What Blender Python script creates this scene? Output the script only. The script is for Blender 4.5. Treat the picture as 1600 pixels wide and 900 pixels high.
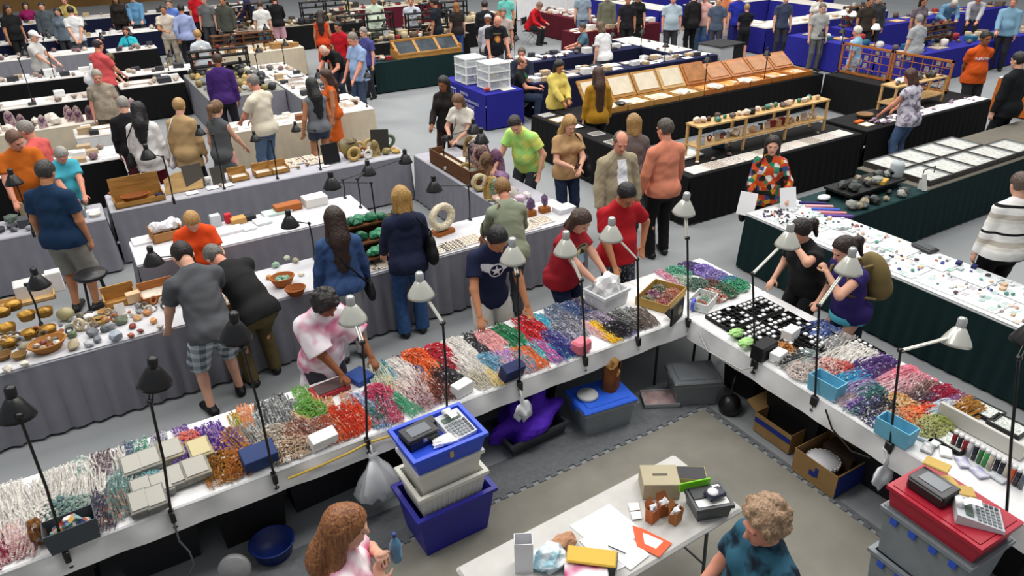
import bpy, math, random
import numpy as np
from mathutils import Vector
from mathutils.bvhtree import BVHTree
for o in list(bpy.data.objects): bpy.data.objects.remove(o)
SC=bpy.context.scene; COL=SC.collection
# ------------------------------------------------------------------ camera
FPX,PIT,ROL,CAMH,YAW=1153.72,.49375,-.01814,4.379,1.03171
FW=np.array([math.cos(YAW)*math.cos(PIT),math.sin(YAW)*math.cos(PIT),-math.sin(PIT)])
_r=np.array([math.sin(YAW),-math.cos(YAW),0.]); _u=np.cross(_r,FW)
RT=_r*math.cos(ROL)+_u*math.sin(ROL); UP=-_r*math.sin(ROL)+_u*math.cos(ROL)
CO=np.array([0.,0.,CAMH])
cd=bpy.data.cameras.new('camera'); cam=bpy.data.objects.new('camera',cd); COL.objects.link(cam)
cd.sensor_width=36; cd.lens=36*FPX/1600; cd.clip_end=200
from mathutils import Matrix
cam.matrix_world=Matrix(((RT[0],UP[0],-FW[0],0),(RT[1],UP[1],-FW[1],0),(RT[2],UP[2],-FW[2],CAMH),(0,0,0,1)))
SC.camera=cam
# ------------------------------------------------------------------ light
SC.view_settings.view_transform='Standard'; SC.view_settings.look='None'
SC.view_settings.exposure=0.42; SC.view_settings.gamma=1; SC.view_settings.use_curve_mapping=False
wd=bpy.data.worlds.new('hall_ambient'); SC.world=wd; wd.use_nodes=True
wd.node_tree.nodes['Background'].inputs[0].default_value=(.93,.97,1,1)
wd.node_tree.nodes['Background'].inputs[1].default_value=.26
LP=470
for i,(lx,ly) in enumerate([(-3,6),(6,3),(3,12),(13,7),(0,20),(11,16),(22,10),(7,25),(19,20)]):
    l=bpy.data.lights.new('hall_lamp','AREA'); l.shape='RECTANGLE'; l.size=7; l.size_y=3; l.energy=LP*(1.25 if i>3 else 1); l.color=(1,.965,.92)
    o=bpy.data.objects.new('hall_lamp',l); o.location=(lx,ly,11.5); COL.objects.link(o)
# ------------------------------------------------------------------ helpers
def W(px,py,z=0.):
    d=FW*FPX+RT*(px-800)-UP*(py-450); t=(z-CAMH)/d[2]; return CO+d*t
def WY(px,py,y):
    d=FW*FPX+RT*(px-800)-UP*(py-450); return CO+d*(y/d[1])
def WX(px,py,x):
    d=FW*FPX+RT*(px-800)-UP*(py-450); return CO+d*(x/d[0])
def PJ(p):
    d=np.array(p)-CO; w=d@FW; return 800+FPX*(d@RT)/w, 450-FPX*(d@UP)/w
def VH(py,x,y):
    lo,hi=-1.,6.
    for _ in range(40):
        m=(lo+hi)/2
        if PJ((x,y,m))[1]>py: lo=m
        else: hi=m
    return lo
def lin(c):
    if isinstance(c,str):
        c=c.lstrip('#'); c=[int(c[i:i+2],16)/255 for i in (0,2,4)]
    return tuple((v/12.92 if v<=.04045 else ((v+.055)/1.055)**2.4) for v in c)
MATS={}
def mat(c,rough=.6,metal=0.,kind='',c2=None,scale=20.,alpha=1.,bump=0.,sheen=0.):
    key=(c,rough,metal,kind,c2,scale,alpha,bump)
    if key in MATS: return MATS[key]
    m=bpy.data.materials.new('mat_%d'%len(MATS)); m.use_nodes=True; MATS[key]=m
    nt=m.node_tree; N=nt.nodes; L=nt.links; b=N['Principled BSDF']
    b.inputs['Roughness'].default_value=rough; b.inputs['Metallic'].default_value=metal
    if 'Specular IOR Level' in b.inputs: b.inputs['Specular IOR Level'].default_value=.5 if rough<.5 else .25
    a=lin(c); b2=lin(c2) if c2 else tuple(v*.88 for v in a)
    m.diffuse_color=(*a,1)
    b.inputs['Base Color'].default_value=(*a,1)
    def tc():
        t=N.new('ShaderNodeTexCoord'); return t.outputs['Object']
    def ramp(fac,stops,const=False):
        r=N.new('ShaderNodeValToRGB'); r.color_ramp.interpolation='CONSTANT' if const else 'LINEAR'
        e=r.color_ramp.elements
        e[0].position,e[0].color=stops[0][0],(*stops[0][1],1); e[1].position,e[1].color=stops[-1][0],(*stops[-1][1],1)
        for p,cc in stops[1:-1]:
            q=e.new(p); q.color=(*cc,1)
        L.new(fac,r.inputs[0]); L.new(r.outputs[0],b.inputs['Base Color']); return r
    def noise(sc,det=3.,rg=.6):
        n=N.new('ShaderNodeTexNoise'); n.inputs['Scale'].default_value=sc; n.inputs['Detail'].default_value=det; n.inputs['Roughness'].default_value=rg
        L.new(tc(),n.inputs['Vector']); return n.outputs['Fac']
    if kind=='noise': ramp(noise(scale),[(.3,b2),(.7,a)])
    elif kind=='tiedye': ramp(noise(scale,2.),[(.37,b2),(.46,tuple((x+y)/2 for x,y in zip(a,b2))),(.53,a)])
    elif kind=='cell':
        v=N.new('ShaderNodeTexVoronoi'); v.inputs['Scale'].default_value=scale; L.new(tc(),v.inputs['Vector'])
        s=N.new('ShaderNodeSeparateColor'); L.new(v.outputs['Color'],s.inputs[0])
        ramp(s.outputs[0],[(0,tuple(x*.6 for x in a)),(.35,a),(.6,a),(.68,b2),(.93,b2),(1,(.8,.8,.8))])  # palest cells imitate white glints, painted into the colour
    elif kind=='multi':
        v=N.new('ShaderNodeTexVoronoi'); v.inputs['Scale'].default_value=scale; L.new(tc(),v.inputs['Vector'])
        s=N.new('ShaderNodeSeparateColor'); L.new(v.outputs['Color'],s.inputs[0])
        ramp(s.outputs[0],[(0,a),(.2,b2),(.36,lin('#b8402a')),(.5,lin('#c8902a')),(.62,lin('#2a7a5a')),(.74,lin('#3a4a80')),(.87,lin('#d8d8d0'))],True)
    elif kind in('plaid','stripe'):
        s=N.new('ShaderNodeSeparateXYZ'); L.new(tc(),s.inputs[0])
        def band(out,sc):
            q=N.new('ShaderNodeMath'); q.operation='MULTIPLY'; q.inputs[1].default_value=sc; L.new(out,q.inputs[0])
            w=N.new('ShaderNodeMath'); w.operation='FRACT'; L.new(q.outputs[0],w.inputs[0]); return w.outputs[0]
        if kind=='stripe': ramp(band(s.outputs[2],scale),[(0,a),(.3,b2),(.42,lin('#b8b0a4')),(.6,a),(.84,lin('#15151a')),(.93,a)],True)
        else:
            ad=N.new('ShaderNodeMath'); ad.operation='ADD'; x=band(s.outputs[0],scale); z=band(s.outputs[2],scale)
            g1=N.new('ShaderNodeMath'); g1.operation='GREATER_THAN'; g1.inputs[1].default_value=.5; L.new(x,g1.inputs[0])
            g2=N.new('ShaderNodeMath'); g2.operation='GREATER_THAN'; g2.inputs[1].default_value=.5; L.new(z,g2.inputs[0])
            L.new(g1.outputs[0],ad.inputs[0]); L.new(g2.outputs[0],ad.inputs[1])
            dv=N.new('ShaderNodeMath'); dv.operation='MULTIPLY'; dv.inputs[1].default_value=.5; L.new(ad.outputs[0],dv.inputs[0])
            ramp(dv.outputs[0],[(0,a),(.5,tuple((x+y)/2 for x,y in zip(a,b2))),(1,b2)])
    elif kind=='hair':
        w=N.new('ShaderNodeTexNoise'); mp=N.new('ShaderNodeMapping'); mp.inputs['Scale'].default_value=(1,1,.12)
        L.new(tc(),mp.inputs[0]); L.new(mp.outputs[0],w.inputs['Vector']); w.inputs['Scale'].default_value=90; w.inputs['Detail'].default_value=4; ramp(w.outputs['Fac'],[(.35,b2),(.65,a)])
        bp=N.new('ShaderNodeBump'); bp.inputs['Strength'].default_value=.9; bp.inputs['Distance'].default_value=.01; L.new(w.outputs['Fac'],bp.inputs['Height']); L.new(bp.outputs[0],b.inputs['Normal'])
    elif kind=='wood':
        w=N.new('ShaderNodeTexNoise'); mp=N.new('ShaderNodeMapping'); mp.inputs['Scale'].default_value=(1,9,9)
        L.new(tc(),mp.inputs[0]); L.new(mp.outputs[0],w.inputs['Vector']); w.inputs['Scale'].default_value=scale; ramp(w.outputs['Fac'],[(.3,b2),(.7,a)])
    elif kind=='weave':
        w=N.new('ShaderNodeTexWave'); w.bands_direction='Z'; w.inputs['Scale'].default_value=scale; w.inputs['Distortion'].default_value=3; w.inputs['Detail Scale'].default_value=8
        L.new(tc(),w.inputs['Vector']); ramp(w.outputs['Fac'],[(.2,b2),(.7,a)])
    if bump:
        bp=N.new('ShaderNodeBump'); bp.inputs['Strength'].default_value=bump; bp.inputs['Distance'].default_value=.01
        L.new(noise(scale*2.5),bp.inputs['Height']); L.new(bp.outputs[0],b.inputs['Normal'])
    if alpha<1:
        b.inputs['Transmission Weight'].default_value=.0; b.inputs['Alpha'].default_value=alpha
    return m
def thing(name,label,cat,loc=(0,0,0),rz=0.,group=None):
    o=bpy.data.objects.new(name,None); o.empty_display_size=.1; COL.objects.link(o)
    o.location=loc; o.rotation_euler=(0,0,rz); o['label']=label; o['category']=cat
    if group: o['group']=group
    return o
def tag(o,label,cat,group=None):
    o['label']=label; o['category']=cat
    if group: o['group']=group
    return o
def rawmesh(name,V,F,mats,parent=None,mi=None,smooth=False,loc=None,rz=0.):
    me=bpy.data.meshes.new(name)
    V=np.asarray(V,float)
    if isinstance(F,np.ndarray):
        n,k=F.shape; me.vertices.add(len(V)); me.vertices.foreach_set('co',V.ravel())
        me.loops.add(n*k); me.loops.foreach_set('vertex_index',F.ravel().astype(np.int32))
        me.polygons.add(n); me.polygons.foreach_set('loop_start',np.arange(0,n*k,k,dtype=np.int32)); me.update(calc_edges=True)
    else: me.from_pydata([tuple(v) for v in V],[],F)
    if not isinstance(mats,(list,tuple)): mats=[mats]
    for m in mats: me.materials.append(m)
    if mi is not None: me.polygons.foreach_set('material_index',np.asarray(mi,np.int32))
    if smooth: me.polygons.foreach_set('use_smooth',np.ones(len(me.polygons),bool))
    me.update()
    o=bpy.data.objects.new(name,me); COL.objects.link(o)
    if parent is not None: o.parent=parent
    if loc is not None: o.location=loc
    if rz: o.rotation_euler=(0,0,rz)
    return o
class MB:
    def __init__(s): s.V=[]; s.F=[]; s.M=[]; s.S=[]; s.cm=0
    def add(s,V,F,m=None,sm=False):
        o=len(s.V); s.V+= [tuple(float(c) for c in v) for v in V]; s.F+=[tuple(i+o for i in f) for f in F]
        s.M+=[s.cm if m is None else m]*len(F); s.S+=[sm]*len(F); return s
    def box(s,c,d,rz=0.,m=None,bev=0.,taper=1.,tilt=0.):
        x,y,z=[v/2 for v in d]; t=taper
        if bev>0:
            b=min(bev,x*.9,y*.9,z*.9); V=[];
            P=lambda k,i: [(-(x-i)*k,-(y)*k),((x-i)*k,-(y)*k),((x)*k,-(y-i)*k),((x)*k,(y-i)*k),((x-i)*k,(y)*k),(-(x-i)*k,(y)*k),(-(x)*k,(y-i)*k),(-(x)*k,-(y-i)*k)]
            rings=[(-z,b,t),(-z+b,0,t),(z-b,0,1),(z,b,1)]
            for zz,ins,k in rings:
                for p in P(k,b):
                    q=[p[0],p[1]]
                    if ins: q=[p[0]-math.copysign(min(ins,abs(p[0])),p[0]),p[1]-math.copysign(min(ins,abs(p[1])),p[1])]
                    V.append((q[0],q[1],zz))
            F=[tuple(range(7,-1,-1)),tuple(range(24,32))]
            for r in range(3):
                for i in range(8): F.append((r*8+i,r*8+(i+1)%8,r*8+8+(i+1)%8,r*8+8+i))
        else:
            V=[(-x*t,-y*t,-z),(x*t,-y*t,-z),(x*t,y*t,-z),(-x*t,y*t,-z),(-x,-y,z),(x,-y,z),(x,y,z),(-x,y,z)]
            F=[(3,2,1,0),(4,5,6,7),(0,1,5,4),(1,2,6,5),(2,3,7,6),(3,0,4,7)]
        ct,st=math.cos(tilt),math.sin(tilt); V=[(a,b_*ct-c_*st,b_*st+c_*ct) for a,b_,c_ in V]
        cr,sr=math.cos(rz),math.sin(rz); V=[(a*cr-b_*sr+c[0],a*sr+b_*cr+c[1],c_+c[2]) for a,b_,c_ in V]
        return s.add(V,F,m)
    def tube(s,pts,r,n=8,m=None,caps=True):
        P=[np.array(p,float) for p in pts]; R_=r if isinstance(r,(list,tuple)) else [r]*len(P)
        V=[];F=[]; up=np.array([.13,.29,.95])
        for i,p in enumerate(P):
            d=P[min(i+1,len(P)-1)]-P[max(i-1,0)]; d=d/(np.linalg.norm(d)+1e-9)
            a=np.cross(d,up)
            if np.linalg.norm(a)<.05: a=np.cross(d,[1,0,0])
            a/=np.linalg.norm(a); b=np.cross(d,a)
            for k in range(n):
                t=2*math.pi*k/n; V.append(p+R_[i]*(a*math.cos(t)+b*math.sin(t)))
        for i in range(len(P)-1):
            for k in range(n): F.append((i*n+k,i*n+(k+1)%n,(i+1)*n+(k+1)%n,(i+1)*n+k))
        s.add(V,F,m,True)
        if caps: s.add(V[:n],[tuple(range(n-1,-1,-1))],m); s.add(V[-n:],[tuple(range(n))],m)
        return s
    def lathe(s,prof,c=(0,0,0),n=20,m=None,ax=None,sx=1.,sy=1.):
        V=[];F=[];k=len(prof)
        for i in range(n):
            t=2*math.pi*i/n
            for r,z in prof: V.append((r*math.cos(t)*sx,r*math.sin(t)*sy,z))
        if ax is not None:
            d=np.array(ax,float); d/=np.linalg.norm(d); a=np.cross([.31,.95,.1],d); a/=np.linalg.norm(a); b=np.cross(d,a)
            V=[tuple(a*v[0]+b*v[1]+d*v[2]) for v in V]
        V=[(v[0]+c[0],v[1]+c[1],v[2]+c[2]) for v in V]
        for i in range(n):
            j=(i+1)%n
            for q in range(k-1): F.append((i*k+q,j*k+q,j*k+q+1,i*k+q+1))
        return s.add(V,F,m,True)
    def prism(s,poly,z0,z1,m=None):
        n=len(poly); V=[(p[0],p[1],z0) for p in poly]+[(p[0],p[1],z1) for p in poly]
        F=[tuple(range(n-1,-1,-1)),tuple(range(n,2*n))]+[(i,(i+1)%n,n+(i+1)%n,n+i) for i in range(n)]
        return s.add(V,F,m)
    def build(s,name,mats,parent=None,loc=None,rz=0.):
        o=rawmesh(name,s.V,s.F,mats,parent,s.M if s.F else None,False,loc,rz)
        if s.F: o.data.polygons.foreach_set('use_smooth',np.array(s.S,bool))
        return o
def dup(o,loc=None,rz=None,label=None,group=None,parent=None,mats=None):
    c=o.copy(); COL.objects.link(c)
    if parent is not None: c.parent=parent
    if loc is not None: c.location=loc
    if rz is not None: c.rotation_euler=(c.rotation_euler[0],c.rotation_euler[1],rz)
    if label: c['label']=label
    if group: c['group']=group
    if mats:
        for i,m in enumerate(mats):
            c.material_slots[i].link='OBJECT'; c.material_slots[i].material=m
    for ch in list(o.children): dup(ch,parent=c)
    return c
ORD='first second third fourth fifth sixth seventh eighth ninth tenth eleventh twelfth thirteenth fourteenth fifteenth sixteenth seventeenth eighteenth nineteenth twentieth'.split()
TENS={2:'twenty',3:'thirty',4:'forty',5:'fifty',6:'sixty',7:'seventy',8:'eighty',9:'ninety'}
def nth(i):
    if i<20: return ORD[i]
    n=i+1; t=n//10; u=n%10
    return (TENS[t]+'-'+ORD[u-1]) if u else TENS[t][:-1]+'ieth'
# ------------------------------------------------------------------ floor, mats
b=MB().box((12,16,-.05),(76,64,.1)); f_=b.build('floor',mat('#8f9294',.7,kind='noise',c2='#868a8d',scale=.9)); f_['kind']='structure'
b=MB().box((11,41.1,1.6),(70,.2,3.4)); w_=b.build('wall_back',mat('#8a6a3e',.8,kind='noise',c2='#6a4c28',scale=.6)); w_['kind']='structure'
concrete=mat('#868379',.8,kind='noise',c2='#76746c',scale=2.2,bump=.15); matg=mat('#696c6f',.9,kind='noise',c2='#5c5f62',scale=30)
def toothed(a,b_,n,amp,ax):
    out=[]
    for i in range(n):
        t0=a+(b_-a)*i/n; t1=a+(b_-a)*(i+.5)/n; t2=a+(b_-a)*(i+1)/n
        out+=[(t0,0),(t1,0),(t1,amp),(t2,amp)]
    return out
# interlocking foam mat strips around the bare concrete inside the bead booth
MY=W(900,730,0)[1]; MX=W(1190,706,0)[0]
poly=[(-3,4.3),(-3,MY)]+[(t,MY+a) for t,a in toothed(-3,MX,60,.035,0)]+[(MX,4.3)]
MB().prism([(p[0],p[1]) for p in poly],0,.012).build('floor_mat',matg)['kind']='structure'
poly=[(MX,4.3)]+[(MX+a,t) for t,a in toothed(4.3,-1,50,.035,0)]+[(4.5,-1),(4.5,4.3)]
MB().prism(poly[::-1],0,.012).build('floor_mat',matg)['kind']='structure'
b=MB().prism([(-3,-1),(MX,-1),(MX,MY),(-3,MY)],0,.004); b.build('floor_concrete',concrete)['kind']='structure'
# ------------------------------------------------------------------ draped tables
CL={'gray':('#9b9ba6','#83838c'),'black':('#0f0f11','#0b0b0d'),'green':('#123436','#0d2728'),'blue':('#2a2a96','#232386'),'navy':('#161b42','#0d1130'),'orange':('#d8d4cc','#b8601c'),'burg':('#5e1522','#521020'),'white':('#e8e8e8','#dcdcdc'),'beige':('#d8cdb8','#cbbfa8')}  # pairs of top and skirt; same-hue skirts have shade painted in
TABLES={}
def skirt(path,z0,bots,amp,flare,seed,closed=True,pitch=.16):
    rnd=random.Random(seed); pts=[]; 
    n=len(path)
    for i in range(n if closed else n-1):
        p,q=np.array(path[i]),np.array(path[(i+1)%n]); L=np.linalg.norm(q-p); k=max(2,int(L/.035)); d=(q-p)/L; nn=np.array([d[1],-d[0]]); bt=bots[i]
        if bt is None: pts.append(None); continue
        for j in range(k+1): pts.append((p+d*L*j/k,nn,bt,i))
    V=[];F=[];rows=6;prev=None;ph=rnd.uniform(0,6);s=0;last=None
    for e in pts:
        if e is None: prev=None; last=None; continue
        p,nn,bt,i=e
        if last is not None: s+=np.linalg.norm(p-last)
        last=p; o=len(V)
        fold=math.sin(s/pitch*6.28+ph+1.3*math.sin(s*1.7))+.45*math.sin(s/pitch*11.+ph*2)
        for r in range(rows):
            t=r/(rows-1); off=.004+flare*t+amp*fold*min(1,t*1.6+.05)+amp*1.2*t
            V.append((p[0]+nn[0]*off,p[1]+nn[1]*off,z0+(bt+.008*fold*(1 if bt>.1 else .3)+.01-z0)*t))
        if prev is not None:
            for r in range(rows-1): F.append((prev+r,prev+r+1,o+r+1,o+r))
        prev=o
    return V,F
def table(key,label,x0,x1,y0,y1,col,bots=(.02,.02,.02,.02),top=None,z=.75,amp=.010,flare=.03,group=None,cat='table',legs=False,pitch=.16,cover=None):
    root=thing('draped_table',label,cat,((x0+x1)/2,(y0+y1)/2,0)); cx,cy=(x0+x1)/2,(y0+y1)/2
    tc,sc=CL[col]; tc=top or tc
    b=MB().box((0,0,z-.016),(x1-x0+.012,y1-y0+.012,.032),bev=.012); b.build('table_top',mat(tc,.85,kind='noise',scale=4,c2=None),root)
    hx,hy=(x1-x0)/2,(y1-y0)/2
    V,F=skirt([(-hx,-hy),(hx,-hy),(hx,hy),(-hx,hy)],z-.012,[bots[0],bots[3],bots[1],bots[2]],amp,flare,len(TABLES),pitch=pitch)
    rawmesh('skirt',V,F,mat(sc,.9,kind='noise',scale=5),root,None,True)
    if cover:
        MB().box((cover[2] if len(cover)>2 else 0,cover[3] if len(cover)>3 else 0,z+.004),(x1-x0-cover[1]*2,y1-y0-cover[1]*2,.006)).build('cover_and_lit_top',mat(cover[0],.7,kind='noise',c2=None,scale=3),root)  # real sheets; on the grey booth tables a paler layer painting lit tops
    if legs:
        for lx in(-hx+.25,hx-.25):
            for ly in(-hy+.1,hy-.1): MB().tube([(lx,ly,0),(lx,ly,z-.03)],.014,8).build('leg',mat('#3a3a3c',.5,.6),root)
    TABLES[key]=(x0,x1,y0,y1,z); return root
B=.02
# bead booth: white cloths with a short overhang towards the seller, black cloth towards the aisle
def bead_table(key,label,x0,x1,y0,y1,side):
    r=table(key,label,x0,x1,y0,y1,'white',(.57,None,None,None) if side=='S' else (None,None,.55,None),top='#ececec',amp=.014,flare=.02,legs=True,pitch=.5)
    hx,hy=(x1-x0)/2,(y1-y0)/2
    V,F=skirt([(hx,hy),(-hx,hy)],.735,[.03],.01,.01,3,closed=False) if side=='S' else skirt([(hx,-hy),(hx,hy)],.735,[.03],.01,.01,4,closed=False)
    o=rawmesh('aisle_skirt',V,F,mat('#141416',.9),r,None,True); o['label']='black cloth on the aisle side'
    return r
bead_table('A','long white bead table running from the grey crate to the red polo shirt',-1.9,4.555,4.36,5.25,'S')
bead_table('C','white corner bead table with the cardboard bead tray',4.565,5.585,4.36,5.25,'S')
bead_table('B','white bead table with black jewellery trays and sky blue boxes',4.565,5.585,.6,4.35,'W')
table('G1','long grey pleated table in front of the green malachite shelves',-2.4,5.22,6.87,7.63,'gray',top='#b4b4bc',cover=('#c9c9cd',.0),bots=(.02,.02,.02,.02),amp=.02)  # paler tops and covers of this grey booth paint in overhead light
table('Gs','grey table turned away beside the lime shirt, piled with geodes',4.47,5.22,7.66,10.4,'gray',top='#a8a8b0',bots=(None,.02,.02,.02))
table('G2','inner grey table with the cardboard box of tissue',.22,3.0,8.52,9.27,'gray',top='#c6c6cc',cover=('#d2d2d6',.0))  # paler cover paints light onto the grey cloth top
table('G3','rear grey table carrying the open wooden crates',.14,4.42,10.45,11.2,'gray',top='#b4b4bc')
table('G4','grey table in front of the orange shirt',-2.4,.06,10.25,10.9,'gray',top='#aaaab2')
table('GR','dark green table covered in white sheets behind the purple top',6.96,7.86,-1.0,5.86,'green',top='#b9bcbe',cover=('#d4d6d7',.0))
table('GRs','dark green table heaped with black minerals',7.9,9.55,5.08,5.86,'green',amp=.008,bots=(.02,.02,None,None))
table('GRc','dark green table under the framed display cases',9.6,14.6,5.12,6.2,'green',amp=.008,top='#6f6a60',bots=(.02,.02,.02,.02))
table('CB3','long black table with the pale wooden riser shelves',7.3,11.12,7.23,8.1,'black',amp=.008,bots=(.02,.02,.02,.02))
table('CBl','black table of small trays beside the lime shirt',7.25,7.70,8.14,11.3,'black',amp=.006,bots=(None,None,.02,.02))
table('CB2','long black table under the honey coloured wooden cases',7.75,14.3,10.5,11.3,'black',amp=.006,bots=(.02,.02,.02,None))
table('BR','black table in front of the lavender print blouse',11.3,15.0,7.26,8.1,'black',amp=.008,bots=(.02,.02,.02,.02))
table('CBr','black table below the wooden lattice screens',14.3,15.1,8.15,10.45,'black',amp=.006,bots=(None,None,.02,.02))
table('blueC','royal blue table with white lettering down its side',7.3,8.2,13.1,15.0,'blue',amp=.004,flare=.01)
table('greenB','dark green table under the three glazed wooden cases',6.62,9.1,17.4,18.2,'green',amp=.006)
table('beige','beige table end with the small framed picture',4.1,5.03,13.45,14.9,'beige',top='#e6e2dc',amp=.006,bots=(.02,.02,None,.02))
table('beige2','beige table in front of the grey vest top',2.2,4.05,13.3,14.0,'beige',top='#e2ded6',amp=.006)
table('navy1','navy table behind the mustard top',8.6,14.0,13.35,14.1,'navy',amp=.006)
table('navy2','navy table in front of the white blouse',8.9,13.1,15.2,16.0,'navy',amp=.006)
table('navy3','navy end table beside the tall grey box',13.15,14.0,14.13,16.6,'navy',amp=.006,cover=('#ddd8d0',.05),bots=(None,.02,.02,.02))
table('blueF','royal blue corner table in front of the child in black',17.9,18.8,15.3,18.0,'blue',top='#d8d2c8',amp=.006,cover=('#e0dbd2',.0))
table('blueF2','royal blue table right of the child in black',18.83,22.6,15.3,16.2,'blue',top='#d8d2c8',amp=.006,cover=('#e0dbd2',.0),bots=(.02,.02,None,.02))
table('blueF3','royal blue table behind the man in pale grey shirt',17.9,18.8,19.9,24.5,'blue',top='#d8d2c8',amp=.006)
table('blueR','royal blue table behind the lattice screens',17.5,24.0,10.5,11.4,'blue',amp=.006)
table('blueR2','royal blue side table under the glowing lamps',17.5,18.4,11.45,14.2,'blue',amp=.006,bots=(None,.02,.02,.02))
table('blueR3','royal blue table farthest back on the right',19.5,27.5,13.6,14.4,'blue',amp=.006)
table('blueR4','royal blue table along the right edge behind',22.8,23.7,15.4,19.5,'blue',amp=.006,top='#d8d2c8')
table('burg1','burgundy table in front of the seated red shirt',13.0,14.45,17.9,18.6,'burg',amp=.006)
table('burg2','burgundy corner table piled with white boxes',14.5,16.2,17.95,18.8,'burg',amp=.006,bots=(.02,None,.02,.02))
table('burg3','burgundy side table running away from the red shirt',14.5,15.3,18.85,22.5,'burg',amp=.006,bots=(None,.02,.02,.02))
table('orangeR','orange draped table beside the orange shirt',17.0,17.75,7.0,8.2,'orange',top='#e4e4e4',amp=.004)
for i,(x0,x1,y0,y1,c,t,l) in enumerate([
 (-3.6,1.25,20.1,20.9,'black','#c8c4c0','black table at the back left in front of the white cap'),
 (-3.0,1.2,23.3,24.1,'gray','#d8d6d2','grey table in front of the man with clasped hands'),
 (-3.5,3.4,26.1,26.9,'navy','#dcdad6','navy table behind the man with clasped hands'),
 (1.35,2.55,22.95,23.55,'black','#d0ccc8','black table end in front of the turquoise shirt'),
 (1.3,3.2,19.4,20.1,'black','#d4d0cc','black table between the coral shirt and the blond woman'),
 (1.1,2.4,18.1,18.8,'black','#d4d0cc','black table behind the tan cardigan'),
 (-2.6,.6,17.55,18.3,'black','#cfccc8','black table in front of the coral shirt'),
 (-1.9,1.2,15.5,16.2,'beige','#d8d0c4','beige table lined with purple geodes'),
 (.0,1.0,14.5,15.2,'white','#cfc8c0','white table end beside the dark cardigan'),
 (-2.0,.55,12.9,13.7,'black','#d0d0d0','black table behind the cyan shirt'),
 (3.7,5.6,26.5,27.3,'navy','#d8d4d0','navy table behind the pale beige shirt'),
 (3.3,5.9,20.6,21.6,'beige','#e0d6c4','beige table of wooden trays beside the blond woman'),
 (2.5,4.05,16.0,18.8,'gray','#8d8c88','grey table crowded with dark minerals near the purple shirt'),
 (4.1,4.85,15.0,18.9,'gray','#cfcfcc','grey table of white trays left of the orange top'),
 (6.6,10.6,19.9,20.8,'black','#8a8580','black table crowded with goods behind the red shirt'),
 (9.6,13.2,21.5,22.4,'black','#c8beb0','black table farther back with pale boxes'),
 (4.6,9.0,24.3,25.2,'black','#8f887c','black table of small stands at the back'),
 (-1.5,7.0,30.2,31.2,'navy','#d8d4d0','navy table farthest back on the left'),
 (9.0,13.0,26.5,27.5,'burg','#c8beb0','burgundy table at the far back'),
 (19.5,26.5,19.6,20.5,'blue','#d8d2c8','royal blue table at the far back'),
 (18.9,22.5,22.9,23.8,'blue','#d8d2c8','royal blue table at the very back behind the pale grey shirt'),
 (15.5,20.5,25.2,26.2,'white','#d8d2c8','white table at the far back centre')]):
    table('L%d'%i,l,x0,x1,y0,y1,c,top=t,amp=.006)
# ------------------------------------------------------------------ people: one continuous surface per body, grown from a signed distance field
def nrm(v): v=np.asarray(v,float); return v/(np.linalg.norm(v)+1e-9)
def cone(a,b,ra,rb,k=.02,fl=None,cuts=()): return dict(t='c',a=np.array(a,float),b=np.array(b,float),ra=ra,rb=rb,k=k,fl=fl,cuts=cuts)
def ell(c,F,r,k=.02,cuts=(),sub=False): return dict(t='e',c=np.array(c,float),F=F,r=np.array(r,float),k=k,cuts=cuts,sub=sub)
def pbox(p):
    if p['t']=='c':
        r=max(p['ra'],p['rb']); return np.minimum(p['a'],p['b'])-r,np.maximum(p['a'],p['b'])+r
    r=max(p['r']); return p['c']-r,p['c']+r
def pdist(p,X):
    if p['t']=='c':
        a,b,ra,rb=p['a'],p['b'],p['ra'],p['rb']; Q=X-a; ab=b-a
        if p['fl']:
            n,q=p['fl']; dn=Q@n; Q=Q+dn[...,None]*n*(1/q-1); ab=ab+n*(ab@n)*(1/q-1)
        l2=ab@ab+1e-12; t=np.clip((Q@ab)/l2,0,1)
        d=np.sqrt(((Q-t[...,None]*ab)**2).sum(-1))-(ra+(rb-ra)*t)
    else:
        Q=(X-p['c'])@p['F'].T; r=p['r']; k0=np.sqrt(((Q/r)**2).sum(-1)); k1=np.sqrt(((Q/(r*r))**2).sum(-1))+1e-9; d=k0*(k0-1)/k1
    for c,n in p['cuts']: d=np.maximum(d,(X-c)@n)
    return d
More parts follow.
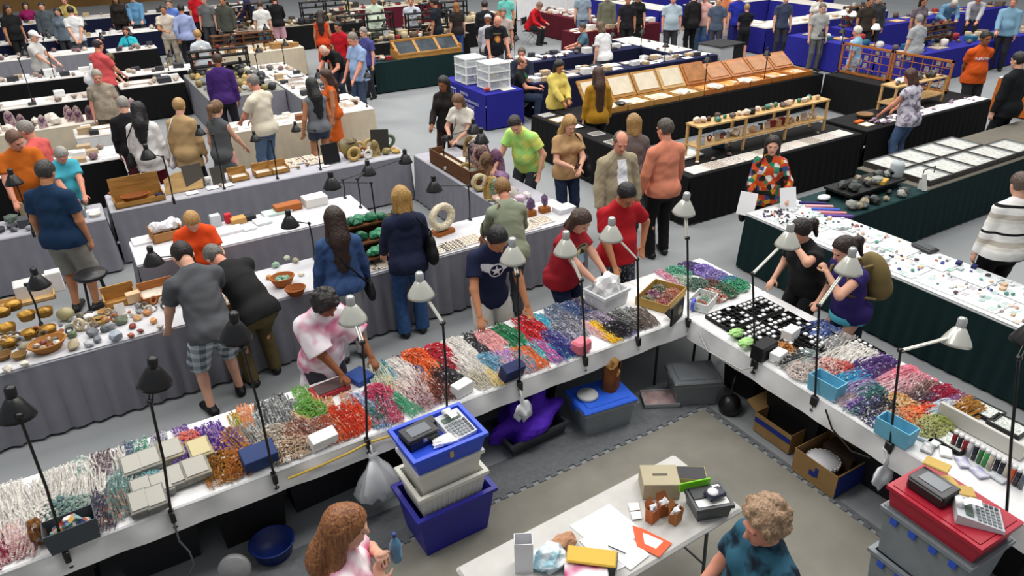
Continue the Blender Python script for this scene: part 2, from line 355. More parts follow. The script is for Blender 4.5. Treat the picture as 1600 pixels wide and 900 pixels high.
def surf(prims,vox,gcuts=()):
    bb=[pbox(p) for p in prims if not p.get('sub')]; lo=np.min([b[0] for b in bb],0)-3*vox; hi=np.max([b[1] for b in bb],0)+3*vox
    n=np.ceil((hi-lo)/vox).astype(int)+1
    D=np.ones(n)
    ax=[lo[i]+np.arange(n[i])*vox for i in range(3)]
    for p in prims:
        k=max(p['k'],1e-4); b0,b1=pbox(p); m=k+2*vox
        i0=np.clip(np.floor((b0-m-lo)/vox).astype(int),0,n-1); i1=np.clip(np.ceil((b1+m-lo)/vox).astype(int)+1,1,n)
        X=np.stack(np.meshgrid(*[ax[i][i0[i]:i1[i]] for i in range(3)],indexing='ij'),-1)
        sl=tuple(slice(i0[i],i1[i]) for i in range(3)); A=D[sl]; d=pdist(p,X)
        if p.get('sub'):
            d=-d; h=np.clip(.5-.5*(A-d)/k,0,1); h=np.clip(.5+.5*(d-A)/k,0,1); D[sl]=A+(d-A)*h+k*h*(1-h)
        else:
            h=np.clip(.5+.5*(d-A)/k,0,1); D[sl]=d+(A-d)*h-k*h*(1-h)
    if gcuts:
        X=np.stack(np.meshgrid(*ax,indexing='ij'),-1)
        for c,nn in gcuts: D=np.maximum(D,(X-c)@nn)
    S=D<0; c=np.zeros(n-1,np.int8)
    for i in(0,1):
        for j in(0,1):
            for l in(0,1): c+=S[i:n[0]-1+i,j:n[1]-1+j,l:n[2]-1+l]
    act=(c>0)&(c<8); I=np.argwhere(act); idx=np.full(n-1,-1,np.int64); idx[act]=np.arange(len(I))
    acc=np.zeros((len(I),3)); cnt=np.zeros(len(I))
    cor=[np.array(q) for q in np.ndindex(2,2,2)]
    for a in cor:
        for x in range(3):
            if a[x]==0:
                b=a.copy(); b[x]=1
                da=D[tuple((I+a).T)]; db=D[tuple((I+b).T)]; m=(da<0)!=(db<0); t=np.where(m,da/(da-db+1e-12),0)
                acc[m]+=a+t[m,None]*(b-a); cnt[m]+=1
    V=(I+acc/cnt[:,None])*vox+lo
    Fs=[]
    for x in range(3):
        y,z=(x+1)%3,(x+2)%3
        s0=[slice(None)]*3; s1=[slice(None)]*3; s0[x]=slice(0,-1); s1[x]=slice(1,None)
        for q in(s0,s1): q[y]=slice(1,-1); q[z]=slice(1,-1)
        A,B=S[tuple(s0)],S[tuple(s1)]
        for flip,E_ in((0,A&~B),(1,~A&B)):
            J=np.argwhere(E_); J[:,y]+=1; J[:,z]+=1
            ey=np.zeros(3,int); ey[y]=1; ez=np.zeros(3,int); ez[z]=1
            q=[idx[tuple((J-ey-ez).T)],idx[tuple((J-ez).T)],idx[tuple(J.T)],idx[tuple((J-ey).T)]]
            if flip: q=q[::-1]
            Fs.append(np.stack(q,1))
    return V,np.concatenate(Fs)
def wrinkle(V,amp,seed,f=1.):
    r=random.Random(seed); O_=np.zeros_like(V)
    for i in range(5):
        k=np.array([r.uniform(-1,1)*26,r.uniform(-1,1)*26,r.uniform(-1,1)*34])*f*(1+.35*i); d=nrm([r.uniform(-1,1),r.uniform(-1,1),r.uniform(-.5,.5)]); O_+=np.sin(V@k+r.uniform(0,6)+1.5*np.sin(V@k[::-1]*.4))[:,None]*d*amp/(1+.3*i)
    return V+O_
def rough(V,amp,seed): return V+np.random.RandomState(seed).uniform(-amp,amp,V.shape)
def rot(v,ax,a):
    v=np.asarray(v,float); ax=nrm(ax); return v*math.cos(a)+np.cross(ax,v)*math.sin(a)+ax*(ax@v)*(1-math.cos(a))
def ik(a,t,l1,l2,pole):
    d=t-a; L=np.linalg.norm(d); mx=(l1+l2)*.995
    if L>mx: d=d*mx/L; t=a+d; L=mx
    u=d/(L+1e-9); x=(l1*l1-l2*l2+L*L)/(2*L); h=math.sqrt(max(l1*l1-x*x,0)); p=pole-u*(pole@u); return a+u*x+nrm(p)*h,t
SKIN={'fair':'#d9a58c','pink':'#d8947c','tan':'#b97f5c','brown':'#8a5638','dark':'#4a2c1e'}
R_=math.radians
PEOPLE=[]; SEATED=[]
def person(label,px,py,h=1.7,az=90,top=('tee','#888888'),bot=('trousers','#333344'),hair=('short','#3a2a20'),skin='fair',lean=0,side=0,
           hp=15,hy=0,rh=None,lh=None,fat=.3,sex='m',vox=.013,shoe='#222222',feet=None,hip=None,curl=.5,gl=False,topopt=None,at=None,fing=True,foot=None):
    if at is None and vox<=.012 and foot is None: h*=1.03
    s=h/1.785; X=np.array([1.,0,0]); Y=np.array([0,1.,0]); Z=np.array([0,0,1.])
    L=R_(lean); sd=R_(side)
    fe=feet or ((-.11,.0),(.11,.03)); hz=hip if hip is not None else .945-.12*(lean/60 if lean>0 else 0)
    hb=-.10*math.sin(L)*1.6 if hip is None else -.0
    hc=np.array([0,hb,hz])*s
    T1=nrm([math.sin(sd*.5),math.sin(L*.8),math.cos(L*.8)]); T2=nrm([math.sin(sd),math.sin(L*1.12),math.cos(L*1.12)])
    Xr=nrm(X-T2*(X@T2)); Fd=np.cross(T2,Xr); Xl=nrm(X-T1*(X@T1)); Fl=np.cross(T1,Xl)
    wst=hc+T1*.2*s; che=wst+T2*.17*s; nb=che+T2*.17*s; shw=(.178 if sex=='m' else .155)*(1+.12*fat)*s
    sh=[nb-T2*.078*s+Xr*sg*shw for sg in(-1,1)]
    HU=rot(T2,Xr,-R_(hp)*.9); HU=rot(HU,Fd,0); hx=rot(Xr,T2,R_(hy)); HF=nrm(np.cross(HU,hx)); hx=np.cross(HF,HU)
    nk=nb+nrm(T2*.6+HU*.4)*.075*s
    hk=1.07*s
    hd=nk+HU*.105*hk+HF*.02*hk
    FH=np.stack([hx,HF,HU])
    g=.78+.45*fat; P=[]; 
    q=.74
    def tor(e,k=.05,lowz=None):
        o=[cone(hc+Xl*-.085*s*g,hc+Xl*.085*s*g,(.098*g+e)*s,(.098*g+e)*s,k),
           cone(hc+T1*.03*s,wst,(.150*g+e)*s,(.135*g+e)*s,k,(Fl,q)),
           cone(wst,che,(.137*g+e)*s,(.152*(.9+.2*fat)+e)*s,k,(Fd,q)),
           cone(che,nb-T2*.06*s,(.158*(.9+.2*fat)+e)*s,(.115+e)*s,k,(Fd,.68)),
           cone(sh[0]-Xr*-.03*s,sh[1]-Xr*.03*s,(.052+e*.6)*s,(.052+e*.6)*s,k)]+[cone(nb-T2*.02*s,sh[i]+T2*.012*s,(.045+e*.6)*s,(.036+e*.6)*s,k) for i in(0,1)]
        if fat>.35: o.append(ell(wst+Fl*.045*s-T1*.05*s,np.stack([Xl,Fl,T1]),((.165*g+e)*s,(.14*(fat+.35)+e)*s,(.15+e)*s),k))
        if sex=='f':
            for sg in(-1,1): o.append(ell(che+Fd*.085*s+Xr*sg*.075*s-T2*.01*s,np.stack([Xr,Fd,T2]),np.array([.075+e,.06+e,.075+e])*s,.03))
            o.append(ell(hc-Fl*.05*s,np.stack([Xl,Fl,T1]),np.array([.17*g+e,.10+e,.12+e])*s,.05))
        else: o.append(ell(hc-Fl*.04*s,np.stack([Xl,Fl,T1]),np.array([.15*g+e,.10+e,.11+e])*s,.05))
        return o
    P+=tor(0)
    P.append(cone(nb-T2*.05*s,nk+HU*.02*s,.062*s,.053*s,.03))
    # head
    P+=[ell(hd+HU*.022*hk-HF*.008*hk,FH,np.array([.074,.094,.094])*hk,.02),ell(hd-HU*.045*hk+HF*.028*hk,FH,np.array([.056,.062,.070])*hk,.03),
        ell(hd-HU*.098*hk+HF*.060*hk,FH,np.array([.024,.02,.02])*hk,.02),
        cone(hd+HU*.005*hk+HF*.088*hk,hd-HU*.03*hk+HF*.103*hk,.009*hk,.014*hk,.012),
        cone(hd+HU*.022*hk+HF*.083*hk-hx*.035*hk,hd+HU*.022*hk+HF*.083*hk+hx*.035*hk,.010*hk,.010*hk,.012),
        cone(hd-HU*.060*hk+HF*.083*hk-hx*.018*hk,hd-HU*.060*hk+HF*.083*hk+hx*.018*hk,.009*hk,.009*hk,.008)]
    for sg in(-1,1):
        P.append(ell(hd+hx*sg*.076*hk-HU*.012*hk-HF*.004*hk,FH,np.array([.012,.022,.032])*hk,.008))
        P.append(dict(ell(hd+hx*sg*.032*hk+HF*.095*hk+HU*.002*hk,FH,np.array([.018,.012,.011])*hk,.008),sub=True))
    eyes=[hd+hx*sg*.031*hk+HF*.083*hk+HU*.002*hk for sg in(-1,1)]; lips=hd-HU*.060*hk+HF*.09*hk
    # arms
    Lu,Lf=.285*s,.25*s; arms=[]
    dfl={-1:(-.25,.06,.80),1:(.25,.06,.80)}
    for sg,tg in((-1,lh),(1,rh)):
        S_=sh[0 if sg<0 else 1]
        pole=nrm(np.array([sg*.55,-.8,-.35])); cl=curl
        if tg is None: tgt=np.array(dfl[sg])*s; tgt=tgt if lean<15 else S_+np.array([sg*.06*s,.10*s,-.5*s]); 
        else:
            tgt=np.array(tg[:3],float)*s
            if len(tg)>3 and tg[3] is not None: pole=nrm(np.array(tg[3],float))
        E_,w=ik(S_,tgt,Lu,Lf,pole); arms.append((sg,S_,E_,w))
        P+=[cone(S_,E_,(.050+.012*fat)*s,(.040+.006*fat)*s,.03),cone(E_,w,(.042+.006*fat)*s,.026*s,.02)]
        d=nrm(w-E_); n=nrm(np.cross(d,pole if abs(d@nrm(pole))<.95 else X)*1.0); 
        inn=nrm(-X*sg-d*(-X*sg@d)) if abs(d@X)<.9 else nrm(Z-d*(Z@d))
        pn=inn if tg is None else nrm(-Z-d*(-Z@d)) if abs(d[2])<.85 else nrm(Y-d*(Y@d))   # palm normal
        lat=np.cross(d,pn); 
        kn=w+d*.085*s; P.append(cone(w+d*.01*s,kn,.031*s,.036*s,.012,(pn,.42)))
        if fing:
            fr=max(.0088*s,vox*.62); sp=max(.0195*s,vox*1.5)
            for i in range(4):
                of=(i-1.5)*sp; b0=kn+lat*of-d*.012*s; ln=(.078,.088,.082,.064)[i]*s; c1=cl*.9; d1=nrm(d*math.cos(c1*.5)+pn*math.sin(c1*.5)); d2=nrm(d*math.cos(c1*1.7)+pn*math.sin(c1*1.7))
                m1=b0+d1*ln*.55; P.append(cone(b0,m1,fr,fr*.95,.006)); P.append(cone(m1,m1+d2*ln*.5,fr*.95,fr*.8,.005))
            tl=lat*(-1 if (lat@Y if abs(lat@Y)>.3 else lat@X*-sg)<0 else 1)
            t0=w+d*.025*s+tl*.026*s; t1=t0+nrm(d*.6+tl*.7+pn*.25)*.042*s; P.append(cone(t0,t1,fr*1.3,fr*1.1,.008)); P.append(cone(t1,t1+nrm(d*.9+tl*.25+pn*.35)*.034*s,fr*1.1,fr*.85,.005))
    # legs
    legs=[]
    for sg,f in((-1,fe[0]),(1,fe[1])):
        hj=hc+Xl*sg*.092*s-T1*.02*s; an=np.array([f[0]*s,f[1]*s,.075*s]); K,an=ik(hj,an,.435*s,.43*s,np.array([sg*.12,1.,.1]) if hip is None or True else Y)
        fd=nrm(np.array([sg*.2,1.,0])); legs.append((sg,hj,K,an,fd)); tk=(.9+.25*fat)
        P+=[cone(hj,K,.088*s*tk,.053*s*tk,.05),cone(K,an,.052*s*tk,.036*s,.03),ell(K+(an-K)*.3-fd*.018*s,np.stack([np.cross(fd,Z),fd,nrm(K-an)]),np.array([.045,.05,.12])*s*tk,.03),
            cone(an-Z*.028*s-fd*.04*s,an-Z*.038*s+fd*.15*s,.038*s,.032*s,.02,(Z,.8))]
    topl=hd+HU*(.115*hk)+HF*-.01
    if at is not None: ox,oy=at
    else:
        cr,sr=math.cos(R_(az)-math.pi/2),math.sin(R_(az)-math.pi/2)
        q_=W(px,py,max(topl[2]+.012,.3)); ox=q_[0]-(topl[0]*cr-topl[1]*sr); oy=q_[1]-(topl[0]*sr+topl[1]*cr)
    if foot is not None: q_=W(foot[0],foot[1],0); ox,oy=q_[0],q_[1]
    elif at is None and oy>12:
        for k_,(x0,x1,y0,y1,z_) in TABLES.items():
            m_=.2
            if x0-m_<ox<x1+m_ and y0-m_<oy<y1+m_:
                c_=min([(ox-(x0-m_),0,x0-m_),((x1+m_)-ox,0,x1+m_),(oy-(y0-m_),1,y0-m_),((y1+m_)-oy,1,y1+m_)],key=lambda t:t[0])
                if c_[1]==0: ox=c_[2]
                else: oy=c_[2]
    root=thing('person',label,'person',(ox,oy,0),R_(az)-math.pi/2)
    if hip is not None: SEATED.append((label,ox,oy,R_(az)-math.pi/2,hz*s-.115*s))
    PEOPLE.append((label,round(ox,2),round(oy,2)))
    V,F=surf(P,vox); fc=V[F].mean(1); mi=np.zeros(len(F),int)
    for e in eyes: mi[(((fc-e)@hx/(.017*s))**2+((fc-e)@HU/(.008*s))**2+((fc-e)@HF/(.022*s))**2)<1]=1
    mi[(((fc-lips)@hx/(.024*s))**2+((fc-lips)@HU/(.009*s))**2+((fc-lips)@HF/(.018*s))**2)<1]=2
    sk=mat(SKIN[skin],.55,kind='noise',c2=SKIN[skin],scale=9)
    rawmesh('body',V,F,[sk,mat('#20140f',.3),mat('#9a4a42' if skin!='dark' else '#6a3028',.5)],root,mi,True)
    out={'root':root}
    # ---- trousers
    bt=bot[0]; bm=bot[1] if not isinstance(bot[1],str) else mat(bot[1],.85,kind='noise',scale=14)
    if bt:
        e=.016; G=[cone(hc+Xl*-.085*s*g,hc+Xl*.085*s*g,(.103*g+e)*s,(.103*g+e)*s,.05),cone(hc,hc+T1*.12*s,(.155*g+e)*s,(.145*g+e)*s,.05,(Fl,q)),
            ell(hc-Fl*.05*s,np.stack([Xl,Fl,T1]),np.array([.16*g+e,.10+e,.12+e])*s,.05)]
        cut=[(hc+T1*.115*s,T1)]
        if bt in('skirt','dress'):
            zl=(.42 if bt=='skirt' else .35)*s; lo_=np.array([hc[0],hc[1]+.01,zl]); G.append(cone(hc+T1*.02*s,lo_,.165*s*g,.215*s,.04,(Y,.8))); cut.append((lo_,-Z))
        else:
            for sg,hj,K,an,fd in legs:
                tk=(.9+.25*fat)
                if bt=='shorts':
                    en=K+(K-hj)*.03; G.append(cone(hj,en,(.095*tk+e)*s,(.085*tk+e)*s,.03,None,((K+nrm(K-hj)*.005,nrm(K-hj)),)))
                elif bt=='short_shorts':
                    G.append(cone(hj,K,(.093*tk+e)*s,(.075*tk+e)*s,.03,None,((hj+(K-hj)*.42,nrm(K-hj)),)))
                else:
                    fl_=.078 if bt=='flare' else .060; an2=an-Z*.02*s
                    G+=[cone(hj,K,(.090*tk+e)*s,(.060*tk+e)*s,.03),cone(K,an2,(.060*tk+e)*s,(fl_+.006)*s,.02,None,((an2+Z*.0,-nrm(K-an)),))]
        V,F=surf(G,vox,cut); V=wrinkle(V,.0028,len(PEOPLE)); out['bot']=rawmesh({'skirt':'skirt','dress':'skirt','shorts':'shorts','short_shorts':'shorts'}.get(bt,'trousers'),V,F,bm,root,None,True)
    # ---- top
    tt=top[0]; tm=top[1] if not isinstance(top[1],str) else mat(top[1],.85,kind='noise',scale=7,c2=None)
    e=.024 if tt in('jacket','hoodie','poncho') else .017
    G=tor(e,.06)
    hem=(topopt or {}).get('hem',{'jacket':.14,'hoodie':.10,'tank':.06,'poncho':.22,'cardigan':.22,'dress':.10}.get(tt,.09))
    lowp=hc-T1*hem*s; G.append(cone(wst,lowp,(.140*g+e)*s,(.150*g+e+.01)*s,.05,(Fl,.82)))
    G.append(cone(lowp+T1*.06*s-Xl*.07*s*g,lowp+T1*.06*s+Xl*.07*s*g,(.112*g+e+.012)*s,(.112*g+e+.012)*s,.05))
    G.append(cone(lowp-T1*.03*s-Xl*.07*s*g,lowp-T1*.03*s+Xl*.07*s*g,(.112*g+e+.014)*s,(.112*g+e+.014)*s,.05))
    if fat>.6: G.append(cone(wst+Fl*.04*s,lowp+Fl*.03*s,(.15*g+e)*s,(.15*g+e)*s,.05,(Fl,.8)))
    cuts=[(lowp+T1*.005*s,-T1)]
    for sg,S_,E_,w in arms:
        ud=nrm(E_-S_)
        if tt in('tee','polo','dress'):
            t=.62; en=S_+(E_-S_)*t; G.append(cone(S_-ud*.0,E_,(.050+e+.012*fat)*s,(.066+e)*s,.035,None,((en,ud),)))
        elif tt in('tank','vest'): pass
        elif tt=='cap': en=S_+(E_-S_)*.3; G.append(cone(S_,E_,(.062+e)*s,(.060+e)*s,.035,None,((en,ud),)))
        elif tt=='poncho':
            G.append(cone(S_,E_,(.075+e)*s,(.10+e)*s,.05,None,((S_+(E_-S_)*.97,ud),)))
        else:
            fd_=nrm(w-E_); stop=.62 if tt=='threeq' else .96; en=E_+(w-E_)*stop
            G+=[cone(S_,E_,(.050+e+.01*fat)*s,(.046+e)*s,.03),cone(E_,w,(.046+e)*s,(.034+e)*s,.02,None,((en,fd_),))]
    ncut=(nb+T2*(.012 if tt!='tank' else -.02)*s,T2)
    # only trim above the neck line close to the neck: the collar ring
    G.append(cone(nb-T2*.06*s,nb+T2*.03*s,(.075 if tt!='tank' else .07)*s,(.068)*s,.03,None,(ncut,)))
    if tt in('polo','jacket','shirt','hoodie'): G.append(cone(nb-T2*.01*s,nb+T2*.05*s,.078*s,.074*s,.008,(Fd,.95),((nb+T2*.045*s,T2),)))
    if tt=='hoodie': G.append(ell(nb-Fd*.10*s-T2*.03*s,np.stack([Xr,Fd,T2]),np.array([.11,.06,.10])*s,.03))
    G.append(ell(hc-Fl*.055*s,np.stack([Xl,Fl,T1]),np.array([.16*g+e+.016,.10+e+.022,.12+e])*s,.05)) if tt not in('jacket',) or True else None
    V,F=surf(G,vox,cuts); V=wrinkle(V,.0034,len(PEOPLE)+99); out['top']=rawmesh({'jacket':'jacket','hoodie':'hoodie','cardigan':'cardigan'}.get(tt,'shirt'),V,F,tm,root,None,True)
    out['frame']=(che,Xr,Fd,T2,s)
    # ---- hair / hats
    hs=hair[0]
    if hs!='bald':
        hm=mat(hair[1],.45,kind='hair' if hs not in('hat','beanie') else 'noise',c2=(hair[2] if len(hair)>2 else None))
        e=.013; cc=hd+HU*.026*hk-HF*.012*hk; cr_=np.array([.076+e,.093+e,.092+e])*hk
        fc_=(hd+HF*.060*hk+HU*.050*hk,nrm(HF*.80-HU*.60)); nc=(hd-HU*.055*hk-HF*.05*hk,nrm(-HU*.9-HF*.35))
        G=[]
        if hs in('short','balding'): G.append(ell(cc,FH,cr_*(.97 if hs=='short' else .94),.02,(fc_,nc) if hs=='short' else (fc_,nc,(hd+HU*.075*hk,nrm(HU*.9+HF*.5)))))
        elif hs in('bob','long','pony','braid'):
            G.append(ell(cc,FH,cr_*1.03,.02,(fc_,)))
            if hs=='bob':
                for sg in(-1,1): G.append(cone(cc+hx*sg*.06*hk-HF*.03*hk,hd+hx*sg*.066*hk-HU*.13*hk-HF*.02*hk,.042*hk,.036*hk,.03))
                G.append(cone(cc-HF*.05*hk,hd-HF*.075*hk-HU*.13*hk,.062*hk,.055*hk,.03,(HF,.7)))
            elif hs=='long':
                ln=(topopt or {}).get('hl',.34)*s; bk=nb-Fd*.115*s
                G.append(cone(cc-HF*.05*hk,bk,.08*hk,.085*s,.04,(HF,.75))); G.append(cone(bk,bk-T2*ln*.8-Fd*.02*s,.092*s,.062*s,.04,(Fd,.5)))
                for sg in(-1,1): G.append(cone(cc+hx*sg*.065*hk-HF*.02*hk,nb+Xr*sg*.085*s-Fd*.03*s-T2*.03*s,.034*hk,.045*s,.03)); G.append(cone(nb+Xr*sg*.085*s-Fd*.03*s-T2*.03*s,nb+Xr*sg*.075*s-Fd*.09*s-T2*ln*.6,.045*s,.03*s,.03))
            else:
                for sg in(-1,1): G.append(cone(cc+hx*sg*.05*hk-HF*.05*hk,hd-HF*.08*hk-HU*.02*hk,.035*hk,.035*hk,.03))
                p0=hd-HF*.105*hk+HU*.03*hk; G.append(cone(p0,p0-HF*.055*hk-HU*.03*hk,.034*hk,.042*hk,.02)); G.append(cone(p0-HF*.055*hk-HU*.03*hk,p0-HF*.05*hk-HU*.20*hk,.04*hk,.016*hk,.03))
        elif hs in('curly','afro'):
            rr=1.12 if hs=='curly' else 1.25; G.append(ell(cc,FH,cr_*rr,.02,((hd+HF*.062*hk+HU*.045*hk,nrm(HF*.85-HU*.5)),)))
            rnd=random.Random(len(PEOPLE))
            for i in range(40):
                v=nrm([rnd.uniform(-1,1),rnd.uniform(-1,.5),rnd.uniform(-.5,1)]); G.append(ell(cc+FH.T@(v*cr_*rr*.98),FH,np.array([1,1,1])*rnd.uniform(.016,.026)*hk,.012,((hd+HF*.075*hk+HU*.04*hk,nrm(HF*.85-HU*.5)),)))
            G.append(ell(hd-HF*.06*hk-HU*.03*hk,FH,np.array([.07,.05,.08])*hk*rr,.03))
        elif hs in('hat','beanie'):
            G.append(ell(cc+HU*.012*hk,FH,cr_*1.06,.01,((hd+HU*.045*hk,nrm(-HU-HF*.1)),)))
            if hs=='hat': G.append(cone(hd+HU*.055*hk+HF*.07*hk,hd+HU*.05*hk+HF*.15*hk,.065*hk,.045*hk,.01,(HU,.2)))
        V,F=surf(G,min(vox,.011) if vox<.02 else vox); V=V if hs in('hat','beanie') else rough(V,.0028,len(PEOPLE)); rawmesh('cap' if hs in('hat','beanie') else 'hair',V,F,hm,root,None,True)
        if hs in('hat',): 
            V,F=surf([ell(cc,FH,cr_*.97,.02,((hd+HU*.05*hk,HU),nc,(hd+HF*.0,HF)))],vox); rawmesh('hair',V,F,mat('#8a857c',.6,kind='noise',scale=30),root,None,True)
    if gl:
        b=MB()
        for sg in(-1,1):
            c=hd+hx*sg*.034*hk+HF*.105*hk+HU*.002*hk
            b.tube([c+.024*hk*(hx*math.cos(t)+HU*.75*math.sin(t)) for t in np.linspace(0,2*math.pi,13)],.0022,5)
            b.tube([c+hx*sg*.024*hk,hd+hx*sg*.079*hk],.0022,5)
        b.build('glasses',mat('#181818',.3),root)
    # ---- shoes
    if shoe:
        for sg,hj,K,an,fd in legs:
            G=[cone(an-Z*.034*s-fd*.045*s,an-Z*.038*s+fd*.155*s,.047*s,.040*s,.03,(Z,.85)),cone(an-Z*.03*s,an+Z*.02*s,.046*s,.045*s,.02)]
            V,F=surf(G,max(vox,.011),[(np.array([0,0,.004]),-Z),(an+Z*.022*s,Z)]); rawmesh('shoe',V,F,mat(shoe,.5),root,None,True)
    out['arms']=[(sg,np.array(E_),np.array(w)) for sg,S_,E_,w in arms]; out['head']=(hd,hx,HF,HU,hk); out['sh']=sh; out['nb']=nb; out['hc']=hc; out['X']=(Xr,Fd,T2)
    return out
def onbody(tgt,frame,uvs,sgn=1,off=.004,dist=.6):
    # press flat outline points (right, up in metres) onto a garment from its front (sgn=1) or back
    che,Xr,Fd,T2,s=frame; me=tgt.data; V=[v.co[:] for v in me.vertices]; bv=BVHTree.FromPolygons(V,[p.vertices[:] for p in me.polygons])
    out=[]
    for u,v in uvs:
        o=che+Xr*u+T2*v+Fd*sgn*dist; h=bv.ray_cast(Vector(o),Vector(-Fd*sgn))
        out.append(np.array(h[0])+Fd*sgn*off if h[0] is not None else che+Xr*u+T2*v+Fd*sgn*.15)
    return out
def inpoly(x,y,poly):
    c=False; n=len(poly)
    for i in range(n):
        x1,y1=poly[i]; x2,y2=poly[i-1]
        if (y1>y)!=(y2>y) and x<(x2-x1)*(y-y1)/(y2-y1)+x1: c=not c
    return c
def decal(tgt,frame,polys,mats,name,root,res=.006,sgn=1,off=.004):
    # polys: list of (outline, material index, is_hole); later ones win
    xs=[p[0] for pl in polys for p in pl[0]]; ys=[p[1] for pl in polys for p in pl[0]]
    nx=int((max(xs)-min(xs))/res)+1; ny=int((max(ys)-min(ys))/res)+1; x0,y0=min(xs),min(ys)
    uv=[(x0+i*res,y0+j*res) for j in range(ny+1) for i in range(nx+1)]; P=onbody(tgt,frame,uv,sgn,off); F=[];M=[]
    for j in range(ny):
        for i in range(nx):
            cx,cy=x0+(i+.5)*res,y0+(j+.5)*res; mi=None
            for pl,m,hole in polys:
                if inpoly(cx,cy,pl): mi=None if hole else m
            if mi is not None:
                a=j*(nx+1)+i; F.append((a,a+1,a+nx+2,a+nx+1)); M.append(mi)
    used=sorted({i for f in F for i in f}); mp={u:k for k,u in enumerate(used)}
    return rawmesh(name,[P[u] for u in used],[tuple(mp[i] for i in f) for f in F],mats,root,M)
# ------------------------------------------------------------------ bead booth goods
def bead_mesh(seed,w,l,ns,bd,mound):
    rnd=random.Random(seed); V=[];F=[]
    base=np.array([(1,0,0),(-1,0,0),(0,1,0),(0,-1,0),(0,0,1),(0,0,-1)],float)
    fa=np.array([(0,2,4),(2,1,4),(1,3,4),(3,0,4),(2,0,5),(1,2,5),(3,1,5),(0,3,5)])
    for i in range(ns):
        u=(i+.5)/ns*2-1; x0=u*w/2+rnd.uniform(-.3,.3)*w/ns; a=rnd.uniform(-.018,.018); ph=rnd.uniform(0,6.3); ln=l*rnd.uniform(.82,1.05); sh=rnd.uniform(-.06,.06)*l
        n=int(ln/(bd*1.7)); sz=bd*rnd.uniform(.8,1.15)
        lay=mound*(1-u*u)*rnd.uniform(.2,1.)
        for j in range(n):
            t=j/n*2-1; x=x0+a*math.sin(t*3+ph)+rnd.uniform(-.0015,.0015); y=t*ln/2+sh; z=sz*.8+lay*(1-t**4)
            o=len(V)*6; V.append(base*sz*rnd.uniform(.8,1.1)+np.array([x,y,z])); F.append(fa+o)
    return np.concatenate(V),np.concatenate(F)
BEADS={}
def bead_proto(kind):
    if kind not in BEADS:
        if kind[0]=='s': V,F=bead_mesh(int(kind[1:]),.20,.35,30,.0080,.040)
        elif kind[0]=='f': V,F=bead_mesh(20+int(kind[1:]),.12,.41,20,.0068,.022)
        elif kind[0]=='c':   # loose heap of chunky beads
            rnd=random.Random(40+int(kind[1:])); base=np.array([(1,0,0),(-1,0,0),(0,1,0),(0,-1,0),(0,0,1),(0,0,-1)],float); fa=np.array([(0,2,4),(2,1,4),(1,3,4),(3,0,4),(2,0,5),(1,2,5),(3,1,5),(0,3,5)])
            V=[];F=[]
            for i in range(620):
                r=.12*math.sqrt(rnd.random()); t=rnd.uniform(0,6.28); V.append(base*rnd.uniform(.007,.012)+np.array([r*math.cos(t)*1.1,r*math.sin(t)*1.25,.01+rnd.random()*.055*(1-(r/.125)**2)])); F.append(fa+i*6)
            V=np.concatenate(V);F=np.concatenate(F)
        me=bpy.data.meshes.new('bead_strands'); me.from_pydata(V.tolist(),[],F.tolist()); me.materials.append(None); BEADS[kind]=me
    return BEADS[kind]
CN={'w':('white pearl','#e9e6e0','#d8d2c8')}
HUES=[('maroon','8a2540'),('pink','e8a8b0'),('brown','8a5a2b'),('grey','8f9290'),('green','3f9a50'),('teal','5a9a98'),('purple','5a3a88'),('coral','e07060'),('amber','b0702a'),('orange','e0682a'),('red','c01e28'),('gold','d9a83a'),('black','26262a'),('cyan','40b0cc'),('indigo','42429a'),('lilac','b0a0cc'),('white','e6e2dc'),('cream','dcd0b4'),('navy','344878'),('magenta','b03a68'),('yellow','f0c020'),('tan','c8a078'),('olive','9aa048'),('sky blue','7ab0d8')]
def cname(h):
    h=h.lstrip('#'); c=[int(h[i:i+2],16) for i in(0,2,4)]
    return min(HUES,key=lambda q: sum((int(q[1][i:i+2],16)-c[i//2])**2 for i in(0,2,4)))[0]
def beadmat(c,c2=None):
    return mat(c,.3,kind='cell',c2=c2 or c,scale=60)
class Counter(dict):
    def n(s,k): s[k]=s.get(k,-1)+1; return s[k]
CT=Counter()
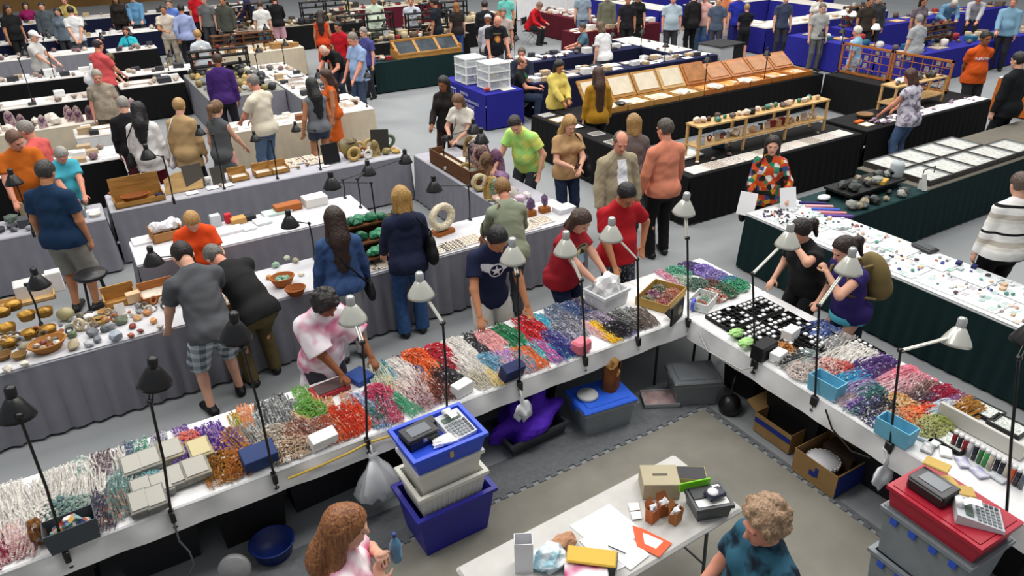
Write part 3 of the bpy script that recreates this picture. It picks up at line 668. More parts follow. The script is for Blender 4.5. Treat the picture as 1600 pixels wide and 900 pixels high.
def beads(tb,where,items,group):
    # every hank of strands is a thing of its own, lying on the cloth
    rnd=random.Random(len(items)); x0,x1,y0,y1,z=TABLES[tb]; tot=0
    lst=[]
    for it in items:
        px,py,c=it[:3]; kind=it[3] if len(it)>3 else 's'; c2=it[4] if len(it)>4 else None; sc=it[5] if len(it)>5 else 1.
        if c=='w': c,c2='#ece9e4',c2 or '#d6d0c6'
        p=W(px,py,z+.02); lst.append((p[0],p[1],c,kind,c2,sc))
    lst.sort(key=lambda q:q[0] if tb in 'AC' else -q[1])
    for x,y,c,kind,c2,sc in lst:
        me=bead_proto(kind+str(rnd.randrange(4))); o=bpy.data.objects.new('bead_strands' if kind!='c' else 'bead_heap',me); COL.objects.link(o)
        h=.19*sc if kind!='c' else .14*sc
        if tb in'AC': y=min(max(y,y0+h+.02),y1-h-.01); x=min(max(x,x0+.12),x1-.11)
        else: x=min(max(x,x0+h+.02),x1-h-.01)
        o.location=(x,y,z+.0075+.004*(tot%4)); o.scale=(sc,sc,1); o.rotation_euler[2]=(0 if tb in 'AC' else math.pi/2)+rnd.uniform(-.25,.25)
        o.material_slots[0].link='OBJECT'; o.material_slots[0].material=beadmat(c,c2); tot+=1
        nm=cname(c); two=' and '+cname(c2) if c2 and cname(c2)!=nm and c!='#ece9e4' else ''
        row='front' if (y<(y0+y1)/2 if tb in 'AC' else x<(x0+x1)/2) else 'back'
        k=CT.n((where,nm,two,row,kind=='c'))
        tag(o,('%s%s %s, %s along the %s half %s'%(nm,two,'bead heap' if kind=='c' else 'bead hank',nth(k),row,where)),'beads',group)
G_='g'
A_=[(20,800,'w'),(52,775,'w'),(85,752,'w'),(118,742,'w'),(150,720,'w'),(15,775,'w'),(45,815,'w'),(75,800,'w','c'),(150,755,'w'),(8,838,'w','s','#e0b8b0'),(115,770,'w'),(178,712,'w'),
(6,852,'#8a2540','s','#c88a98'),(34,850,'#d9b0b0','s','#e8d8d0'),(22,835,'#e0c0c0','s','#e8dcd8'),(100,795,'#7d9a94','c','#5a7a80'),(118,790,'#a0b0a8','c'),
(130,725,'#8fb0a8','f','#d8d8d0'),(158,718,'#6d5a62','s','#a09098'),(168,735,'#7a6060','f'),(180,745,'#b0b8b4','f'),(158,778,'#5a4a60','s','#6f7a80'),(170,795,'#4a4458','f','#8a6a60'),(182,765,'#6f9a95','s','#8fb0ac'),(186,785,'#78928c','s','#b08070'),(196,752,'#88a09c','s'),
(205,712,'#5a6a8a','f','#8f9a9a'),(222,700,'#4a9a80','f','#d0d0cc'),(248,688,'#c8c8c8','f','#6a5a8a'),(232,738,'#88c0c4','f'),(290,686,'#6a4a9a','f','#a07ab0'),(296,690,'#e07a6a','c'),(294,705,'#6a4a9a','s','#8a6ab0'),(330,682,'#5a3a9a','s','#a880c0'),(345,690,'#5f4098','s','#e0a060'),
(345,725,'#8a5a20','c','#b07a30'),(365,722,'#b06a30','c','#d08a40'),(348,742,'#9a6a2a','s','#c08040'),(372,738,'#c07a38','s','#8a5020'),(366,690,'#b88038','s','#6a4a9a'),
(376,664,'#9ab04a','f','#e8a060'),(385,655,'#e8a070','f'),(392,680,'#8f9290','s','#b8bab8'),(410,660,'#a4a6a4','s','#c8c8c8'),(432,640,'#8f9290','s','#c0c0c0'),(450,645,'#7f8280','s','#b0b2b0'),(415,650,'#55585a','f'),(440,628,'#3f4246','f','#8a8a8a'),
(472,616,'#6fb040','f','#8ac060'),(484,640,'#7ab050','c','#5a9a3a'),(500,625,'#d9a070','s','#e8b890'),(478,660,'#e0b48a','f'),
(428,682,'#b5a898','c','#d0c8bc'),(445,690,'#9a7a5a','s','#d8d0c0'),(458,680,'#a07058','s','#c0a090'),(478,672,'#8a5a50','s','#b08a80'),(500,668,'#b09080','c','#8a5a50'),(440,712,'#a88a68','c','#e0d8d0'),(465,702,'#c0a890','c'),(420,702,'#6a7a70','f'),
(540,650,'#d03a20','s','#e05a30'),(556,655,'#c83a20','s','#d86040'),(530,665,'#c86038','s','#e08a50'),(545,672,'#c23418','s'),(520,682,'#c05a30','s','#a04030'),(562,640,'#d84a2a','f'),(545,632,'#d8a080','f'),
(572,632,'#8fa8d0','f','#d0d8e8'),(584,640,'#5a80b8','f','#a0b8d8'),(592,645,'#3a7a6a','s','#7a8a88'),(600,630,'#4a6a68','s','#2a2a30'),(608,648,'#b04a60','s','#d880a0'),(597,655,'#88a8d0','f'),(592,615,'#d04a70','c'),(614,640,'#c86070','f','#e0a0a8'),(620,618,'#5ab08a','f','#88c8a8'),(628,630,'#58a880','f'),
(595,585,'#d8d8b8','s','#a8c8c8'),(606,600,'#c8d0c0','s','#e0c890'),(598,572,'#5a90a8','f'),(628,572,'w'),(640,590,'#e8d8d0','s','#e8e4e0'),(632,608,'#e0c8c0','s','#eee6e0'),(650,615,'#e8dcd8','s','#d8b8b0'),(618,560,'w'),(655,600,'#d8c8c4','s','#c0a8b0'),
(648,560,'#e0602a','c','#f08040'),(672,572,'#e8682a','s','#f08a50'),(660,556,'#c85030','f'),(684,550,'#c02030','c','#d84050'),(702,566,'#a02030','s','#d05060'),(636,565,'#5a4a80','f','#8a6a60'),(643,572,'#7a5a58','f','#c08a70'),(681,562,'#3a7a4a','f'),
(668,600,'#b06040','s','#c88868'),(655,620,'#c8a8b0','s','#8a5a50'),(690,588,'#3a2a2a','s','#7a4a4a'),(706,592,'#2a2a2c','s','#606064'),(685,608,'#8a4a40','s','#402a2a'),
(715,545,'w'),(735,560,'w'),(705,532,'w'),(722,572,'w'),(745,575,'w'),(748,542,'#2a2a30','f','#58585e'),(735,528,'#3a3a3e','f'),(757,552,'#6a6a70','f'),(765,530,'#f0a8a8','s','#f4c0c0'),(778,545,'#f0b0b0','f'),
(765,582,'#d9a83a','f','#e8c870'),(752,592,'#d8d0b8','s','#b8b0a0'),(775,590,'#e8d8a0','f'),(790,520,'#2a7a4a','s','#4a9a6a'),(803,528,'#2a8a5a','s'),(768,568,'#6aa0c0','s','#88c0d8'),(792,562,'#c09ad0','s'),(780,560,'#e07060','f','#6aa0c0'),(788,575,'#88b8d0','s','#e8a090'),
(826,508,'#c81e28','s','#d83038'),(842,515,'#c81e28','s'),(830,522,'#d02a30','s'),(848,526,'#b01820','f'),(852,505,'#40b8d0','f'),(865,517,'#40b0cc','f'),(870,500,'#8090a8','s','#b0b0b8'),(884,500,'#8a8a98','s','#5a5a68'),(880,516,'#7a7a8a','s','#c0c0c8'),(866,488,'#6a7a90','s'),(895,512,'#9a9aa4','s'),
(822,555,'#e0803a','f','#e8a060'),(838,562,'#e0703a','f'),(838,545,'#50a8b0','f','#88c8c8'),(850,545,'#e070b0','f','#a088c0'),(860,552,'#9a80b8','f'),(814,566,'#e08080','s','#70b0b8'),(830,572,'#70a8b8','s','#e08a80'),(868,542,'#40b0c0','f'),(866,530,'#4a4a98','s','#8a8ab8'),(880,543,'#3a3a90','s'),(888,526,'#8080a0','s','#d0d0d8'),
(930,515,'#e8b0b0','f','#f0d0d0'),(945,517,'#f0c020','f','#f8d850'),(955,526,'#f0c428','f'),(940,500,'#8a8098','s','#c0b8c8'),(958,505,'#b03a6a','f','#a8a0b8'),(968,512,'#5a70a8','f','#b06080'),(972,500,'#8a8a8a','s','#3a3a3c'),(985,494,'#b8b8b8','s','#5a5a5c'),(972,522,'#2c2c30','c'),(998,508,'#6a6058','s','#3a3430'),(1010,500,'#7a6a60','s'),
(908,482,'#3a4a80','s','#8a7a70'),(892,478,'#4a6090','s','#6a80a8'),(905,470,'#6a5a58','f'),(880,482,'#607090','f')]
beads('A','of the long bead table',A_,'bead hanks on the long table')
C_=[(1060,425,'#4aa080','c','#8ac0a8'),(1080,418,'#6a5a90','c','#3a3a50'),(1098,422,'#8a70c0','c','#a898d0'),(1118,432,'#a090c8','c','#6a5aa0'),(1140,440,'#5a8aa0','c','#4060a8'),(1112,447,'#7a5a50','c','#503830'),(1132,455,'#3a6a50','c','#58906a'),(1150,446,'#50b080','c','#3a8060'),(1072,440,'#a8c0a8','s','#d0d8d0'),(1090,446,'#6a8a78','c','#4a5a58'),(1120,465,'#c06050','c','#d8d8d0'),(1045,432,'#d880a0','f','#e8b0c0'),(1142,462,'#406850','c','#8a5a50')]
beads('C','of the corner table',C_,'bead heaps on the corner table')
B_=[(1290,518,'#5a70b0','s','#8098d0'),(1275,505,'#4a60a8','f'),(1220,548,'#b87840','c','#d8a060'),(1236,560,'#4a4a48','s','#70706c'),(1255,556,'#90a0a0','s','#b8c4c4'),(1262,570,'#7a3a80','f','#582058'),(1245,575,'#a8b8b4','s','#c8b0a8'),(1238,590,'#d8c8c0','c'),(1300,538,'#a0a0a0','s','#c8c8c8'),(1316,530,'#b0a8a4','s'),(1310,555,'w'),(1325,545,'w'),(1340,552,'w','s',None,1.15),(1330,560,'w','s',None,1.1),(1352,560,'w'),
(1362,565,'#5a3a80','s','#7a5aa0'),(1382,562,'#4a2a78','s','#6a4a98'),(1350,582,'#6a4a90','s','#8a70a8'),(1374,580,'#6a4880','s','#4a3068'),(1345,572,'#584080','s'),(1300,574,'#d8a098','c','#e8d0c8'),(1318,578,'#d05050','c','#e08070'),(1305,588,'#b83a48','f'),
(1328,590,'#40a8d0','s','#60c0e0'),(1338,586,'#3aa0cc','s'),(1322,602,'#48a8c8','f'),(1395,590,'#e8a0b0','s','#f0b8c4'),(1415,582,'#f08098','s','#f8a0b0'),(1438,592,'#f090a0','s'),(1400,604,'#d8b0b8','s','#e8c8cc'),(1425,598,'#e0a8b0','s','#c09098'),
(1342,606,'#b0a0c8','s','#9080b0'),(1332,620,'#c0a8a0','f','#b0a0c0'),(1356,612,'#3a6a70','s','#60908a'),(1366,618,'#3f7a70','s'),(1345,624,'#6a4a90','f','#a890c8'),(1372,630,'#3a3a50','s','#5a5a80'),(1350,638,'#404060','s','#6a6a98'),(1388,640,'#2a2a2c','c','#505058'),(1370,648,'#36363c','c','#808088'),(1335,636,'#3a7a68','f','#90b0a8'),
(1440,608,'#8a6a60','s','#a89088'),(1462,616,'#a03050','s','#7a2848'),(1478,612,'#b02040','s'),(1450,626,'#4a3050','s','#6a4a70'),(1436,622,'#6a5058','s'),(1472,636,'#c8d8e8','s','#e0e8f0'),(1458,644,'#c0d4e4','s'),(1486,630,'#8a5a90','f'),(1500,632,'#a07030','s','#b88840'),(1522,625,'#a87020','s','#c09040'),(1484,645,'#b08048','f'),(1510,642,'#a87428','s'),
(1415,638,'#e0a060','c','#e8d0b0'),(1430,650,'#f06030','c','#f88858'),(1438,640,'#e85a2a','s'),(1405,632,'#c89858','c','#e0c8a0'),(1420,655,'#e89868','c'),(1460,662,'#a0a850','c','#c0c888'),(1448,668,'#b8bc80','c'),(1375,655,'#4a4a80','c','#d8d8d8'),(1395,655,'#c09a80','c')]
beads('B','of the side bead table',B_,'bead hanks on the side table')
# ---- generic containers -------------------------------------------------------
def rim_box(mb,w,d,h,t=.012,taper=.88,lip=.02,m=0,floor=.02):
    # open tub: outer and inner walls joined by a rim
    def ring(k,z,e=0): return [(sx*(w/2*k+e),sy*(d/2*k+e),z) for sx,sy in((-1,-1),(1,-1),(1,1),(-1,1))]
    rows=[ring(taper,0),ring(1,h-.03),ring(1,h-.03,lip),ring(1,h,lip),ring(1,h,-t),ring(taper,floor,-t)]
    V=[p for r in rows for p in r]; F=[]
    for r in range(len(rows)-1):
        for i in range(4): F.append((r*4+i,r*4+(i+1)%4,r*4+4+(i+1)%4,r*4+4+i))
    n=len(rows)*4; F+=[(3,2,1,0),(n-4,n-3,n-2,n-1)]
    mb.add(V,F,m); return mb
def ribs(mb,w,d,h,taper,n,m=0,z0=.03,z1=None):
    z1=z1 or h-.05
    for i in range(n):
        u=(i+.5)/n*2-1
        for sy in(-1,1):
            k0=taper+(1-taper)*z0/h; k1=taper+(1-taper)*z1/h
            x=u*w/2*.9; mb.add([(x*k0-.006,sy*(d/2*k0+.002),z0),(x*k0+.006,sy*(d/2*k0+.002),z0),(x*k1+.006,sy*(d/2*k1+.002),z1),(x*k1-.006,sy*(d/2*k1+.002),z1),
                (x*k0-.006,sy*(d/2*k0+.008),z0),(x*k0+.006,sy*(d/2*k0+.008),z0),(x*k1+.006,sy*(d/2*k1+.008),z1),(x*k1-.006,sy*(d/2*k1+.008),z1)],
                [(4,5,6,7) if sy>0 else (7,6,5,4),(0,4,7,3),(5,1,2,6),(3,7,6,2),(0,1,5,4)],m)
def tub(name,label,cat,loc,rz,w,d,h,m,taper=.88,lid=None,lidlab=None,rb=0,alpha=None,lip=.02,group=None):
    r=thing(name,label,cat,loc,rz,group); b=MB(); rim_box(b,w,d,h,taper=taper,lip=lip)
    if rb: ribs(b,w,d,h,taper,rb)
    b.build('tub',m,r)
    if lid:
        b=MB().box((0,0,h+.012),(w+2*lip+.012,d+2*lip+.012,.03),bev=.01); b.box((0,0,h+.03),(w*.86,d*.84,.012),bev=.005)
        for sx in(-1,1): b.box((sx*(w/2+lip+.004),0,h-.02),(.016,.10,.07),bev=.005)
        o=b.build('lid',lid,r)
        if lidlab: o['label']=lidlab
    return r
def place(px,py,z): p=W(px,py,z); return (p[0],p[1],z)
# ---- stack of bins: blue tub, white tub, lidded tub --------------------------
blue=mat('#24249a',.45,kind='noise',c2='#20208c',scale=5); blue2=mat('#2a4fd0',.4); whitep=mat('#d9d8cf',.5); grn=mat('#2a7a70',.45)
sx,sy,_=place(706,845,0); sx,sy=W(700,800,.0)[:2]
sx,sy=2.16,3.78; srz=.02
ST=W(697,800,.16); sx,sy=ST[0],ST[1]
def set_stack():
    tub('storage_tub','large royal blue plastic tub at the bottom of the stack of bins','tub',(sx,sy,.004),srz,.62,.42,.42,blue,.84,lip=.025)
    tub('storage_tub','white ribbed plastic tub sitting on the royal blue tub','tub',(sx-.01,sy,.36),srz,.54,.38,.24,whitep,.86,rb=11)
    tub('storage_tub','white tub with teal rim below the bright blue lid tray','tub',(sx-.01,sy,.535),srz,.50,.34,.26,whitep,.86)
    r=tub('storage_tub','bright blue shallow tub topping the stack of bins','tub',(sx-.015,sy,.80),srz,.56,.40,.16,blue2,.9,lip=.018)
    b=MB().box((0,0,.10),(.545,.385,.02)); b.build('inner_lid',blue2,r)
    MB().box((0,-.205,.10),(.03,.006,.07)).build('latch',mat('#b8a878',.5),r)
set_stack()
zt=.922
def cash_box(label,x,y,z,rz):
    r=thing('cash_box',label,'box',(x,y,z),rz); MB().box((0,0,.04),(.25,.17,.08),bev=.012).build('body',mat('#1c1c1f',.35),r); MB().box((0,0,.088),(.25,.17,.016),bev=.006).build('lid',mat('#222226',.3),r)
    MB().box((0,0,.098),(.16,.10,.004)).build('window',mat('#6a7078',.25),r); MB().box((0,-.088,.06),(.03,.008,.03)).build('latch',mat('#b8b8b8',.3,.8),r)
def calculator(label,x,y,z,rz,sc=1.):
    r=thing('printing_calculator',label,'calculator',(x,y,z),rz); b=MB()
    V=[(-.10,-.13,0),(.10,-.13,0),(.10,.13,0),(-.10,.13,0),(-.10,-.13,.025),(.10,-.13,.025),(.10,.13,.07),(-.10,.13,.07)]
    b.add(V,[(3,2,1,0),(4,5,6,7),(0,1,5,4),(1,2,6,5),(2,3,7,6),(3,0,4,7)]); b.build('body',mat('#c9ccd0',.5),r)
    MB().box((0,.06,.061),(.15,.045,.008),tilt=.17).build('display',mat('#5a6a60',.2),r)
    b=MB()
    for i in range(5):
        for j in range(6): b.box((-.075+j*.03,-.105+i*.028,.034+i*.0049),(.02,.018,.010),tilt=.17,m=(1 if j==5 else 0))
    b.build('keys',[mat('#8c9094',.5),mat('#55585c',.5)],r)
    b=MB(); b.lathe([(0,-.03),(.022,-.03),(.022,.03),(0,.03)],(0,.115,.09),14,ax=(1,0,0)); b.build('paper_roll',mat('#f0f0ee',.8),r)
    b=MB().add([(-.028,.10,.09),(.028,.10,.09),(.03,.06,.12),(-.03,.06,.12),(.028,.0,.115),(-.032,.0,.115)],[(0,1,2,3),(3,2,4,5)]); b.build('paper_tape',mat('#f4f4f2',.8),r)
zin=.915
cash_box('black cash box on the bright blue tub',sx-.15,sy+.03,zin,.1)
calculator('grey printing calculator on the bright blue tub',sx+.13,sy+.0,zin,.12)
def crumple(name,label,cat,loc,size,m,seed,group=None,n=3,amp=.35):
    import bmesh
    bm=bmesh.new(); bmesh.ops.create_icosphere(bm,subdivisions=n,radius=1); rnd=random.Random(seed)
    ds=[(nrm([rnd.uniform(-1,1) for _ in range(3)]),rnd.uniform(2,6),rnd.uniform(0,6)) for _ in range(7)]
    for v in bm.verts:
        c=np.array(v.co); k=1+amp*sum(math.sin(f*(c@d)*1.8+p) for d,f,p in ds)/5
        v.co=Vector(c*k*np.array(size))
        if v.co.z<-size[2]*.55: v.co.z=-size[2]*.55
    zmin=min(v.co.z for v in bm.verts)
    for v in bm.verts: v.co.z-=zmin
    me=bpy.data.meshes.new(name); bm.to_mesh(me); bm.free(); me.materials.append(m); o=bpy.data.objects.new(name,me); COL.objects.link(o); o.location=loc
    if label: tag(o,label,cat,group)
    return o
crumple('receipt_paper','crumpled white paper beside the calculator on the blue tub','paper',(sx+.0,sy-.09,zin),(.10,.05,.03),mat('#f2f2f0',.8),5)
MB().box((0,0,.03),(.16,.09,.06),bev=.005).build('small_box',mat('#2a2a2e',.4),None,(sx-.05,sy+.13,zin),.1); tag(COL.objects[-1],'small black box behind the cash box on the blue tub','box')
# ---- plastic bags hanging from the table edge --------------------------------
def hang_bag(label,px,py,ztop,hgt,wid,seed):
    p=W(px,py,ztop); p=WY(px,py,4.29) if seed<3 else WX(px,py,4.50); x,y,zt=p
    r=thing('plastic_bag',label,'bag',(x,y,zt-hgt)); b=MB(); rnd=random.Random(seed); n=28; prof=[(.02,hgt+.03),(.035,hgt),(.02,hgt-.03),(.05,hgt-.08),(.10,hgt*.6),(.145,hgt*.28),(.13,.05),(.05,.0),(0,.0)]
    V=[];F=[];k=len(prof)
    for i in range(n):
        t=2*math.pi*i/n
        for j,(rr,z) in enumerate(prof):
            f=1+.22*math.sin(3*t+seed)+.12*math.sin(7*t+seed*2+j*.4); V.append((rr*f*math.cos(t)*wid,rr*f*math.sin(t)*wid*.5,z-(.05*math.cos(2*t+seed) if 2<j<8 else 0)))
    for i in range(n):
        for j in range(k-1): F.append((i*k+j,((i+1)%n)*k+j,((i+1)%n)*k+j+1,i*k+j+1))
    b.add(V,F,0,True).build('bag_body',mat('#eceff2',.4,alpha=.93),r)
    MB().tube([(0,0,hgt+.02),(.0,.02,hgt+.09),(0,.05,hgt+.10)],.008,6).build('bag_knot',mat('#eceef0',.4),r); return r
hang_bag('white plastic bag hanging from the bead table left of the bins',582,712,.60,.44,1.2,1)
hang_bag('small white plastic bag hanging above the purple cloth',815,625,.60,.19,.62,2)
hang_bag('white plastic bag tied to the bead table next to the red tub',1384,722,.62,.22,.7,4)
# ---- clamp lamps ---------------------------------------------------------------
BLK=mat('#121214',.35); SIL=mat('#d2d2c8',.25,.35); GRYM=mat('#b4b6b4',.3,.4); INW=mat('#e8e6de',.5)
def lamp(label,base,pole_top,elbow,head,col='silver',table_z=.75,hs=1.,tilt=(0,0),group='clamp lamps'):
    base=np.array(base,float); r=thing('clamp_lamp',label,'lamp',base,0,group); T=lambda q:np.array(q,float)-base
    b=MB(); b.box((0,0,-.01),(.035,.06,.09),bev=.006); b.tube([(0,0,-.055),(0,0,-.10)],.006,6); b.lathe([(0,-.105),(.02,-.105),(.02,-.095),(0,-.095)],n=10); b.build('clamp',BLK,r)
    pt=T(pole_top); md=pt*.5+np.array([.012,.008,0]); MB().tube([(0,0,.03),md,pt],.0095 if col!='thin' else .007,8).build('pole',BLK,r)
    el=T(elbow); hd=T(head); b=MB()
    ar=nrm(hd-el); off=nrm(np.cross(ar,[.3,.2,1]))*.010
    mm=SIL if col=='silver' else BLK
    ad=MB()
    if np.linalg.norm(el-pt)>.03: ad.tube([pt,el],.008,8)
    for s_ in(-1,1): ad.tube([el+off*s_,hd+off*s_-ar*.05],.0085 if col=='silver' else .006,6)
    ad.build('arm',SIL if col!='black' else BLK,r)
    j=MB(); j.lathe([(0,-.016),(.018,-.016),(.018,.016),(0,.016)],el,10,ax=(off)); j.build('joint_knob',BLK,r)
    ax=nrm(np.array([tilt[0],tilt[1],1.])); b=MB(); q=hs
    b.lathe([(.026*q,.055*q),(.040*q,.042*q),(.056*q,.015*q),(.072*q,-.012*q),(.086*q,-.040*q),(.093*q,-.058*q),(.090*q,-.058*q),(.068*q,-.012*q),(.03*q,.035*q)],hd,24,ax=ax); sh=b.build('lamp_shade',[SIL if col=='silver' else BLK,INW],r)
    b=MB(); b.lathe([(0,.118*q),(.020*q,.118*q),(.028*q,.106*q),(.028*q,.06*q),(.026*q,.05*q),(0,.05*q)],hd,14,ax=ax); b.build('lamp_socket',GRYM if col=='silver' else BLK,r)
    b=MB(); b.lathe([(0,-.055*q),(.02*q,-.05*q),(.032*q,-.02*q),(.02*q,.02*q),(0,.04*q)],hd,12,ax=ax); b.build('bulb',mat('#f2efe6',.3),r)
    return r
def lampA(label,bp,ep,hp_,dy,col='silver',hs=1.15,tilt=(0,0),topp=None):
    p=W(bp[0],bp[1],.70); y=4.335; p=WY(bp[0],bp[1],y); base=(p[0],y,.72)
    ex=WY(ep[0],ep[1],y+.02); h=WY(hp_[0],hp_[1],y+dy)
    lamp(label,base,ex,ex,h,col,hs=hs,tilt=tilt)
def lampB(label,bp,ep,hp_,dx,col='silver',hs=1.15,tilt=(0,0)):
    x=4.545; p=WX(bp[0],bp[1],x); ex=WX(ep[0],ep[1],x+.02); h=WX(hp_[0],hp_[1],x+dx); lamp(label,(x,p[1],.72),ex,ex,h,col,hs=hs,tilt=tilt)
lampA('black lamp at the end of the bead table with the white pearls',(106,872),(30,650),(22,636),.12,'black',tilt=(.1,.1))
lampA('black lamp clamped in front of the grey bead boxes',(272,815),(235,628),(240,586),.10,'black',tilt=(.15,-.1))
lampA('black lamp in front of the plaid shorts',(430,752),(380,545),(367,515),.10,'black',tilt=(.1,-.1))
lampA('silver lamp beside the pink tie-dye poncho',(574,690),(566,535),(550,488),.22)
lampA('silver lamp in front of the flared jeans',(696,605),(692,505),(657,450),.25)
lampA('silver lamp in front of the navy star shirt',(812,598),(808,430),(801,396),.15)
lampA('silver lamp bent towards the red graphic shirt',(914,574),(908,438),(884,384),.25)
lampA('silver lamp crossing the red polo shirt',(996,545),(996,405),(955,362),.25)
lampA('tall straight silver lamp in front of the black trousers',(1076,492),(1074,372),(1070,322),.18,tilt=(0,-.1))
lampB('silver lamp held up at the black jewellery trays',(1180,560),(1176,428),(1232,372),.35)
lampB('silver lamp in front of the purple top and tan backpack',(1271,632),(1280,478),(1328,412),.30)
lampB('silver lamp reaching over the pink beads towards the green cloth',(1388,702),(1407,548),(1497,524),.42,tilt=(.2,.1))
lampB('black lamp pole beside the red tub with a dark shade',(1578,790),(1592,560),(1612,520),.2,'black')
# ---- things standing on the bead tables ----------------------------------------
def openbox(name,label,cat,px,py,rz,w,d,h,c,z=.7575,taper=1.,t=.008,group=None,off=(0,0)):
    p=W(px,py,z+h*.5); r=thing(name,label,cat,(p[0]+off[0],p[1]+off[1],z),rz,group); b=MB(); rim_box(b,w,d,h,t=t,taper=taper,lip=.0); b.build('box_body',mat(c,.6,kind='noise',c2=None,scale=8),r); return r
def solidbox(name,label,cat,px,py,rz,w,d,h,c,z=.7575,bev=.004,c2=None,lidc=None,tilt=0,group=None):
    p=W(px,py,z+h*.5); b=MB().box((0,0,h/2),(w,d,h),bev=bev,tilt=tilt)
    if lidc: b.box((0,0,h+.004),(w*.8,d*.8,.006),m=1)
    o=b.build(name,[mat(c,.55,kind='noise',c2=c2 or c,scale=10),mat(lidc or c,.5)],None,(p[0],p[1],z+(d*.5*abs(math.sin(tilt)) if tilt else 0)),rz); tag(o,label,cat,group); return o
r=openbox('crate','dark grey plastic crate of green stones at the near end of the bead table','crate',112,828,.05,.30,.16,.16,'#4c5259',taper=.92)
crumple('specimen_heap','green stones heaped in the dark grey crate','stones',(r.location[0],r.location[1],.79),(.12,.06,.09),mat('#7d9a94',.4,kind='multi',c2='#54726e',scale=30),3)
crumple('bead_bunch','brown wooden bead bunch beside the dark grey crate','beads',(W(63,838,.8)[0],W(63,838,.8)[1],.76),(.05,.07,.12),mat('#8a5a2b',.5,kind='cell',c2='#6a4020',scale=50),4)
k=0
for px,py,c,w in [(207,728,'#8c8a82',.15),(234,718,'#8c8a82',.15),(268,704,'#a49a78',.17),(222,765,'#84837c',.14),(252,757,'#84837c',.15),(282,742,'#8e8c84',.18),(218,786,'#7c7b76',.13),(244,778,'#7c7b76',.13),(312,702,'#b0a274',.16),(306,732,'#96907c',.18)]:
    solidbox('bead_box','%s flat bead box, %s of ten lying in a block behind the black lamp'%('tan' if c in('#b0a274','#a49a78') else 'grey',nth(k)),'box',px,py,.03,w,.24,.045,c,lidc='#a9a79e' if c!='#b0a274' else '#c0b48a',c2='#6f6e6a',group='flat bead boxes',z=.7575+.003*k); k+=1
solidbox('bead_scoop_box','dark blue box at the front edge between amber and brown beads','box',405,716,.05,.24,.15,.12,'#22386a',tilt=.25)
b=solidbox('display_stand','white slanted display box in front of the red beads','box',505,688,.12,.20,.10,.10,'#ececea',tilt=.3)
solidbox('tray','red tray of small stones in front of the pink poncho','tray',515,607,.1,.30,.18,.04,'#a02a34',lidc='#5a4a4a')
solidbox('pouch','dark blue pouch at the back edge beside the pink poncho','pouch',562,588,.3,.17,.20,.05,'#2a4a90')
solidbox('card_box','white card box in front of the black bead strands','box',722,606,.25,.17,.10,.10,'#e6e6e4')
solidbox('card_box','navy box leaning at the front edge under the star shirt','box',800,582,.1,.20,.10,.13,'#1e2a58',tilt=.35)
solidbox('bead_pouch','pink box among the indigo beads','box',908,540,.25,.17,.13,.12,'#e07888',bev=.02)
# bin with white bags, cardboard bead tray, black disc panel
t=tub('bin','clear plastic bin of white bags in front of the red graphic shirt','bin',(*W(947,468,.8)[:2],.7575),.15,.34,.28,.17,mat('#dfe3e6',.3,alpha=.75),.92,lip=.012)
crumple('bag_heap','white plastic bags heaped in the clear bin','bag',(t.location[0],t.location[1],.78),(.15,.12,.19),mat('#f0f0f0',.5),11)
r=openbox('cardboard_tray','cardboard tray of red bead packets on the corner table','tray',1033,462,.42,.46,.34,.09,'#b5924e'); tx,ty=r.location[:2]
k=0
for i in range(3):
    for j in range(2):
        c=['#b04050','#6a7a50','#a8584a','#8a3a70','#c87050','#58704a'][k]; a=.42; u,v=(-.14+i*.14),(-.07+j*.15)
        pass
        me=bead_proto('c'+str(k%4)); o=bpy.data.objects.new('bead_packet',me); COL.objects.link(o); o.scale=(.55,.55,.8); o.location=(tx+u*math.cos(a)-v*math.sin(a),ty+u*math.sin(a)+v*math.cos(a),.785); o.material_slots[0].link='OBJECT'; o.material_slots[0].material=beadmat(c,'#d8c8c0')
        tag(o,'%s beads in the cardboard tray, %s of six'%(cname(c),nth(k)),'beads','beads in the cardboard tray'); k+=1
p=W(1058,488,.85); r=thing('disc_easel','black panel with a gold disc standing at the booth corner','display',(p[0],p[1],.757),.42); MB().box((0,0,.10),(.27,.02,.20),bev=.004).build('panel',mat('#141416',.5),r)
b=MB(); b.lathe([(.0,.013),(.045,.013),(.05,.011)],(.04,0,.10),20,ax=(0,-1,0)); b.build('disc',mat('#8a7a50',.4,.3),r); b=MB().box((0,.06,.05),(.1,.1,.012),tilt=.6); b.build('stand',mat('#141416',.6),r)
p=W(1083,478,.8); r=thing('tape_dispenser','small blue ring of tape hanging at the booth corner','tape',(p[0],p[1],.757),.4); MB().lathe([(.045,-.015),(.06,-.015),(.06,.015),(.045,.015),(.045,-.015)],(0,0,.06),18,ax=(0.2,-1,0)).build('roll',mat('#4a5ac8',.4),r)
r=openbox('white_tray','white box of beads beside the black jewellery trays','box',1098,470,.42,.30,.20,.09,'#dfe2e0')
for i in range(4):
    me=bead_proto('c'+str(i)); o=bpy.data.objects.new('bead_packet',me); COL.objects.link(o); o.scale=(.42,.42,.7); a=.42; u=-.10+.066*i; o.location=(r.location[0]+u*math.cos(a),r.location[1]+u*math.sin(a),.782); o.material_slots[0].link='OBJECT'; c=['#6aa080','#c86a50','#8ab8a0','#b8c8b8'][i]; o.material_slots[0].material=beadmat(c,'#d8dcd8'); tag(o,'%s beads in the white box, %s from the black panel'%(cname(c),nth(i)),'beads','beads in the white box')
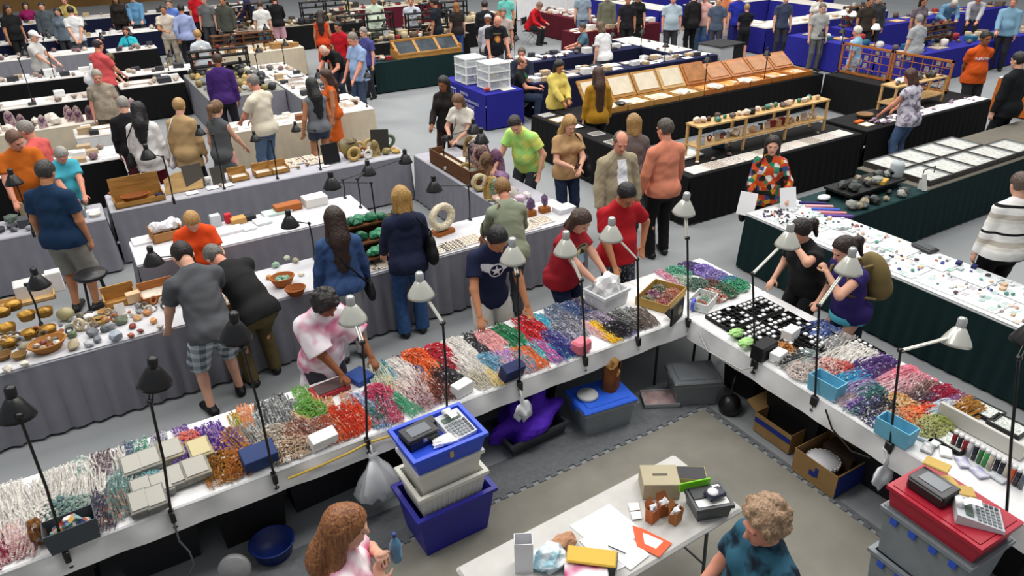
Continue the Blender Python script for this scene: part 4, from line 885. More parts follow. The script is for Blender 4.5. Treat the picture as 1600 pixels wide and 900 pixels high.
# black jewellery trays with white boxes in their cells
def jewel_tray(label,x,y,rz,w,d,nx,ny,fill,seed,z=.7575):
    r=thing('jewellery_tray',label,'tray',(x,y,z),rz,'black jewellery trays'); b=MB(); rim_box(b,w,d,.035,t=.008,taper=1.,lip=0,floor=.012)
    for i in range(1,nx): b.box((-w/2+w*i/nx,0,.02),(.005,d-.016,.022))
    for j in range(1,ny): b.box((0,-d/2+d*j/ny,.02),(w-.016,.005,.022))
    b.build('tray_frame',mat('#121214',.6),r); rnd=random.Random(seed)
    for i in range(nx):
        for j in range(ny):
            if rnd.random()<fill:
                bb=MB().box((0,0,.012),(w/nx*.62,d/ny*.56,.022),bev=.003); o=bb.build('card',mat('#e9e9ea',.6),r,(-w/2+w*(i+.5)/nx,-d/2+d*(j+.5)/ny,.0135))
    return r
jt=[(4.86,4.10,.36,.30),(5.24,4.08,.34,.30),(4.84,3.76,.36,.30),(5.22,3.74,.36,.30),(4.83,3.43,.34,.28),(5.24,3.40,.38,.30),(5.40,3.08,.28,.28)]
for i,(x,y,w,d) in enumerate(jt):
    jewel_tray('black jewellery tray of white cards, %s from the booth corner in the %s row'%(nth(i//2),'front' if i%2==0 else 'back') if i<6 else 'small black jewellery tray of white cards next to the blue beads',x,y,.03*(i%3-1),w,d,6,5,.62,i)
for i,(px,py) in enumerate([(1150,522),(1166,537)]):
    crumple('gem_pouch','pale green pouch %s the black jewellery trays'%('on the front of' if i==0 else 'at the front edge of'),'pouch',(*W(px,py,.80)[:2],.796),(.075,.05,.035),mat('#a8d888',.5),20+i,n=3)
solidbox('stand_box','black box standing at the front edge of the jewellery trays','box',1194,546,.1,.22,.12,.14,'#18181a')
solidbox('card_holder','white card holder behind the black box','box',1235,522,.2,.16,.10,.12,'#ececec')
solidbox('card_holder','white card box in front of the orange brown beads','box',1216,556,.2,.14,.10,.09,'#f0f0f0')
for px,py,l in[(1292,602,'sky blue box at the front edge below the cyan beads'),(1400,672,'sky blue box at the front edge below the orange beads')]:
    r=openbox('bead_bin',l,'box',px,py,1.62,.26,.14,.14,'#74bcd8',taper=.95)
# display frames, riser and vials near the red tub
for i,(px,py,rz,w,d) in enumerate([(1538,640,1.6,.24,.19),(1576,664,1.6,.24,.18),(1490,690,1.5,.22,.18)]):
    p=W(px,py,.78); r=thing('stone_tray','dark framed tray of pale stones, %s from the brown beads'%nth(i),'tray',(p[0],p[1],.7575),rz,'dark framed trays'); b=MB(); rim_box(b,w,d,.03,t=.014,taper=1,lip=0); b.build('frame',mat('#1a1a1c',.5),r)
    MB().box((0,0,.018),(w-.03,d-.03,.012)).build('stones',mat('#b9c0b8',.4,kind='cell',c2='#d8dcd6',scale=60),r)
p=W(1530,672,.82); r=thing('riser','grey white slanted riser behind the coloured vials','stand',(p[0],p[1],.7575),1.58); b=MB().box((0,0,.065),(.62,.03,.13),bev=.004); b.box((0,-.05,.02),(.62,.09,.03),bev=.004); b.build('riser_board',mat('#c9c7c0',.6),r)
k=0
for i in range(14):
    px=1490+i*8.2; py=690+i*5.0; c=['#7a1820','#20202a','#8a1a24','#c8c8c8','#20202c','#30703a','#3a9a48','#c8c0a8','#1c1c28','#202030','#b8b0a0','#c85028','#2a2a38','#58606a'][i]
    p=W(px,py,.80); r=thing('bead_tube','%s bead tube, %s from the white riser end'%(cname(c),nth(i)),'tube',(p[0],p[1],.7575),0,'upright bead tubes'); MB().lathe([(0,0),(.017,0),(.017,.12),(0,.12)],n=12).build('tube',mat(c,.2),r); MB().lathe([(0,.12),(.018,.12),(.018,.14),(0,.14)],n=12).build('cap',mat('#d8d8d8',.4),r)
for i,(px,py,c) in enumerate([(1462,690,'#c8d8d8'),(1450,700,'#30343c'),(1478,706,'#e0e0e0'),(1505,722,'#4a50a0'),(1530,738,'#5a60b0'),(1560,745,'#a8c0d0'),(1445,684,'#88a0b0')]):
    solidbox('bead_card','%s bead card, %s along the front edge near the vials'%(cname(c),nth(i)),'card',px,py,.3*i,.11,.08,.02,c,c2='#e8e8e8',group='bead cards')
# red tub on grey lidded totes
# ------------------------------------------------------------------ red tub stack
RX,RY=W(1480,812,.80)[:2]; RZ_=math.pi/2-.03
gt=mat('#8e959a',.35,kind='noise',c2='#7f868c',scale=6,alpha=.93)
def tote(label,z,k):
    r=tub('storage_tub',label,'tub',(RX+.0,RY,z),RZ_,.58,.42,.385,gt,.9,rb=0)
    for u in(-.2,-.07,.07,.2):
        for s_ in(-1,1): MB().box((u,s_*.222,.33),(.05,.014,.07),bev=.004).build('latch',mat('#2a55c8',.4),r)
    return r
tote('grey plastic tote with blue latches on the floor under the red tub',.004,0); tote('grey plastic tote with blue latches directly below the red tub',.395,1)
r=thing('storage_tub','red plastic tub topped with calculator and cash box','tub',(RX,RY,.785),RZ_); b=MB()
rim_box(b,.60,.40,.16,taper=.92,lip=.015); b.build('tub',mat('#b01c34',.4),r); MB().box((0,0,.15),(.57,.37,.03)).build('lid',mat('#a81a30',.4),r); MB().box((0,0,-.004),(.60,.43,.012),bev=.004).build('tote_lid',mat('#5a6266',.4),r)
RT_=.951
def onred(u,v): c,s_=math.cos(RZ_),math.sin(RZ_); return RX+u*c-v*s_,RY+u*s_+v*c
x,y=onred(.12,.05); cash_box('black cash box on the red tub',x,y,RT_,RZ_)
x,y=onred(-.15,.0); calculator('grey printing calculator on the red tub',x,y,RT_,RZ_-.9)
for i,(u,v,a,c) in enumerate([(.20,-.09,.3,'#c8aa60'),(.10,-.11,-.4,'#d8bc70'),(.02,-.10,.8,'#c4a460')]):
    x,y=onred(u,v); b=MB().box((0,0,.006),(.15,.10,.012),bev=.003); b.box((0,.02,.013),(.14,.05,.003)); o=b.build('manila_envelope',mat(c,.7),None,(x,y,RT_+(.106 if i==0 else .0)+.012*i),RZ_+a); tag(o,'small tan envelope, %s of three on the red tub'%nth(i),'envelope','tan envelopes on the red tub')
x,y=onred(.0,-.05); b=MB().box((0,0,.004),(.17,.13,.008)); tag(b.build('receipt_pad',mat('#eef0f2',.7),None,(x,y,RT_),RZ_+.5),'white receipt pad between the cash box and calculator on the red tub','paper')
# ------------------------------------------------------------------ folding table with packing things
FT=thing('folding_table','light grey folding table with packing things in the seller area','table',(2.23,2.62,0),.035); b=MB().box((0,0,.72),(1.84,.66,.045),bev=.018); b.build('table_top',mat('#c4c3bf',.5,kind='noise',c2='#b8b7b3',scale=6),FT)
MB().box((0,0,.69),(1.72,.56,.02)).build('apron',mat('#4a4a4c',.5),FT)
for s_ in(-1,1):
    for t_ in(-1,1): MB().tube([(s_*.70,t_*.22,.69),(s_*.72,t_*.24,.0)],.013,8).build('leg',mat('#55585c',.4,.6),FT)
    MB().tube([(s_*.712,-.235,.25),(s_*.712,.235,.25)],.009,6).build('crossbar',mat('#55585c',.4,.6),FT); MB().tube([(s_*.703,0,.5),(s_*.4,0,.69)],.009,6).build('brace',mat('#55585c',.4,.6),FT)
ZF=.7435
def ft(px,py,h=.0): p=W(px,py,ZF+h); return p[0],p[1]
x,y=ft(1030,752,.07); b=MB().box((0,0,.065),(.25,.20,.13),bev=.004); b.box((0,0,.131),(.10,.02,.003),m=1); tag(b.build('cardboard_box',[mat('#b5ab90',.7,kind='noise',scale=4),mat('#5a564c',.6)],None,(x,y,ZF),-.55),'closed beige cardboard box with a dark slot on the folding table','box')
x,y=ft(1080,742,.02); b=MB().box((0,0,.02),(.20,.13,.04)); b.box((0,0,.041),(.19,.12,.003),m=1); tag(b.build('brochure_pile',[mat('#b8a870',.7),mat('#1c1c20',.4)],None,(x,y,ZF),-.6),'pile of black brochures behind the beige cardboard box','brochures')
r=tub('bin','clear bin of packaging with a green card on the folding table','bin',(*ft(1106,785,.06),ZF),-.35,.24,.20,.12,mat('#4e5254',.3,kind='noise',scale=6),.9,lip=.012)
b=MB().box((0,0,.11),(.225,.185,.02)); b.box((-.03,.03,.125),(.16,.10,.01),m=1); b.build('lid',[mat('#e4e4e0',.4),mat('#2a2c30',.4)],r)
x,y=r.location[:2]; b=MB().box((0,0,.02),(.13,.09,.035),bev=.01); b.lathe([(0,.012),(.035,.012),(.035,0),(0,0)],(-.02,0,.038),14,m=1); tag(b.build('card_reader',[mat('#23263a',.35),mat('#e6e6ea',.4)],None,(x+.02,y-.03,ZF+.131),-.1),'small dark card reader with a white dial on the clear bin','device')
b=MB().box((0,0,.04),(.22,.012,.075),bev=.003); tag(b.build('green_card',mat('#7ad02a',.5),None,(x-.02,y+.11,ZF+.095),-.3),'bright green card standing behind the clear bin','card')
for i,(px,py,a) in enumerate([(1020,802,.2),(1037,792,-.2),(1056,804,.3)]):
    x,y=ft(px,py,.06); r=thing('gift_bag','small orange brown gift bag with white tissue, %s of three'%('leftmost','middle','rightmost')[i],'bag',(x,y,ZF),a,'gift bags'); b=MB(); rim_box(b,.085,.06,.11,t=.002,taper=.92,lip=0,floor=.004)
    b.add([(-.042,.03,.10),(.042,.03,.10),(.03,.05,.155),(-.042,.045,.15)],[(0,1,2,3)]); b.build('bag_body',mat(['#b8683a','#a06038','#a8703c'][i],.7,kind='noise',scale=8),r)
    t=crumple('tissue',None,None,(0,0,.075),(.034,.022,.035),mat('#e8ebee',.6),i+30,n=2,amp=.8); t.parent=r
for i,(pts,c,l,n_) in enumerate([([(890,822),(952,788),(1008,832),(945,868)],'#f2f3f4','large white paper sheet nearest the gift bags','paper_sheet'),([(905,845),(960,818),(1010,868),(955,897)],'#f6f7f8','large white paper sheet overlapping toward the pen','paper_sheet'),([(930,850),(975,832),(1015,868),(985,892)],'#f0f1f2','white paper sheet under the orange folder edge','paper_sheet'),
    ([(988,822),(1005,828),(1050,850),(1030,872),(995,855)],'#e8603a','orange folder with a white window on the folding table','folder'),([(981,788),(997,787),(1000,798),(984,800)],'#eeeff0','small white card nearest the beige box','card'),([(985,802),(1000,801),(1003,812),(988,814)],'#e8e9ea','small white card beside the orange gift bags','card')]):
    pp=[ft(*q) for q in pts]; cx,cy=np.mean(pp,0); po=[(p[0]-cx,p[1]-cy) for p in pp]; 
    ar=sum(po[k][0]*po[(k+1)%len(po)][1]-po[(k+1)%len(po)][0]*po[k][1] for k in range(len(po)))
    if ar<0: po=po[::-1]
    b=MB().prism(po,0,.003)
    if n_=='folder': b.prism([(p[0]*.55+.01,p[1]*.5-.01) for p in po],.003,.0045,m=1)
    tag(b.build(n_,[mat(c,.6),mat('#f4e8e2',.6)],None,(cx,cy,ZF+.002*i),0),l,'folder' if n_=='folder' else 'paper')
x,y=ft(964,862); b=MB().tube([(-.06,0,.006),(.05,0,.006),(.062,0,.006)],[.004,.004,.001],8); tag(b.build('pen',mat('#2a3038',.3),None,(x,y,ZF+.012),-1.1),'dark pen lying on the white papers','pen')
x,y=ft(818,868,.1); b=MB(); rim_box(b,.11,.09,.24,t=.004,taper=1,lip=0); tag(b.build('paper_box',mat('#e2e3e6',.5),None,(x,y,ZF),-.5),'tall open white box at the near edge of the folding table','box')
crumple('packing_bag','white and blue plastic bag heaped on the folding table','bag',(*ft(860,872,.04),ZF),(.11,.09,.07),mat('#dfe6ea',.4,kind='tiedye',c2='#88b8c8',scale=9),61)
crumple('brown_paper','crumpled brown paper beside the yellow envelope','paper',(*ft(880,846,.04),ZF),(.10,.06,.05),mat('#b5886a',.8),62)
r=openbox('mail_tray','grey tray holding the padded envelopes on the folding table','tray',925,884,-.75,.30,.20,.07,'#6a6e74',z=ZF)
tx,ty=r.location[:2]; b=MB().box((0,0,.014),(.30,.13,.02),bev=.008); tag(b.build('padded_envelope',mat('#d8b04a',.6),None,(tx+.01,ty+.02,ZF+.075),-.72),'yellow padded envelope across the grey tray','envelope')
b=MB().box((0,0,.012),(.26,.14,.02),bev=.006); tag(b.build('padded_envelope',mat('#ece9ec',.6,kind='tiedye',c2='#c04a80',scale=5),None,(tx-.06,ty-.02,ZF+.05),-.6),'white and pink envelope beside the yellow one','envelope')
# ------------------------------------------------------------------ under the bead tables
def fl(px,py): p=W(px,py,.0); return p[0],p[1]
def under():
    x,y=W(835,690,.0)[:2]; r=tub('bin','dark shallow bin under the purple cloth','bin',(x,y+.12,.013),.05,.60,.40,.13,mat('#3a3c40',.4),.92)
    crumple('cloth_heap','crumpled purple cloth heaped in the dark bin under the table','cloth',(x,y+.13,.05),(.31,.2,.22),mat('#5a28c4',.7,kind='noise',c2='#42189a',scale=7),70,amp=.6,n=4)
    x,y=W(957,672,.0)[:2]; x,y=x-.02,y+.17
    r=tub('storage_tub','clear tub with a blue lid under the bead table','tub',(x,y,.013),-.12,.50,.36,.27,mat('#8b9296',.3,kind='noise',scale=6,alpha=.9),.9,lid=mat('#2a60d8',.45),lidlab='blue lid')
    r=thing('paper_bag','brown paper bag with a torn top on the blue lidded tub','bag',(x+.13,y+.02,.315),.5); b=MB(); V=[];F=[]
    for j,(k,z) in enumerate([(1,0),(1.02,.12),(.97,.2),(1.05,.27)]):
        for i in range(12):
            t=2*math.pi*i/12; sq=1/max(abs(math.cos(t)),abs(math.sin(t))); V.append((.085*k*sq*math.cos(t),.065*k*sq*math.sin(t),z+(.03*math.sin(5*t) if j==3 else 0)))
    for j in range(3):
        for i in range(12): F.append((j*12+i,j*12+(i+1)%12,j*12+12+(i+1)%12,j*12+12+i))
    F.append(tuple(range(11,-1,-1))); b.add(V,F); b.build('bag_body',mat('#8a5228',.8,kind='noise',c2='#6a3c1c',scale=9),r)
    t=crumple('paper_stuffing',None,None,(0,0,.17),(.07,.055,.08),mat('#b08850',.8),71,n=2,amp=.8); t.parent=r
    b=MB(); b.lathe([(0,.0),(.09,.0),(.10,.02),(.09,.035),(.0,.03)],n=24); tag(b.build('plate_stack',mat('#b9bcbc',.5),None,(x-.13,y+.03,.315)),'round pale dish on the blue lidded tub','dish')
    x,y=W(1030,628,.0)[:2]; b=MB(); rim_box(b,.34,.24,.05,lip=0,taper=.95); b.box((0,0,.03),(.31,.21,.02),m=1); tag(b.build('tray',[mat('#9a9a9c',.5),mat('#b89a98',.6,kind='noise',c2='#8a7a7a',scale=18)],None,(x,y,.013),-.5),'flat grey tray of pinkish stones on the floor under the corner','tray')
    x,y=W(1085,625,.0)[:2]; tub('storage_tub','grey translucent tub on the floor below the booth corner','tub',(x,y+.05,.013),-.45,.42,.32,.26,mat('#6f7478',.35,kind='noise',scale=5),.9,lid=mat('#5a5e62',.4))
    x,y=W(1143,645,.0)[:2]; r=thing('desk_lamp','black desk lamp standing on the floor below the booth corner','lamp',(x,y+.03,.013)); MB().lathe([(0,0),(.10,0),(.11,.06),(.08,.14),(.03,.17),(0,.17)],n=18).build('lamp_shade',BLK,r); MB().tube([(0,0,.16),(.02,.02,.30),(.12,.06,.38),(.22,.1,.36)],.012,8).build('gooseneck',BLK,r)
    for i,(px,py,w,d,h,rz,blue_,lab) in enumerate([(1222,692,.30,.40,.20,.0,0,'open cardboard box with a blue stripe on the floor beside table'),(1298,752,.46,.42,.23,.0,1,'cardboard and blue box holding a white wheel on the floor')]):
        x,y=W(px,py,0)[:2]; r=thing('cardboard_box',lab,'box',(x+.06,y+.06,.013),rz); b=MB(); rim_box(b,w,d,h,t=.006,taper=1,lip=0); b.build('box_body',mat('#9a7a4e',.8,kind='noise',c2='#8a6c44',scale=5),r)
        b=MB()
        if i==0: b.box((-w/2-.002,0,.13),(.004,d*.98,.05))
        else:
            b.box((0,-d/2-.002,.11),(w*.98,.004,h*.9)); b.box((-w/2-.002,-.02,.13),(.004,.03,.09)); b.box((-w/2-.002,.02,.10),(.004,.05,.05))
        b.build('printed_side',mat('#1c2c78',.6),r)
        b=MB(); b.add([(-w/2,d/2,h),(w/2,d/2,h),(w/2,d/2+.12,h+.06),(-w/2,d/2+.12,h+.06)],[(0,1,2,3)]); b.build('flap',mat('#9a7a4e' if i==0 else '#1c2c78',.8),r) if i==0 else None
        if i==1:
            q=MB(); q.lathe([(0,0),(.12,0),(.13,.02),(.12,.045),(.0,.05)],n=26)
            for k in range(22): t=2*math.pi*k/22; q.box((.128*math.cos(t),.128*math.sin(t),.022),(.02,.02,.03),rz=t)
            tag(q.build('wheel_reel',mat('#dcdcdf',.5),None,(x-.03,y+.09,.15)),'white toothed round reel lying in the cardboard and blue box','reel')
            MB().box((.12,0,.12),(.16,.28,.18)).build('contents',mat('#3a2c22',.7),r)
    x,y=W(432,872,.0)[:2]; b=MB(); b.lathe([(0,0),(.13,0),(.16,.12),(.17,.13),(.155,.13),(.12,.02),(0,.02)],n=22); tag(b.build('basin',mat('#14286a',.4),None,(x,y+.05,.004)),'dark blue round basin on the floor under the long table','basin')
    p=W(362,873,.28); r=thing('floor_fan','small grey round fan standing under the long table','fan',(p[0],p[1],.004),-.5); b=MB(); b.lathe([(0,-.03),(.10,-.03),(.115,-.01),(.115,.02),(.10,.035),(0,.04)],(0,0,.17),24,ax=(.1,-1,.35)); b.build('fan_head',mat('#8a8c8c',.4,kind='noise',scale=30),r); MB().lathe([(0,0),(.09,0),(.08,.02),(.02,.03),(.015,.08),(0,.08)],n=16).build('base',mat('#6a6c6c',.4),r)
    for i,(x,y,w,d,h,c) in enumerate([(-.9,4.75,.5,.4,.38,'#1c1c1e'),(-.25,4.8,.55,.4,.42,'#222226'),(.4,4.75,.5,.38,.36,'#1a1a1c'),(1.0,4.85,.6,.4,.44,'#1e1e22'),(1.75,4.85,.5,.4,.40,'#18181a'),(3.1,4.95,.5,.35,.36,'#1c1c20'),(4.95,3.2,.4,.55,.40,'#1a1a1c'),(5.0,2.3,.4,.6,.42,'#202024'),(5.0,1.5,.42,.55,.4,'#1a1a1c'),(5.05,3.9,.38,.4,.36,'#222226')]):
        tub('storage_tub','black storage tub under the %s bead table, %s from %s'%('long' if x<4 else 'side',nth(i if x<4 else i-6),'the near end' if x<4 else 'the booth corner'),'tub',(x,y,.014 if x<4.5 else .014),.03*(i%4-1),w,d,h,mat(c,.55),.9,lid=mat(c,.5),group='black tubs under the bead tables')
    for lab,pts in [('thin grey cable looping down from the long table skirt',[(272,818),(280,845),(296,862),(303,880),(296,895)]),('white cable drooping under the edge of the side bead table',[(1092,520),(1105,548),(1130,562),(1158,578),(1176,574)]),('yellow strip of tape along the long table skirt',[(450,748),(500,728),(545,708),(575,692),(640,672)]),('dark cable hanging below the side table with the sky blue boxes',[(1290,640),(1300,670),(1330,705),(1360,716)])]:
        P=[(WY(*q,4.315) if q[0]<700 else WX(*q,4.50)) for q in pts]; P=[p if p[2]>.02 else np.array([p[0],p[1],.02]) for p in P]
        b=MB().tube(P,.007 if 'tape' not in lab else .009,6); o=b.build('cable' if 'tape' not in lab else 'tape_strip',mat('#b8b8b4' if 'white' in lab else '#c8a848' if 'tape' in lab else '#6a6c6c' if 'grey' in lab else '#1a1a1a',.5)); tag(o,lab,'cable' if 'tape' not in lab else 'tape')
under()
# ------------------------------------------------------------------ minerals and goods on the other tables
import bmesh
def rock_mesh(seed,n=2,amp=.35,flat=.7):
    bm=bmesh.new(); bmesh.ops.create_icosphere(bm,subdivisions=n,radius=1); rnd=random.Random(seed); pl=[(nrm([rnd.uniform(-1,1) for _ in range(3)]),rnd.uniform(.55,.95)) for _ in range(9)]
    for v in bm.verts:
        c=np.array(v.co)
        for d,h in pl:
            t=c@d
            if t>h: c=c-d*(t-h)*.85
        v.co=Vector(c*(1+rnd.uniform(-.06,.06))*np.array([1,rnd.uniform(.96,1.04)*.85,flat]))
    z=min(v.co.z for v in bm.verts)
    for v in bm.verts: v.co.z=max(v.co.z-z-.08,0)
    me=bpy.data.meshes.new('mineral_specimen'); bm.to_mesh(me); bm.free(); me.materials.append(None); return me
ROCKS=[rock_mesh(i,2 if i<6 else 1) for i in range(10)]
def bld(b,name,ms):
    o=b.build(name,ms); me=o.data; bpy.data.objects.remove(o); return me
def simple_protos():
    P={}
    b=MB(); rim_box(b,1,1,.16,t=.05,taper=1,lip=0); b.box((0,0,.09),(.9,.9,.06),m=1); P['tray']=bld(b,'specimen_tray',[None,None])
    b=MB()
    rim_box(b,1,1,.14,t=.03,taper=1,lip=0)
    rnd=random.Random(1)
    for i in range(6):
        for j in range(6): b.box((-.42+.168*i,-.42+.168*j,.09),(.12,.12,.10 if rnd.random()<.7 else .05),rz=rnd.uniform(-.3,.3),m=1)
    P['grid']=bld(b,'specimen_tray',[None,None])
    b=MB().box((0,0,.5),(1,1,1),bev=.04); P['box']=bld(b,'small_box',[None])
    b=MB(); b.lathe([(0,0),(.42,0),(.5,.25),(.52,.30),(.46,.30),(.40,.06),(0,.06)],n=18); P['bowl']=bld(b,'bowl',[None])
    b=MB(); b.lathe([(0,0),(.34,0),(.46,.22),(.52,.36),(.55,.38),(.52,.40),(.47,.37),(.40,.1),(0,.08)],n=20)
    b.tube([(.52*math.cos(t),.52*math.sin(t),.38) for t in np.linspace(0,6.2832,25)],.035,6); P['basket']=bld(b,'basket',[None])
    b=MB(); b.lathe([(.30,-.09),(.46,-.12),(.5,0),(.46,.12),(.30,.09),(.24,0),(.30,-.09)],(0,0,.48),18,ax=(0,-1,.25),sx=.85); b.box((0,.05,.02),(.5,.3,.04)); P['ring']=bld(b,'geode_slice',[None])
    b=MB(); V=[];F=[]; n=16
    rows=[(0,1,.42),(.25,1,.45),(.55,.9,.38),(.85,.6,.28),(1.0,.15,.12)]
    for z,w,d in rows:
        for i in range(n):
            t=2*math.pi*i/n; y=math.sin(t)*d*.5; x=math.cos(t)*w*.34
            if y<0: y*=.35-.9*z*(1-z)
            V.append((x,y,z))
    for r in range(4):
        for i in range(n): F.append((r*n+i,r*n+(i+1)%n,r*n+n+(i+1)%n,r*n+n+i))
    F.append(tuple(range(4*n,5*n))); b.add(V,F,0,True); b.box((0,0,.02),(.6,.4,.04)); 
    for k in range(24):
        rr=random.Random(k); b.box((rr.uniform(-.22,.22),-.06,rr.uniform(.12,.78)),(.05,.09,.05),rz=rr.uniform(0,1),tilt=rr.uniform(-.6,.6),m=1)
    P['cathedral']=bld(b,'amethyst_geode',[None,None])
    b=MB().box((0,0,.01),(1,.7,.02)); P['card']=bld(b,'paper_card',[None])
    b=MB(); b.lathe([(0,0),(.5,0),(.5,.05),(.12,.07),(.06,.12),(.06,.7),(.3,.75),(.34,.95),(.2,1),(0,1)],n=14); P['stand']=bld(b,'display_stand',[None])
    b=MB(); b.lathe([(0,0),(.5,.02),(.5,.9),(.35,1.),(0,1.)],n=14); P['jar']=bld(b,'jar',[None])
    b=MB(); b.lathe([(0,0),(.25,.05),(.45,.25),(.5,.5),(.45,.75),(.25,.95),(0,1)],n=14); P['sphere']=bld(b,'stone_sphere',[None])
    b=MB().box((0,0,.5),(1,.12,1),tilt=-.2); b.box((0,.12,.3),(.1,.25,.6)); P['frame']=bld(b,'picture_frame',[None])
    return P
PR=simple_protos()
NAMES=dict(rock='mineral_specimen',tray='specimen_tray',grid='specimen_tray',box='small_box',bowl='bowl',basket='basket',ring='geode_slice',cathedral='amethyst_geode',card='paper_card',stand='trinket_stand',jar='jar',sphere='stone_sphere',frame='standing_picture')
WORD=dict(rock='mineral specimen',tray='flat tray',grid='tray of small cards',box='small box',bowl='bowl',basket='woven basket',ring='polished geode slice',cathedral='standing crystal geode',card='paper card',stand='small stand',jar='jar',sphere='round stone',frame='small framed panel')
CAT=dict(rock='mineral',tray='tray',grid='tray',box='box',bowl='bowl',basket='basket',ring='geode',cathedral='geode',card='paper',stand='stand',jar='jar',sphere='stone',frame='frame')
NGOODS=0
def put(kind,x,y,z,s,c,c2=None,rz=0,label=None,where='',group=None,sz=None):
    global NGOODS; NGOODS+=1; rnd=random.Random(NGOODS)
    me=ROCKS[rnd.randrange(10)] if kind=='rock' else PR[kind]
    nm_=NAMES[kind]
    if kind=='rock':
        for key,v in (('malachite','malachite_lump'),('white sheets','gemstone'),('bead chip','bead_chip'),('dark mineral','ore_lump'),('pebble','pebble'),('crystal','crystal'),('board','polished_stone'),('trinket','trinket'),('lavender','purple_crystal'),('dark minerals','ore_lump')):
            if key in (label or '')+' '+where: nm_=v; break
    if kind=='box':
        for key,v in (('rack','trinket_box'),('white sheets','gem_box'),('burgundy','carton'),('royal blue','carton'),('navy','carton')):
            if key in (label or '')+' '+where: nm_=v; break
    o=bpy.data.objects.new(nm_,me); COL.objects.link(o); o.location=(x,y,z+.001); o.rotation_euler[2]=rz
    o.scale=s if isinstance(s,tuple) else (s,s,s)
    ms=[mat(c,.45 if kind in('rock','ring','cathedral','sphere') else .65,kind='weave' if kind=='basket' else 'noise',c2=c2 if kind not in('tray','grid') and c2 else None,scale=18 if kind!='basket' else 25)]
    if len(me.materials)>1: ms.append(mat(c2 or '#d8d8d8',.55,kind='noise',scale=12))
    for i,m in enumerate(ms): o.material_slots[i].link='OBJECT'; o.material_slots[i].material=m
    nm=cname(c)
    if label is None:
        k=CT.n((kind if kind!='grid' else 'tray',nm,where)); label='%s %s, %s %s'%(nm,WORD[kind],nth(k),where)
    tag(o,label,CAT[kind],group); return o
def scatter(key,n,kinds,where,seed,cols,grp,zoff=.0,area=None,smul=1.,cov=0):
    x0,x1,y0,y1,z=TABLES[key]
    if area: x0,x1,y0,y1=area
    rnd=random.Random(seed); z=z+zoff+(.0075 if cov else 0); L=x1-x0; D=y1-y0; placed=[]; lst=[]
    for t in range(n*14):
        if len(lst)>=n: break
        kind,s0,s1=rnd.choice(kinds); s=rnd.uniform(s0,s1)*smul; r=s*(.52 if kind in('tray','grid','box','basket','bowl') else .36 if kind!='rock' else .62)
        if kind in('tray','grid'): r=s*.58
        x=rnd.uniform(x0+r+.02,x1-r-.02) if L>2*r+.05 else None; y=rnd.uniform(y0+r+.015,y1-r-.015) if D>2*r+.04 else None
        if x is None or y is None: continue
        if any((x-a)**2+(y-b)**2<(r+q)**2*.86 for a,b,q in placed): continue
        placed.append((x,y,r)); c=rnd.choice(cols[kind] if isinstance(cols,dict) and kind in cols else cols['*'] if isinstance(cols,dict) else cols)
        lst.append((x,y,kind,s,c))
    lst.sort(key=lambda q:(q[0] if L>D else q[1]))
    for x,y,kind,s,c in lst:
        c2=None
        if isinstance(c,tuple): c,c2=c
        sc=s
        if kind=='rock': sc=(s*.55,s*.55,s*.55)
        if kind=='box': sc=(s,s*rnd.uniform(.6,1),s*rnd.uniform(.3,.7))
        if kind in('tray','grid'): sc=(s*1.0,s*.8,s*.35)
        if kind=='card': sc=(s,s,.3)
        put(kind,x,y,z,sc,c,c2,rnd.uniform(-.12,.12) if kind in('tray','grid','frame','box','card') else rnd.uniform(0,6.28) if kind not in('cathedral','ring') else rnd.uniform(-.5,.5),None,where,grp)
# ---- wooden things -------------------------------------------------------------
WD=mat('#b98a4a',.5,kind='wood',c2='#966a34',scale=4); WDL=mat('#d0ad78',.55,kind='wood',c2='#b9935c',scale=4); WDO=mat('#b8702c',.45,kind='wood',c2='#96561e',scale=4); WDD=mat('#6a4428',.6,kind='wood',c2='#50321c',scale=4)
GLS=mat('#c8d4d8',.08,alpha=.22)
def crate(label,x,y,z,rz,w,d,h,m=WD,back=None,fill=None,name='wooden_crate'):
    r=thing(name,label,'crate',(x,y,z+.001),rz); b=MB(); t=.014
    b.box((0,0,t/2),(w,d,t)); b.box((-w/2+t/2,0,h/2),(t,d,h)); b.box((w/2-t/2,0,h/2),(t,d,h)); b.box((0,-d/2+t/2,h*.35),(w,t,h*.7)); bh=back or h; b.box((0,d/2-t/2,bh/2),(w,t,bh)); b.build('crate_body',m,r)
    if fill: MB().box((0,0,h*.3),(w-.03,d-.03,h*.45)).build('lining',mat(fill,.7,kind='noise',c2='#c8c0b0',scale=25),r)
    return r
def P2(px,py,z): p=W(px,py,z); return p[0],p[1]
Z1=.7575
# grey front table, near end to far end
wG='on the long grey table'
for i,(px,py) in enumerate([(22,478),(8,505),(12,527),(42,494),(44,514),(70,488),(72,508),(4,488)]):
    x,y=P2(px,py,.85); put('bowl',x,y,Z1+(.06 if i in(0,3,5,7) else 0),(.15,.15,.22),'#8a6420',label='brown rind bowl of yellow crystal, %s from the white boxes'%nth(i),group='yellow crystal bowls'); put('rock',x,y,Z1+.028+(.06 if i in(0,3,5,7) else 0),(.062,.062,.05),'#d8a838','#a87820',label='yellow crystal lump in the brown bowl, %s from the white boxes'%nth(i),group='yellow crystals')
x,y=P2(42,465,.80); crate('low wooden step holding yellow crystal bowls',x,y-.02,Z1-.0,.02,.5,.17,.055,WDL)
x,y=P2(52,452,.86); put('box',x,y+.1,Z1,(.34,.2,.16),'#d4d2d0','#c4c2c0',.05,'stack of pale grey boxes at the near end of the grey table',group=None); x,y=P2(85,440,.9); put('box',x,y+.1,Z1,(.14,.12,.22),'#eceae8',None,.0,'tall white box behind the yellow crystal bowls')
